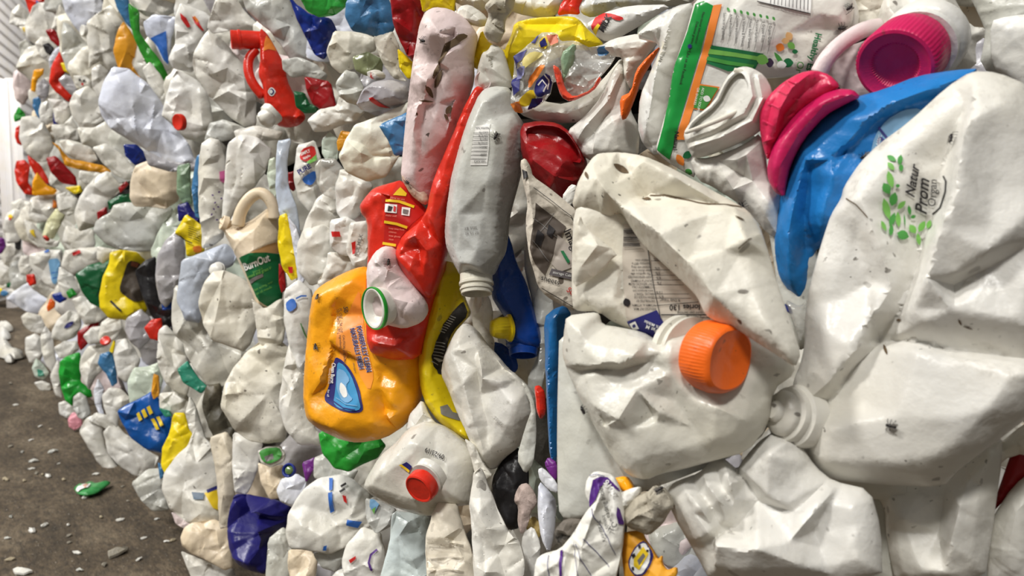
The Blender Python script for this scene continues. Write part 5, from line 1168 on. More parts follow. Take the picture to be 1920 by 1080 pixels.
 ('bottle', red, 'red bottle edge beside the far white jug', [(30, 240), (37, 236), (40, 258), (40, 272), (32, 268), (28, 256)], .11),
 ('milk_jug', white, 'white jug between oval tub lid and round white jug', [(98, 234), (118, 234), (134, 220), (146, 240), (146, 262), (126, 262), (106, 256), (98, 244)], .08),
 ('plastic_tub', red, 'red-rimmed tub at the far lower edge of the upper bale', [(32, 304), (46, 302), (56, 312), (52, 340), (62, 356), (62, 364), (46, 362), (32, 342), (28, 320)], .12),
 ('bottle', red, 'bright red strip beneath the far white jug', [(53, 292), (76, 310), (90, 336), (92, 343), (80, 343), (65, 325), (55, 306)], .13),
 ('bottle', amber, 'orange-yellow bottle beneath the bright red strip', [(62, 342), (70, 324), (86, 346), (106, 356), (100, 364), (62, 366)], .13),
 ('bottle', deepred, 'dark red crushed bottle above the yellow-green scrap', [(88, 298), (105, 294), (140, 330), (143, 347), (115, 342), (96, 322)], .10),
 ('bottle', gold, 'ochre strip curling under a white jug in the upper bale', [(100, 268), (114, 284), (124, 310), (160, 320), (195, 324), (208, 322), (192, 310), (165, 304), (132, 298), (112, 274)], .11),
 ('milk_jug', white, 'white jug lying over the ochre strip', [(112, 266), (126, 262), (150, 268), (172, 278), (182, 300), (168, 306), (140, 298), (124, 288)], .12),
 ('plastic_scrap', yellow, 'yellow-green scrap at the lower edge of the upper bale', [(122, 352), (150, 348), (154, 360), (140, 364)], .10),
 ('milk_jug', white, 'white ribbed jug hanging under the big bluish bag', [(174, 278), (200, 270), (226, 288), (252, 316), (258, 332), (236, 336), (214, 326), (194, 306)], .10),
 ('bottle', royal, 'blue bottle in shade beneath the big bluish bag', [(233, 272), (256, 272), (278, 294), (268, 314), (252, 308), (236, 292)], .11),
 ('milk_jug', white, 'white jug between ochre strip and upper bale edge', [(150, 320), (185, 324), (200, 332), (180, 342), (160, 345), (148, 335)], .08),
 ('plastic_film', smoky, 'grey film in the shaded gap below the big bluish bag', [(270, 280), (310, 300), (350, 308), (372, 302), (370, 318), (320, 322), (280, 310)], .05),
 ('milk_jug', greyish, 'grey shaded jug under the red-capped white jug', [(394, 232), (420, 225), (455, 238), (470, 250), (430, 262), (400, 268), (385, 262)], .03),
 ('plastic_film', white, 'white film strip in the gap under the red detergent bottle', [(440, 245), (480, 236), (530, 248), (520, 262), (470, 268), (445, 262)], .02),
]
UB = {}
def far(m, pts, dz):
    pale = m in (white, clean, milky, greyish, dirty, cream, pinkish, mint, smoky)
    return grow(pts, 1.05 if pale else 1.08), dz + (0 if pale else .035)
def grow(pts, k=1.07):
    cx = sum(p[0] for p in pts) / len(pts); cy = sum(p[1] for p in pts) / len(pts)
    return [(cx + (p[0] - cx) * k, cy + (p[1] - cy) * k) for p in pts]
for n, m, l, pts, dz in UP:
    UB[l] = it(n, m, l, *far(m, pts, dz), wob=.016, corner=.1, face=.8, Tb=.028)
def U(s): return next(v for k, v in UB.items() if s in k)
cap_on(U('round red cap'), 340, 229, 15, (-.5, -.2, .85), red, label='round red screw cap', Zoff=.05)
cap_on(U('small round cap beside'), 160, 58, 10, (-.6, -.05, .8), clean, Zoff=.08)
prints(U('small red lettering'), 'red_print', [([(338, 24), (350, 34), (358, 50), (352, 52), (340, 36)], RE), ([(360, 30), (372, 40), (384, 58), (380, 58), (366, 44)], RE), ([(362, 32), (366, 30), (374, 40), (370, 42)], OR)], off=.0025)
prints(U('white and blue printed bag'), 'blue_print', [([(282, 72), (312, 58), (314, 90), (316, 122), (307, 112), (296, 88)], BL)], off=.003)
prints(U('red jug with blue marks'), 'blue_print', [([(68, 0), (74, 4), (76, 12), (70, 10)], BL), ([(84, 32), (92, 38), (92, 44), (86, 42)], BL)], off=.004)
prints(U('dark opening'), 'mouth_shade', [([(80, 84), (92, 80), (102, 90), (96, 104), (86, 98)], K)], off=.004)  # flat black patch painted on as the shade inside the opening
prints(U('yellow print at the far'), 'yellow_print', [([(42, 52), (50, 50), (54, 60), (46, 60)], YE)], off=.004)
prints(U('small dark marks'), 'dark_marks', [([(148, 148), (152, 147), (152, 152), (148, 152)], K), ([(156, 150), (160, 149), (160, 154), (156, 154)], K), ([(153, 156), (157, 155), (157, 160), (153, 160)], RE)], off=.004)
GTR = it('bottle', smoky, 'shiny grey bottle with a red smear under the dark red vessel', [(674, 200), (690, 165), (710, 150), (742, 150), (770, 165), (770, 196), (742, 202), (715, 206), (690, 212)], .06, T=.03, nf=2)
prints(GTR, 'red_smear', [([(693, 184), (700, 182), (712, 192), (722, 198), (722, 205), (712, 200), (698, 192)], RE)], off=.002)
JC = it('plastic_tub', clean, 'tiny white jar with red rim above the shiny grey bottle', [(696, 134), (708, 130), (722, 138), (722, 148), (708, 152), (698, 148)], .07, T=.02)
prints(JC, 'red_rim', [([(697, 134), (701, 132), (703, 148), (699, 148)], RE)], off=.002)
# ================================================================== lower bales
# ---- BurnOut jug
BO = it('spray_bottle', cream, 'cream weed-killer jug with green front label and open top handle', [(411, 410), (425, 408), (442, 418), (452, 424), (466, 416), (488, 402), (505, 388), (520, 398), (524, 440), (525, 480), (528, 520), (531, 556), (522, 570), (500, 582), (486, 578), (468, 532), (448, 486), (428, 448)], .11, T=.03, nf=2, amp=.004, res=50, rim=.025,
   ridges=[[(436, 432, 3), (468, 474, 8), (505, 450, 4)], [(462, 500, 2), (470, 478, 8), (522, 450, 2)]])
tube('handle', [(446, 424, 12), (450, 398, 11, 4), (466, 372, 11, 6), (486, 360, 11, 6), (502, 368, 11, 6), (514, 388, 11, 4), (516, 410, 13)], cream, Z=BO.f.Z - .02, parent=BO.obj)
lathe('spout', 420, 418, (-.75, .3, .55), 13, [(0, -.4), (1.1, -.4), (1.05, .3), (.9, .35), (.85, .2), (0, .1)], cream, Z=BO.f.Z - .012, parent=BO.obj)
fl_ = decal(BO, 'front_label', [(449, 484), (470, 474), (500, 474), (524, 480), (527, 520), (530, 556), (512, 570), (494, 580), (480, 556), (464, 520)], DG, off=.001, smooth=0)
decal(BO, 'orange_band', [(470, 474), (500, 460), (524, 444), (524, 479), (500, 473)], ink('tan_band', S(206, 160, 106)), off=.001, smooth=0)
lettering(BO, [('BurnOut', 460, 508, .92, -.37, 14, .03, .1, .72)], WH, off=.0024, parent=fl_)
lettering(BO, [('weed and grass killer', 466, 522, .92, -.37, 6, .01, 0, .8), ('formula II', 476, 512, .92, -.37, 3.5), ('fast acting, works', 478, 546, .9, -.42, 4.5), ('on all weeds', 482, 553, .9, -.42, 4.5)], LG, off=.0024, parent=fl_)
prints(BO, 'grey_strip', [([(468, 526), (494, 513), (495, 519), (471, 533)], KG)], off=.0022, parent=fl_)
prints(BO, 'purple_tag', [([(512, 456), (524, 450), (524, 462), (514, 466)], PU)], off=.002)
# ---- navy tub
NT = it('plastic_tub', navy, 'navy blue tub folded inward at the bottom edge', [(440, 930), (446, 925), (480, 930), (520, 938), (548, 952), (540, 972), (534, 992), (508, 1000), (504, 1030), (502, 1078), (470, 1070), (448, 1058), (434, 1035), (428, 1000), (430, 965)], .06, T=.03, Tb=.05, nf=1, amp=.004, res=46, rk=3,
   ridges=[[(444, 930, 2), (470, 962, 10), (478, 960, 12), (476, 1000, 12), (466, 1055, 4)], [(450, 930, -4), (480, 950, -14), (500, 960, -14), (540, 970, -6)], [(482, 962, 4), (490, 1000, -6), (486, 1060, -2)]])
LOW = [
 # first stretch of the lower row, under the red detergent bottle
 ('milk_jug', clean, 'tall white pleated jug above the cream weed-killer jug', [(428, 270), (450, 256), (482, 260), (508, 284), (496, 322), (476, 350), (456, 366), (442, 390), (430, 416), (417, 406), (421, 360), (424, 310)], .09),
 ('plastic_bag', white, 'tall white bag with pink and purple print spots', [(378, 274), (394, 262), (412, 268), (422, 300), (425, 342), (420, 382), (415, 402), (420, 440), (400, 456), (380, 462), (378, 420), (373, 380), (373, 320)], .10),
 ('milk_jug', mint, 'pale green oval tub side beside the tall pleated jug', [(505, 300), (516, 296), (524, 320), (524, 352), (518, 372), (506, 356), (501, 328)], .04),
 ('bottle', plastic('pale_blue_bag', S(196, 208, 228), .2, dirt=.1, coat=.4), 'long pale blue bottle standing beside the fruit-label jug', [(521, 272), (546, 268), (538, 310), (541, 350), (556, 390), (563, 440), (570, 472), (556, 472), (540, 430), (525, 400), (518, 350)], .07),
 ('bottle', deepred, 'dark red piece beside the fruit-label jug', [(540, 325), (552, 322), (556, 345), (550, 358), (540, 350)], .03),
 ('milk_jug', clean, 'white jug with round red, green and blue fruit label', [(558, 275), (590, 266), (602, 300), (597, 342), (594, 386), (580, 397), (560, 372), (551, 330)], .06),
 ('drink_bottle', film, 'clear crinkled bottle neck beside the fruit-label jug', [(592, 312), (602, 300), (628, 300), (642, 318), (634, 340), (628, 372), (606, 362), (596, 345)], .07),
 ('bottle', gold, 'ochre plastic piece among white jugs at the tier gap', [(632, 266), (640, 246), (662, 250), (660, 268), (646, 282), (634, 282)], .03),
 ('milk_jug', mint, 'pale translucent fold next to the ochre piece', [(604, 262), (618, 248), (634, 262), (632, 300), (612, 302), (604, 286)], .04),
 ('milk_jug', plastic('ivory_plastic', S(236, 236, 222), .38, dirt=.1, speck=.3, sss=.2), 'ivory white jug cluster under the steel blue flag', [(668, 236), (700, 224), (740, 206), (768, 192), (766, 222), (752, 280), (724, 326), (692, 336), (652, 318), (640, 290), (654, 258)], .05),
 ('plastic_scrap', steel, 'steel blue folded flag of plastic beside the pinkish tall bottle', [(712, 236), (766, 212), (764, 286), (740, 290), (728, 262)], .09),
 ('milk_jug', clean, 'white jug with thin red line beside the red instruction-label bottle', [(640, 318), (690, 336), (698, 352), (680, 376), (676, 400), (650, 422), (632, 396), (630, 350)], .05),
 ('milk_jug', white, 'long white jug slanting under the clear bottle neck', [(594, 374), (622, 352), (640, 380), (636, 412), (622, 450), (588, 470), (566, 446), (576, 410)], .06),
 ('milk_jug', white, 'round crumpled white jug beside the yellow flat bottle', [(570, 432), (606, 422), (624, 436), (628, 472), (622, 522), (582, 534), (560, 506), (558, 462)], .08),
 ('milk_jug', clean, 'white folded jug with small red mark in the white pile', [(620, 414), (650, 408), (672, 420), (682, 450), (664, 480), (640, 478), (620, 462)], .07),
 ('milk_jug', clean, 'white jug with red and grey lettering beside the red bottle', [(656, 420), (690, 416), (692, 470), (690, 505), (664, 500), (650, 470)], .06),
 ('milk_jug', white, 'white crumpled jug above the amber detergent jug', [(616, 474), (650, 474), (676, 492), (664, 510), (632, 522), (604, 540), (596, 530), (612, 500)], .08),
 ('detergent_bottle', yellow, 'glossy yellow flat bottle beside the cream weed-killer jug', [(524, 410), (538, 404), (548, 440), (556, 480), (559, 516), (546, 522), (530, 500), (522, 460)], .09),
 ('milk_jug', bluish, 'white jug edge behind the glossy yellow bottle', [(540, 408), (556, 430), (566, 470), (570, 520), (560, 540), (556, 500), (548, 450)], .07),
 ('bottle', deepred, 'dark red strip under the glossy yellow bottle', [(523, 495), (532, 505), (536, 540), (528, 548), (523, 530)], .06),
 ('milk_jug', clean, 'white jug with blue oval sticker beside the amber jug', [(534, 546), (560, 528), (585, 548), (585, 600), (576, 650), (572, 704), (558, 692), (544, 650), (533, 600)], .10),
 ('milk_jug', milky, 'large milky jug sagging under the swirl-capped jug', [(330, 540), (324, 600), (328, 628), (344, 642), (350, 662), (366, 692), (386, 716), (404, 722), (428, 718), (456, 690), (468, 668), (440, 640), (410, 620), (394, 590), (384, 566), (372, 540)], .11),
 ('milk_jug', plastic('grey_blue_jug', S(190, 198, 214), .3, dirt=.15, speck=.3, sss=.2), 'grey-blue jug with a white swirled cap', [(344, 490), (380, 476), (420, 460), (442, 480), (432, 500), (402, 512), (386, 540), (376, 600), (350, 596), (334, 560), (339, 520)], .12),
 ('milk_jug', dirty, 'dirty white jug in front of the green-label weed-killer jug', [(384, 532), (400, 512), (422, 510), (452, 524), (474, 540), (484, 566), (482, 602), (470, 642), (456, 656), (430, 646), (400, 636), (384, 610), (375, 570)], .14),
 ('milk_jug', dirty, 'white crumpled jug hanging beneath the weed-killer label', [(472, 560), (496, 580), (528, 560), (535, 600), (530, 640), (505, 655), (485, 640), (480, 600)], .09),
 ('milk_jug', dirty, 'white jug with caved dirty handle hollow below the milky jug', [(424, 722), (440, 690), (462, 664), (492, 640), (520, 638), (546, 660), (552, 702), (542, 780), (532, 822), (502, 828), (470, 822), (440, 802), (417, 760)], .12),
 ('milk_jug', white, 'white jug standing beside the amber detergent jug base', [(545, 640), (572, 690), (576, 760), (590, 800), (604, 818), (598, 832), (560, 832), (536, 802), (524, 760), (532, 700)], .10),
 ('bottle', plastic('gap_shade', S(74, 70, 58), .5, dirt=.3, speck=0), 'dark body standing for the shade in the gap between two bales', [(388, 726), (414, 722), (418, 762), (436, 800), (440, 830), (410, 832), (392, 800), (380, 760)], .04),  # no real bottle: dark shape added to paint the gap's shade
 ('milk_jug', white, 'white crinkled jug below the caved jug', [(438, 812), (474, 820), (492, 830), (482, 880), (464, 925), (440, 920), (436, 870)], .06),
 ('milk_jug', plastic('beige_bag', S(214, 204, 186), .4, dirt=.35, speck=.5), 'beige white bag in shade beside the big fluted jug', [(394, 826), (425, 815), (442, 840), (440, 920), (430, 980), (412, 985), (408, 900)], .05),
 ('carton', white, 'small crushed container with a green label', [(484, 846), (500, 838), (524, 836), (534, 852), (530, 866), (508, 876), (490, 868)], .08),
 ('milk_jug', cream, 'cream white jug fold under the green label container', [(484, 868), (508, 876), (530, 872), (540, 900), (528, 932), (506, 935), (490, 905)], .05),
 ('milk_jug', bluish, 'pale jug beside the blue-ringed bottle mouth', [(528, 900), (556, 890), (572, 900), (576, 930), (552, 950), (528, 940), (520, 920)], .07),
 ('plastic_scrap', purple, 'purple triangular scrap beside the pale jug', [(567, 868), (590, 858), (588, 878), (574, 904)], .05),
 ('plastic_tub', plastic('grass_green', S(44, 158, 54), .32, dirt=.1, speck=.2), 'green bowl crushed under the amber detergent jug', [(601, 816), (612, 806), (700, 812), (719, 836), (704, 858), (680, 868), (655, 882), (630, 876), (608, 850)], .06),
 ('milk_jug', greyish, 'pale jug in shade behind the green bowl', [(590, 860), (612, 850), (640, 880), (670, 880), (660, 900), (610, 905), (590, 895)], .04),
 ('plastic_bag', clean, 'white bag with blue tape stripes at the bottom', [(544, 962), (568, 922), (600, 900), (640, 894), (666, 904), (692, 932), (684, 970), (692, 986), (666, 1002), (650, 1022), (620, 1036), (580, 1030), (546, 1026), (539, 992)], .09),
 ('milk_jug', greyish, 'grey folded flap under the blue-striped bag', [(588, 1038), (620, 1030), (648, 1018), (652, 1040), (630, 1072), (604, 1064)], .08),
 ('milk_jug', cream, 'cream crumpled jug at the bottom under the blue-striped bag', [(542, 1032), (580, 1030), (594, 1050), (590, 1090), (548, 1095), (540, 1060)], .07),
 ('milk_jug', greyish, 'plain grey-white jug side beside the navy tub', [(504, 1012), (530, 990), (546, 1002), (546, 1040), (540, 1095), (498, 1095)], .08),
 ('milk_jug', clean, 'white jug with purple ring at the bottom edge', [(652, 1020), (680, 990), (712, 1000), (722, 1040), (716, 1095), (650, 1095), (642, 1050)], .07),
 ('milk_jug', plastic('pale_aqua', S(206, 218, 220), .3, dirt=.3, speck=.5, sss=.2), 'pale aqua jug at the bottom under the red-capped date jug', [(738, 962), (800, 970), (808, 1000), (804, 1095), (712, 1095), (732, 1020)], .07),
 ('milk_jug', greyish, 'pale jug with green and blue print beside the blue-striped bag', [(686, 935), (712, 940), (742, 955), (735, 985), (705, 1000), (688, 975)], .06),
 ('milk_jug', plastic('beige_ribbed', S(226, 218, 202), .38, dirt=.15, speck=.4, sss=.2), 'ribbed cream jug at the bottom beside the pale aqua jug', [(824, 945), (856, 950), (866, 990), (882, 1032), (894, 1095), (804, 1095), (800, 1012), (812, 970)], .10),
 ('milk_jug', white, 'tall white jug at the bottom beside the black bag', [(890, 892), (904, 880), (922, 930), (950, 992), (972, 1012), (982, 1050), (978, 1095), (892, 1095), (886, 1000), (882, 940)], .12),
 ('milk_jug', white, 'white jug fold between the number-stamped bottle and the date jug', [(872, 824), (890, 836), (906, 870), (922, 890), (908, 900), (892, 892), (884, 860)], .10),
 ('plastic_film', white, 'white jug with bright fold under the amber detergent jug', [(770, 778), (792, 752), (812, 790), (850, 815), (868, 830), (830, 830), (790, 815), (764, 806)], .10),
 # second and further bales
 ('milk_jug', cream, 'crumpled cream white jug beneath the tier gap', [(254, 312), (280, 304), (332, 314), (338, 350), (332, 376), (310, 390), (280, 386), (254, 386), (244, 370), (246, 345)], .08),
 ('plastic_bag', sage, 'sage green bag beside the crumpled cream jug', [(333, 314), (356, 308), (356, 345), (360, 380), (345, 382), (332, 360)], .07),
 ('bottle', steel, 'blue bottle strip beside the tall white spotted bag', [(368, 298), (382, 288), (382, 330), (374, 390), (378, 408), (366, 402), (360, 350)], .07),
 ('bottle', navy, 'navy and purple wad above the yellow printed wrapper', [(334, 386), (352, 380), (360, 395), (374, 410), (372, 425), (350, 410), (336, 415)], .07),
 ('food_wrapper', yellow, 'yellow printed wrapper with black text and fruit picture', [(329, 438), (350, 404), (366, 416), (379, 426), (382, 472), (366, 478), (350, 478), (348, 450)], .11),
 ('milk_jug', smoky, 'smoky grey jug standing beside the black jug', [(330, 434), (341, 440), (347, 470), (344, 512), (336, 542), (312, 574), (300, 562), (292, 520), (296, 480), (310, 455)], .12),
 ('bottle', deepblue, 'thin blue edge under the smoky grey jug', [(304, 570), (325, 566), (326, 580), (305, 581)], .09),
 ('detergent_bottle', black, 'black jug between the yellow jug and the smoky jug', [(255, 512), (275, 492), (292, 485), (295, 520), (302, 560), (322, 580), (322, 620), (302, 604), (284, 590), (270, 560)], .08),
 ('detergent_bottle', yellow, 'yellow jug with charred dark label', [(208, 478), (230, 472), (256, 478), (270, 490), (272, 530), (272, 582), (240, 596), (206, 591), (190, 576), (189, 550), (195, 520), (206, 496)], .13),
 ('detergent_bottle', darkgreen, 'dark green jug beside the yellow charred-label jug', [(143, 516), (170, 498), (207, 490), (202, 520), (194, 546), (192, 576), (170, 566), (155, 546)], .11),
 ('milk_jug', greyish, 'translucent round tub in the middle of the second lower bale', [(214, 386), (240, 382), (290, 383), (320, 390), (330, 416), (322, 442), (300, 466), (265, 470), (225, 466), (200, 456), (178, 432), (184, 415), (208, 400)], .12),
 ('milk_jug', white, 'white jug arching beside the dark green scrap', [(184, 330), (200, 323), (226, 334), (236, 350), (206, 374), (200, 402), (180, 422), (150, 432), (141, 400), (150, 370), (164, 350)], .09),
 ('plastic_scrap', darkgreen, 'dark green scrap above the translucent round tub', [(203, 378), (226, 366), (244, 364), (249, 386), (230, 384), (215, 388), (206, 393)], .11),
 ('plastic_scrap', deepred, 'small dark red scrap beside the translucent round tub', [(182, 398), (199, 388), (200, 402), (184, 412)], .11),
 ('bottle', deepred, 'dark red fold beside the crumpled cream jug', [(222, 352), (236, 340), (240, 346), (226, 362)], .09),
 ('drink_bottle', plastic('pale_lime', S(222, 222, 184), .25, dirt=.05, sss=.3), 'pale lime bottle with a red cap', [(105, 392), (123, 400), (112, 424), (100, 447), (80, 441), (88, 416)], .14),
 ('milk_jug', white, 'white jug with orange tab above the pale lime bottle', [(58, 372), (82, 364), (104, 366), (108, 390), (94, 412), (70, 418), (54, 404)], .12),
 ('milk_jug', white, 'round white jug at the top of the far lower bale', [(106, 366), (126, 360), (146, 374), (144, 396), (128, 404), (110, 396)], .12),
 ('milk_jug', white, 'white jug with small yellow logo beside the pale lime bottle', [(46, 412), (64, 420), (80, 440), (106, 452), (112, 446), (108, 462), (74, 464), (54, 448)], .13),
 ('milk_jug', clean, 'white jug with yellow and red emblem at the far end', [(12, 402), (28, 392), (44, 400), (46, 430), (36, 452), (14, 456), (6, 430)], .10),
 ('plastic_bag', clean, 'white bag with light blue printed label', [(56, 478), (88, 470), (116, 470), (118, 510), (112, 540), (96, 540), (74, 520), (58, 500)], .13),
 ('milk_jug', white, 'white jug above the one with the red label', [(124, 424), (146, 430), (174, 430), (178, 460), (160, 476), (134, 472), (118, 452)], .11),
 ('milk_jug', white, 'white jug with short red label stripe', [(122, 470), (150, 466), (190, 464), (190, 488), (160, 504), (138, 514), (116, 500)], .13),
 ('milk_jug', white, 'white jug beneath the round tub beside the yellow charred-label jug', [(184, 462), (215, 468), (265, 472), (290, 476), (284, 490), (262, 486), (215, 474), (195, 495), (184, 486)], .08),
 ('bottle', red, 'red piece among white jugs far along the lower bale', [(50, 516), (64, 514), (68, 532), (56, 536), (50, 526)], .13),
 ('milk_jug', white, 'white jug beneath the light blue labelled bag', [(40, 480), (54, 480), (62, 504), (52, 516), (38, 514), (34, 496)], .12),
 ('milk_jug', white, 'white jug beside dark green jug', [(112, 500), (136, 514), (150, 545), (140, 560), (118, 556), (108, 530)], .12),
 ('bottle', orange, 'orange bottle piece far along the lower bale', [(88, 576), (94, 560), (103, 566), (102, 576), (90, 584)], .14),
 ('bottle', royal, 'purple-blue band far along the lower bale', [(98, 552), (124, 546), (124, 562), (112, 568), (102, 562)], .14),
 ('bottle', green, 'green piece beside the purple-blue band', [(124, 548), (134, 540), (144, 552), (130, 560)], .12),
 ('milk_jug', white, 'oval white jug lying far along the lower bale', [(40, 594), (52, 586), (76, 592), (84, 610), (78, 626), (56, 620), (44, 608)], .14),
 ('milk_jug', white, 'white jug with a dark blue oval mark', [(98, 622), (108, 600), (130, 582), (150, 590), (152, 612), (140, 632), (118, 640), (98, 634)], .15),
 ('milk_jug', white, 'white jug swelling over the blue oval one', [(136, 562), (152, 556), (176, 562), (196, 580), (202, 592), (180, 604), (160, 608), (148, 590)], .13),
 ('bottle', deepred, 'red bottle piece between white jugs beside the grey bag', [(147, 622), (174, 606), (184, 604), (182, 626), (162, 646), (152, 656), (146, 640)], .12),
 ('milk_jug', white, 'white jug pushed against the red bottle piece', [(156, 630), (172, 614), (190, 612), (200, 624), (186, 642), (168, 646)], .14),
 ('milk_jug', clean, 'white jug neck with flat red cap', [(190, 606), (206, 594), (224, 592), (228, 615), (214, 638), (194, 645), (184, 636)], .15),
 ('milk_jug', white, 'white jug curving under the flat red cap', [(152, 672), (166, 650), (192, 646), (210, 660), (206, 680), (180, 705), (168, 730), (156, 712), (150, 690)], .14),
 ('plastic_bag', smoky, 'grey crumpled bag below the yellow charred-label jug', [(238, 598), (264, 580), (282, 598), (288, 625), (276, 642), (262, 654), (244, 640), (235, 620)], .14),
 ('plastic_scrap', red, 'bright red crumpled wad beside the grey bag', [(271, 615), (285, 600), (302, 598), (304, 620), (297, 638), (282, 634)], .13),
 ('milk_jug', white, 'white jug below the white jug with dark blue oval', [(102, 652), (120, 640), (144, 640), (148, 655), (130, 670), (112, 672)], .14),
 ('milk_jug', clean, 'long white jug at the outer edge of the far lower bale', [(76, 632), (86, 612), (98, 630), (102, 660), (106, 685), (98, 698), (84, 680), (78, 655)], .14),
 ('milk_jug', white, 'white jug with orange scrap at the far edge', [(48, 634), (66, 626), (78, 634), (82, 660), (74, 678), (56, 680), (48, 660)], .13),
 ('milk_jug', white, 'small white jug at the foot of the far bale', [(64, 718), (78, 714), (94, 720), (94, 732), (76, 732)], .13),
 ('milk_jug', mint, 'pale jug with teal fragment at the foot of the far bale', [(60, 690), (68, 672), (82, 684), (92, 700), (82, 712), (66, 706)], .14),
 ('milk_jug', white, 'white jug leaning beside the green jug', [(94, 705), (108, 676), (116, 690), (112, 720), (116, 745), (104, 740)], .13),
 ('detergent_bottle', plastic('vivid_green', S(34, 158, 52), .3, dirt=.08, speck=.1), 'vivid green jug low on the far bale', [(124, 672), (150, 664), (153, 690), (150, 715), (168, 730), (172, 742), (150, 746), (138, 742), (136, 759), (124, 750), (117, 730), (112, 700), (114, 682)], .15),
 ('bottle', steel, 'steel blue bottle standing on the lower bale', [(189, 666), (208, 660), (215, 680), (219, 716), (210, 723), (200, 702), (184, 682)], .15),
 ('plastic_scrap', yellow, 'little yellow scrap above the steel blue bottle', [(205, 658), (213, 638), (216, 645), (212, 662)], .14),
 ('milk_jug', white, 'white jug with pale crumpled face right of the steel blue bottle', [(218, 640), (236, 636), (252, 655), (262, 675), (254, 700), (236, 716), (222, 705), (214, 670)], .12),
 ('milk_jug', white, 'tall white jug below the bright red wad', [(298, 622), (312, 612), (330, 630), (345, 645), (350, 670), (358, 700), (350, 740), (332, 735), (310, 715), (296, 680)], .11),
 ('milk_jug', mint, 'pale green-tinted jug beside ochre sliver', [(240, 716), (252, 690), (280, 688), (296, 680), (305, 712), (296, 745), (262, 760), (244, 756)], .12),
 ('plastic_scrap', gold, 'ochre sliver above the blue jug with yellow print', [(288, 702), (297, 706), (298, 740), (288, 748), (284, 736)], .15),
 ('plastic_scrap', plastic('brown_plastic', S(170, 90, 40), .35, dirt=.1, speck=.1), 'brown sliver beside the pale green-tinted jug', [(252, 724), (262, 722), (266, 736), (256, 752), (251, 742)], .14),
 ('plastic_tub', teal, 'teal green tub corner under the milky jug', [(334, 694), (352, 678), (360, 692), (372, 710), (388, 724), (376, 736), (360, 726), (345, 718)], .13),
 ('milk_jug', white, 'white jug between teal corner and blue jug', [(300, 738), (330, 735), (352, 742), (352, 772), (340, 780), (318, 778), (300, 765)], .10),
 ('detergent_bottle', plastic('cobalt', S(14, 86, 170), .3, dirt=.08, speck=.2), 'blue jug with yellow lettering jutting from the lower bale', [(223, 771), (260, 752), (286, 737), (300, 755), (316, 780), (323, 802), (316, 832), (306, 846), (280, 841), (250, 822), (234, 796)], .17),
 ('plastic_scrap', teal, 'small teal scrap beside the blue yellow-lettered jug', [(298, 765), (316, 770), (322, 780), (310, 782)], .15),
 ('detergent_bottle', yellow, 'lemon yellow jug beside the blue yellow-lettered jug', [(326, 778), (346, 778), (352, 804), (363, 820), (356, 850), (336, 880), (316, 898), (304, 870), (306, 840), (318, 815)], .14),
 ('milk_jug', white, 'white jug sliver above the lemon yellow jug', [(348, 775), (356, 745), (366, 760), (378, 800), (386, 826), (364, 818), (354, 800)], .12),
 ('milk_jug', bluish, 'bluish jug handle beside the vivid green jug', [(176, 735), (184, 712), (194, 730), (190, 760), (198, 785), (186, 775), (178, 755)], .13),
 ('milk_jug', white, 'white jug right of the vivid green jug', [(192, 742), (206, 728), (226, 730), (244, 748), (240, 762), (224, 772), (220, 800), (206, 790), (196, 765)], .13),
 ('milk_jug', clean, 'white jug base under the vivid green jug', [(110, 756), (122, 752), (136, 760), (140, 776), (126, 784), (112, 776)], .15),
 ('milk_jug', greyish, 'grey jug hanging beside the vivid green jug', [(138, 745), (150, 736), (162, 745), (170, 775), (160, 788), (146, 782), (138, 765)], .14),
 ('plastic_bag', pink, 'pink bag at the foot of the lower bale', [(128, 786), (136, 774), (150, 776), (154, 796), (140, 806), (130, 800)], .15),
 ('milk_jug', white, 'white jug frame bent at the foot of the bale above the green floor scrap', [(150, 812), (162, 788), (182, 778), (198, 790), (192, 812), (200, 845), (224, 878), (248, 906), (236, 910), (208, 890), (184, 866), (166, 838)], .15),
 ('milk_jug', white, 'white jug shoulder above the bent white frame', [(166, 790), (180, 774), (206, 780), (222, 800), (232, 812), (214, 812), (192, 800)], .12),
 ('milk_jug', white, 'crumpled white jug under the blue yellow-lettered jug', [(196, 812), (206, 800), (236, 814), (276, 845), (296, 856), (284, 884), (256, 892), (224, 872), (204, 850)], .16),
 ('milk_jug', greyish, 'grey-white jug resting low beneath the crumpled white jug', [(248, 906), (276, 882), (310, 878), (318, 900), (312, 930), (316, 956), (286, 957), (264, 936)], .15),
 ('plastic_scrap', steel, 'small blue and brown scrap beside the lemon yellow jug', [(296, 868), (304, 872), (308, 892), (300, 898)], .15),
 ('milk_jug', white, 'big fluted white jug with a yellow label beside the lemon yellow jug', [(366, 806), (382, 824), (396, 836), (408, 870), (417, 900), (423, 960), (412, 986), (380, 988), (350, 976), (320, 952), (306, 920), (309, 890), (330, 860), (352, 838)], .15),
 ('milk_jug', cream, 'cream jug with an open cut mouth beside the navy tub', [(340, 1008), (348, 990), (362, 982), (400, 976), (426, 985), (432, 1020), (434, 1062), (420, 1068), (394, 1052), (362, 1038), (344, 1024)], .14),
 ('milk_jug', white, 'white jug at the bottom edge under the cream jug', [(340, 1034), (370, 1046), (400, 1060), (434, 1066), (450, 1095), (366, 1095), (354, 1068)], .11),
 ('milk_jug', pinkish, 'small pinkish jug under the fluted jug', [(322, 960), (352, 976), (380, 990), (350, 994), (330, 982)], .10),
]
LB_ = {}
for n, m, l, pts, dz in LOW:
    LB_[l] = it(n, m, l, *far(m, pts, dz), wob=.016, corner=.1, face=.8, Tb=.028)
def Lw(s): return next(v for k, v in LB_.items() if s in k)
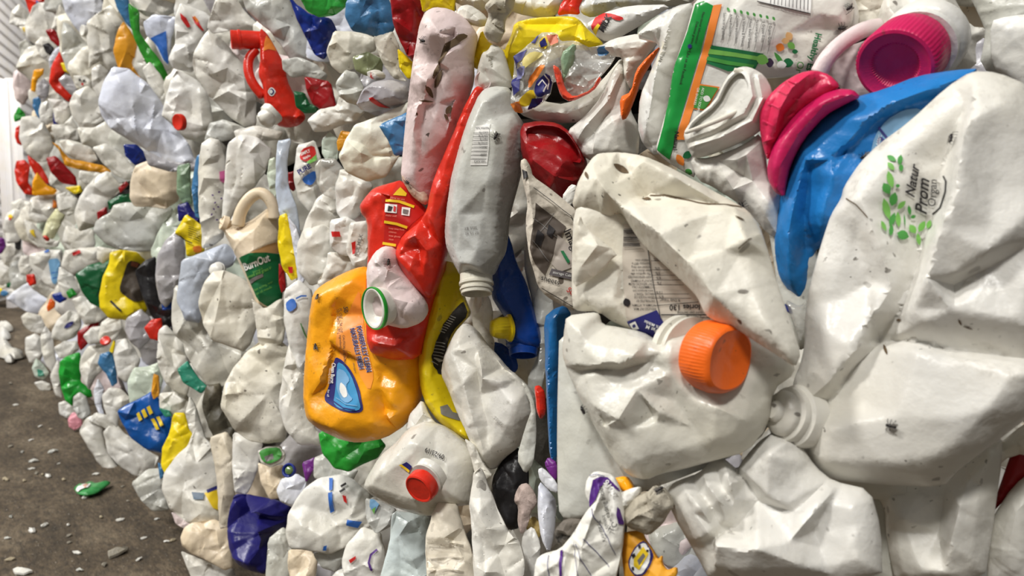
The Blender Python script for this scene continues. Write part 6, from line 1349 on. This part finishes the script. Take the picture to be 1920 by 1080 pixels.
b = Lw('pink and purple'); prints(b, 'pink_print', [([(412, 322), (426, 318), (424, 345), (414, 340)], ink('pink_ink', S(226, 112, 170)))] + [(leafshape(x, y, 5, 3, y * 7), PU) for x, y in ((404, 380), (410, 388), (402, 392), (416, 372), (398, 402), (408, 412), (412, 360), (400, 366))], off=.003)
b = Lw('fruit label'); prints(b, 'fruit_label', [([(566, 280), (590, 272), (594, 292), (576, 304), (562, 298)], RE, 1), ([(576, 304), (594, 290), (595, 300), (580, 308)], LG), ([(566, 335), (594, 318), (594, 336), (584, 348), (572, 344)], BL, 1)], off=.003)
lettering(b, [('SIMPLY', 566, 292, .9, -.35, 6, .02, 0, .7), ('apple', 570, 299, .9, -.35, 5, .01)], WH, off=.0045); lettering(b, [('PURE', 562, 328, .85, -.5, 9, .04, 0, .9)], NV, off=.0045)
b = Lw('thin red line'); prints(b, 'red_line', [([(652, 320), (672, 314), (684, 308), (684, 316), (660, 323)], RE)], off=.004)
b = Lw('small red mark'); prints(b, 'red_mark', [([(622, 434), (638, 434), (640, 444), (624, 444)], RE)], off=.004)
b = Lw('red and grey lettering'); lettering(b, [('ICE MILK', 672, 478, .25, -.97, 7, .02)], KG, off=.004); prints(b, 'red_square', [([(660, 455), (668, 452), (667, 475), (662, 477)], RE)], off=.004)
b = Lw('glossy yellow flat'); prints(b, 'red_mark', [([(541, 500), (550, 500), (550, 512), (543, 512)], RE)], off=.004)
b = Lw('blue oval sticker'); prints(b, 'blue_oval', [(leafshape(547, 572, 22, 26, 20), BL, 1), (stroke([(556, 560), (566, 555), (576, 555)], 3), BL), (stroke([(565, 606), (572, 625), (578, 640)], 2), GR)], off=.004)
cap_on(Lw('grey-blue jug'), 408, 506, 14, (-.1, .35, .93), clean, [(0, -.3), (1.05, -.3), (1.05, .1), (.95, .14), (.95, .5), (.7, .8), (.3, .95), (0, .95)], 'white swirled cap', .06, bump=.12)
b = Lw('green label'); prints(b, 'green_label', [([(486, 846), (500, 840), (524, 838), (530, 852), (524, 862), (506, 870), (492, 864)], GR, 1), ([(496, 856), (512, 850), (514, 860), (500, 866)], KG)], off=.003)
b = Lw('blue-ringed'); cap_on(b, 543, 882, 13, (-.3, .3, .9), royal, [(0, -.5), (.8, -.5), (1, 0), (1.02, .4), (.9, .5), (.75, .4), (.7, .1), (0, .1)], 'blue ring', .05, name='ring'); cap_on(b, 543, 882, 8, (-.3, .3, .9), plastic('green_glass', S(100, 130, 80), .1, dirt=0, speck=0, coat=.6), [(0, 0), (1, 0), (.9, .5), (.5, .8), (0, .9)], 'green domed stopper', .055, name='stopper')
b = Lw('blue tape'); prints(b, 'blue_tape', [(q, BL) for q in ([(618, 896), (625, 896), (624, 918), (618, 920)], [(616, 924), (624, 922), (628, 958), (620, 962)], [(652, 974), (680, 978), (672, 990), (650, 985)], [(608, 1024), (614, 1022), (613, 1032), (606, 1032)])] + [(stroke([(640, 912), (650, 906)], 4), K), (stroke([(638, 922), (648, 916)], 4), K), ([(643, 928), (650, 930), (652, 944), (646, 940)], RE)], off=.003)
b = Lw('purple ring'); prints(b, 'purple_ring', [(stroke([(708, 1030), (696, 1040), (692, 1055), (698, 1070)], 4), PU), ([(655, 1050), (668, 1042), (668, 1048), (658, 1056)], RE)], off=.003)
b = Lw('green and blue print'); prints(b, 'print', [([(694, 930), (712, 945), (702, 962), (694, 950)], LB), ([(698, 955), (706, 950), (702, 964)], LG)], off=.003)
b = Lw('ribbed cream'); prints(b, 'moulded_ribs', [(stroke([(803, 1018 + i * 24), (840, 1014 + i * 24), (868, 1017 + i * 24)], 5), plastic('beige_ribbed', (1, 1, 1))) for i in range(3)], off=.006)
b = Lw('black text'); prints(b, 'text_lines', [(stroke([(354, 424 + i * 4), (376, 432 + i * 4)], 1.2), K) for i in range(6)] + [([(362, 462), (378, 460), (380, 472), (366, 474)], OR, 1), (stroke([(338, 442), (348, 450), (362, 456)], 2), K)], off=.004)
b = Lw('charred dark label'); prints(b, 'charred_label', [([(242, 488), (262, 492), (266, 505), (258, 522), (268, 540), (273, 562), (256, 566), (236, 556), (224, 545), (232, 515)], plastic('charred', S(62, 52, 42), .7, dirt=.7, speck=0, stain=S(150, 130, 100)), 1), (stroke([(208, 564), (218, 574), (228, 583)], 4), K), ([(248, 490), (262, 494), (258, 502), (246, 498)], ink('label_rust', S(150, 84, 60)))], off=.005)
cap_on(Lw('pale lime bottle'), 88, 446, 6, (-.4, -.7, .6), red, label='red cap', Zoff=.05)
b = Lw('orange tab'); prints(b, 'orange_tab', [([(100, 374), (107, 378), (108, 390), (99, 390)], OR)], off=.006)
b = Lw('small yellow logo'); prints(b, 'yellow_logo', [([(56, 432), (64, 430), (68, 446), (60, 440)], YE)], off=.006)
b = Lw('yellow and red emblem'); prints(b, 'emblem', [(leafshape(20, 406, 10, 9, 0), YE, 1), (leafshape(19, 410, 6, 5, 0), RE, 1)], off=.006)
b = Lw('light blue printed'); prints(b, 'blue_label', [([(90, 486), (112, 484), (114, 510), (106, 534), (98, 530), (94, 508)], LB, 1), (stroke([(97, 512), (110, 510)], 2), BL), (stroke([(99, 522), (108, 520)], 2), BL), ([(82, 466), (92, 464), (92, 472), (84, 474)], BL)], off=.006)
b = Lw('short red label stripe'); prints(b, 'red_stripe', [([(136, 474), (150, 468), (152, 474), (138, 480)], RE)], off=.006)
b = Lw('dark blue oval mark'); prints(b, 'oval_mark', [(leafshape(130, 609, 24, 9, -35), NV, 1)], off=.006)
cap_on(Lw('flat red cap'), 199, 640, 9, (0, .5, .87), red, label='flat red cap', Zoff=.05)
b = Lw('teal fragment'); prints(b, 'teal_fragment', [([(70, 692), (80, 694), (84, 704), (72, 706)], teal)], off=.006)
b = Lw('yellow lettering'); prints(b, 'yellow_lettering', [([(257, 776), (262, 772), (268, 786), (262, 790)], YE), ([(266, 770), (272, 766), (278, 780), (272, 784)], YE), ([(276, 764), (282, 760), (288, 774), (282, 778)], YE), ([(284, 786), (290, 784), (300, 804), (294, 806)], YE), ([(294, 782), (300, 780), (308, 796), (302, 800)], YE)], off=.006)
b = Lw('big fluted white'); prints(b, 'yellow_label', [([(384, 924), (408, 918), (418, 940), (416, 958), (400, 952)], YE), ([(360, 922), (384, 924), (382, 936), (364, 936)], ink('label_teal', S(90, 110, 130))), ([(388, 918), (408, 910), (410, 916), (390, 924)], NV)], off=.004)
# ---- jug with date print and red cap
DJ = it('milk_jug', milky, 'milky jug with stamped date and red cap under the amber detergent jug', [(686, 912), (690, 896), (716, 852), (744, 830), (768, 802), (802, 788), (832, 800), (872, 832), (891, 856), (892, 900), (888, 946), (868, 948), (832, 952), (806, 970), (762, 958), (720, 942), (698, 926)], .14, T=.03, Tb=.06, nf=3, amp=.004, res=50, ridges=[[(770, 806, 3), (776, 850, 5), (790, 890, 3)], [(830, 802, 2), (815, 850, -3), (835, 900, 0), (850, 945, 2)], [(700, 900, 3), (735, 880, 4), (765, 885, 2)]])
lathe('neck', 800, 898, (-.5, -.4, .76), 30, [(0, -.5), (1.2, -.5), (1.12, -.2), (1.05, -.1), (1.1, 0), (1.1, .1), (0, .1)], milky, Z=DJ.f.Z - .035, parent=DJ.obj)
rc = lathe('cap', 797, 905, (-.5, -.4, .76), 30, [(0, -.05), (1.0, -.05), (1.04, .05), (1.04, .5), (1.0, .68), (.92, .74), (.84, .72), (.8, .68), (0, .66)], red, Z=DJ.f.Z - .045, parent=DJ.obj, bump=.06)
rc['label'] = 'dented red cap'
lettering(DJ, [('09/23/19', 836, 853, -.9, -.38, 9, .01, -.2, .85)], K, off=.003, label='stamped date in black dots')
prints(DJ, 'label_edge', [([(752, 872), (764, 866), (774, 874), (770, 882)], NV), ([(750, 872), (754, 870), (770, 882), (768, 886)], YE)], off=.002)
# ================================================================== floor litter, far end, flies
def on_floor(px, py, h=0.0):
    r = ray(px, py)
    t = (h - cam_pos.z) / r.z
    return cam_pos + r * t
def scrap_mesh(name, L, Wd, th, mat, seed, n=9):
    rnd = random.Random(seed)
    V = []; top = []; bot = []
    for k in range(n):
        a = 2 * math.pi * k / n
        q = rnd.uniform(.6, 1)
        x, y = math.cos(a) * L / 2 * q, math.sin(a) * Wd / 2 * q
        z = rnd.uniform(.2, 1) * th
        top.append(len(V)); V.append((x, y, z + .002)); bot.append(len(V)); V.append((x, y, max(0, z - .4 * th)))
    c1 = len(V); V.append((0, 0, th * 1.3)); c2 = len(V); V.append((0, 0, th * .3))
    F_ = []
    for k in range(n):
        k2 = (k + 1) % n
        F_ += [(top[k], top[k2], c1), (bot[k2], bot[k], c2), (bot[k], bot[k2], top[k2], top[k])]
    return mesh_from(name, V, F_, mat, smooth=False)
protos = [scrap_mesh('litter_scrap', 1.0, .45, .22, m, i) for i, m in enumerate((paper, tissue, clean, plastic('tan_scrap', S(176, 164, 140), .7), greyish))]
rnd = random.Random(5)
spots = [(42, 1075, .04), (220, 1040, .05), (60, 880, .018), (80, 890, .016), (42, 848, .02), (160, 934, .035), (68, 888, .03), (90, 894, .03), (46, 902, .025), (100, 848, .03), (226, 976, .028), (130, 1018, .02), (145, 1038, .03), (190, 970, .015), (295, 974, .02), (128, 985, .015), (130, 1005, .015),
         (60, 997, .03), (20, 1050, .02), (14, 1010, .015), (84, 986, .03), (230, 913, .02), (312, 1016, .02), (324, 1014, .02), (20, 970, .02), (110, 870, .015), (20, 838, .025), (58, 826, .02), (95, 805, .02), (60, 770, .02), (30, 760, .02), (20, 720, .03), (75, 800, .02), (120, 900, .03), (64, 866, .03), (180, 890, .02), (195, 1060, .02), (260, 1050, .02), (10, 900, .03), (150, 1070, .02), (270, 1010, .015), (240, 940, .012)]
for i, (x, y, L) in enumerate(spots):
    o = bpy.data.objects.new('litter_scrap', protos[i % 5]); COL.objects.link(o)
    o.location = on_floor(x, y, .001)
    o.rotation_euler = (0, 0, rnd.uniform(0, 6.28)); s_ = L * rnd.uniform(.7, 1.2); o.scale = (s_, s_, s_)
    tag(o, 'small pale scrap of litter lying on the dirty concrete floor', 'litter', 'pale litter scraps scattered on the floor')
def floor_body(name, pts, mat, label, cat, T=.01, **kw):
    cx = sum(p[0] for p in pts) / len(pts); cy = sum(p[1] for p in pts) / len(pts)
    C = on_floor(cx, cy, .012)
    fr = Frame.__new__(Frame)
    fr.C = C; fr.n = Vector((0, 0, 1)); fr.u = c_right.normalized(); fr.v = fr.n.cross(fr.u)
    fr.M = Matrix.Translation(C) @ Matrix((fr.u, fr.v, fr.n)).transposed().to_4x4(); fr.Z = (C - cam_pos).dot(c_fwd); fr.px = fr.Z / F
    return body(name, pts, mat, frame=fr, T=T, Tb=.008, label=label, cat=cat, **kw)
fs = floor_body('food_wrapper', [(137, 914), (150, 912), (170, 906), (185, 908), (205, 903), (208, 906), (196, 914), (182, 924), (160, 929), (145, 926)], plastic('green_wrap', S(60, 150, 80), .3, dirt=.15, speck=.2), 'torn green and white wrapper lying flat on the concrete floor', 'wrapper', nf=5, amp=.006)
prints(fs, 'white_print', [([(139, 914), (150, 912), (170, 908), (165, 916), (152, 920), (143, 919)], WH), ([(176, 922), (195, 912), (194, 918), (182, 924)], WH), ([(155, 914), (166, 910), (160, 918)], ink('pale_pink_ink', S(230, 180, 160)))], off=.004)
floor_body('drink_bottle', [(-6, 611), (10, 611), (24, 614), (24, 620), (8, 622), (-6, 621)], white, 'flattened white bottle lying far off on the floor', 'bottle', T=.05)
gb = floor_body('drink_bottle', [(-6, 625), (12, 625), (20, 629), (20, 635), (6, 637), (-6, 636)], clean, 'flattened white bottle with green end lying on the far floor', 'bottle', T=.05)
prints(gb, 'green_end', [([(14, 627), (20, 629), (20, 635), (14, 635)], teal)], off=.006)
floor_body('plastic_bag', [(-6, 642), (8, 638), (20, 648), (26, 660), (44, 662), (46, 670), (24, 674), (8, 672), (-6, 668)], white, 'heap of white plastic bag spread on the far floor', 'plastic bag', T=.06)
floor_body('plastic_bag', [(8, 674), (20, 671), (28, 675), (24, 679), (12, 679)], clean, 'small white bag piece lying on the floor beyond the bale foot', 'plastic bag', T=.03)
# litter heap at the far end of the floor
hp = [(-4, 545, 14, yellow), (8, 550, 12, steel), (20, 548, 12, white), (32, 552, 12, navy), (44, 548, 13, gold), (4, 536, 14, white), (16, 534, 12, darkgreen), (28, 538, 14, white), (40, 534, 12, royal), (10, 524, 14, white), (24, 522, 14, smoky), (38, 520, 12, white), (2, 512, 14, purple), (18, 510, 12, white), (32, 506, 12, white)]
for i, (x, y, w, m) in enumerate(hp):
    o = body('plastic_bottle', [(x - w * .6, y - w * .3), (x, y - w * .5), (x + w * .6, y - w * .2), (x + w * .5, y + w * .4), (x - w * .2, y + w * .5), (x - w * .6, y + w * .2)], m, Z=5.2 + (560 - y) * .004, face=.5,
             label='crushed plastic container in the colourful heap at the far end of the floor', cat='container', group='containers in the far heap')
FARW = [('milk_jug', white, 'white jug at the far bale end under the yellow and red emblem jug', [(4, 458), (22, 452), (40, 462), (44, 484), (30, 500), (8, 496), (0, 480)]),
        ('milk_jug', greyish, 'grey-white jug low on the farthest bale end', [(20, 492), (40, 488), (54, 506), (56, 536), (40, 548), (22, 540), (16, 515)]),
        ('milk_jug', clean, 'white jug at the picture edge above the colourful heap', [(-8, 490), (8, 486), (20, 500), (20, 528), (4, 536), (-8, 530)]),
        ('milk_jug', white, 'white jug high on the farthest lower bale', [(20, 380), (40, 372), (58, 380), (58, 400), (40, 408), (22, 400)]),
        ('bottle', black, 'black bottle shard beside the white jugs of the farthest bale', [(27, 440), (34, 434), (38, 450), (36, 470), (28, 466)]),
        ('bottle', purple, 'purple bottle at the picture edge on the farthest bale', [(-6, 446), (6, 446), (10, 462), (2, 476), (-6, 476)])]
for n_, m_, l_, q_ in FARW:
    it(n_, m_, l_, q_, Z=4.75 if m_ not in (black, purple) else 4.6, dz=0, face=.8, corner=.1, Tb=.08)
# upright steel post and shutter edge at the far wall
pm = plastic('white_post', S(236, 234, 236), .4, dirt=.1, speck=0, bump=0)
def post(px, py0, py1, wpx, Z, mat, name):
    C = at(px, (py0 + py1) / 2, Z); top = at(px, py0, Z).z
    C.z = 0
    return box(name, C, c_right, Vector((c_right.y, -c_right.x, 0)), top, wpx * Z / F, .08, mat)
post(8, 150, 405, 11, 6.3, pm, 'door_1')
post(17, 152, 400, 5, 6.35, plastic('grey_post', S(150, 148, 150), .5, dirt=.1, speck=0, bump=0), 'trim_1')
post(29, 150, 400, 16, 6.4, pm, 'trim_2')
# ---- flies
def make_fly():
    bm = bmesh.new()
    def ell(c, r, seg=10):
        m = Matrix.Translation(c) @ Matrix.Diagonal((*r, 1))
        bmesh.ops.create_uvsphere(bm, u_segments=seg, v_segments=7, radius=1, matrix=m)
    ell((0, 0, .5), (.28, .25, .24)); ell((-.38, 0, .45), (.36, .24, .22)); ell((.32, 0, .48), (.15, .2, .17))
    me = bpy.data.meshes.new('fly'); bm.to_mesh(me); bm.free()
    me.materials.append(plastic('fly_black', S(34, 30, 32), .35, dirt=0, speck=0, bump=0)); 
    for p_ in me.polygons: p_.use_smooth = True
    wv = []; wf = []
    for sy in (-1, 1):
        k = len(wv)
        wv += [(0.1, sy * .12, .68), (-.35, sy * .42, .66), (-.85, sy * .42, .6), (-.8, sy * .15, .62), (-.3, sy * .08, .68)]
        wv += [(a, b, c - .02) for a, b, c in wv[k:k + 5]]
        wf += [tuple(range(k, k + 5)), tuple(range(k + 9, k + 4, -1))] + [(k + i, k + 5 + i, k + 5 + (i + 1) % 5, k + (i + 1) % 5) for i in range(5)]
    wing = mesh_from('wings', wv, wf, plastic('fly_wing', S(120, 116, 112), .2, dirt=0, speck=0, bump=0, alpha=.6), False)
    lv = []; lf = []
    for sy in (-1, 1):
        for x0, x1 in ((.15, .4), (0, 0), (-.12, -.45)):
            P_ = [Vector((x0, sy * .18, .42)), Vector((x1 * .8 + x0 * .2, sy * .5, .5)), Vector((x1, sy * .68, 0))]
            for a, b in zip(P_, P_[1:]):
                d = (b - a).normalized(); e = d.cross(Vector((1, .3, .2))).normalized() * .03; g = d.cross(e).normalized() * .03
                k = len(lv)
                for q in (a, b): lv += [q + e, q + g, q - e, q - g]
                lf += [(k + i, k + (i + 1) % 4, k + 4 + (i + 1) % 4, k + 4 + i) for i in range(4)] + [(k, k + 3, k + 2, k + 1), (k + 4, k + 5, k + 6, k + 7)]
    legs = mesh_from('legs', lv, lf, me.materials[0], False)
    return me, wing, legs
fly_me, fly_w, fly_l = make_fly()
bpy.context.view_layer.update()
DGR = bpy.context.evaluated_depsgraph_get()
def fly(px, py, ang, size, label):
    hit, loc, nrm, *_ = SC.ray_cast(DGR, cam_pos, ray(px, py).normalized())
    if not hit: return
    if nrm.dot(cam_pos - loc) < 0: nrm = -nrm
    d = c_right * math.cos(math.radians(ang)) + c_up * math.sin(math.radians(ang))
    x = (d - nrm * d.dot(nrm)).normalized(); y = nrm.cross(x)
    M = Matrix.Translation(loc) @ Matrix((x, y, nrm)).transposed().to_4x4() @ Matrix.Scale(size, 4)
    o = link('fly', fly_me, None, M); tag(o, label, 'fly')
    link('wings', fly_w, o, M); link('legs', fly_l, o, M)
S_ = .0042
for f_ in ((1670, 797, 175, 'black fly walking on the lower belly of the big organic jug'), (1576, 49, 200, 'black fly on the shiny white scrap beside the vegetable pouch'), (1587, 17, 210, 'black fly near the top edge above the pouch scrap'), (1396, 383, -60, 'black fly perched at the upper rim of the bent dirty jug'),
           (1098, 765, 100, 'black fly on the crease of the orange-capped jug'), (929, 256, 240, 'black fly on the long translucent hanging bottle'), (1620, 295, 200, 'dark fly at the edge of the big organic jug by the blue bottle'), (797, 75, 10, 'dark fly on the lit side of the pinkish tall bottle'),
           (599, 557, 110, 'dark fly near the top of the amber detergent jug'), (594, 648, 100, 'dark fly halfway down the edge of the amber detergent jug'), (725, 490, 80, 'dark fly on the crushed pinkish neck'), (1236, 917, 30, 'dark fly on the dirty grey tissue at the bottom'), (1791, 259, 20, 'dark fly in the deep fold of the big organic jug'),
           (768, 340, 10, 'dark fly on top of the red instruction-label bottle'), (688, 880, 60, 'dark fly at the pointed end of the date-stamped jug')):
    fly(f_[0], f_[1], f_[2], S_ * (1 if f_[0] > 1040 else 1.35), f_[3])

# ---- pale pieces wedged in the gaps behind the front layer
bpy.context.view_layer.update()
DGR = bpy.context.evaluated_depsgraph_get()
gaps = []
DARK = [((880, 990), (500, 545)), ((1000, 1042), (620, 900)), ((395, 420), (720, 790)), ((545, 600), (230, 262)), ((925, 985), (700, 720))]
open_px = {}
STEP = 11
for gy in range(-150, 1235, STEP):
    for gx in range(6, 2110, STEP):
        hit, loc, nrm, idx, ob, _ = SC.ray_cast(DGR, cam_pos, ray(gx, gy).normalized())
        if hit and ob.name.startswith('packed_plastic'): open_px[(gx, gy)] = (loc - cam_pos).dot(c_fwd)
FM = [white, milky, greyish, clean, dirty, white, cream, bluish, mint, milky, smoky, pinkish]
rnd = random.Random(77)
left_ = dict(open_px)
n_f = 0
keys = sorted(left_, key=lambda k: rnd.random())
for k in keys:
    if k not in left_: continue
    gx, gy = k; Zc = left_[k]
    if (gx < 76 and gy < 370) or gx < 8  or any(a <= gx <= b and c <= gy <= d for (a, b), (c, d) in DARK): left_.pop(k); continue
    near_ = [q for q in left_ if abs(q[0] - gx) < 70 and abs(q[1] - gy) < 70 and abs(left_[q] - Zc) < .5]
    r = max(20, min(70, .11 * F / Zc)) * rnd.uniform(.75, 1.15)
    a0 = rnd.uniform(0, 6.28); el = rnd.uniform(1.0, 1.7)
    pts = []
    m_ = rnd.randint(6, 9)
    for i in range(m_):
        a = 6.283 * i / m_ + rnd.uniform(-.25, .25); q = r * rnd.uniform(.72, 1.12)
        x, y = math.cos(a) * q * el, math.sin(a) * q / el ** .5
        pts.append((gx + x * math.cos(a0) - y * math.sin(a0), gy + x * math.sin(a0) + y * math.cos(a0)))
    zz = Zc + .01
    o = body('plastic_piece', pts, FM[n_f % len(FM)], Z=zz, corner=.12, wob=.03, res=20, face=.8, seed=n_f, label='crumpled pale plastic piece wedged deep in a gap between larger pieces', cat='plastic piece', group='pale pieces wedged in the gaps')
    n_f += 1
    P_ = np.array(pts)
    for q in [q for q in near_ if inside(np.array([q], float), P_)[0]]: left_.pop(q, None)
print('gap pieces', n_f)
# the packed filling sits just behind the wedged pieces
for o in list(SC.objects):
    if o.name.startswith('packed_plastic'): o.location.y += .05
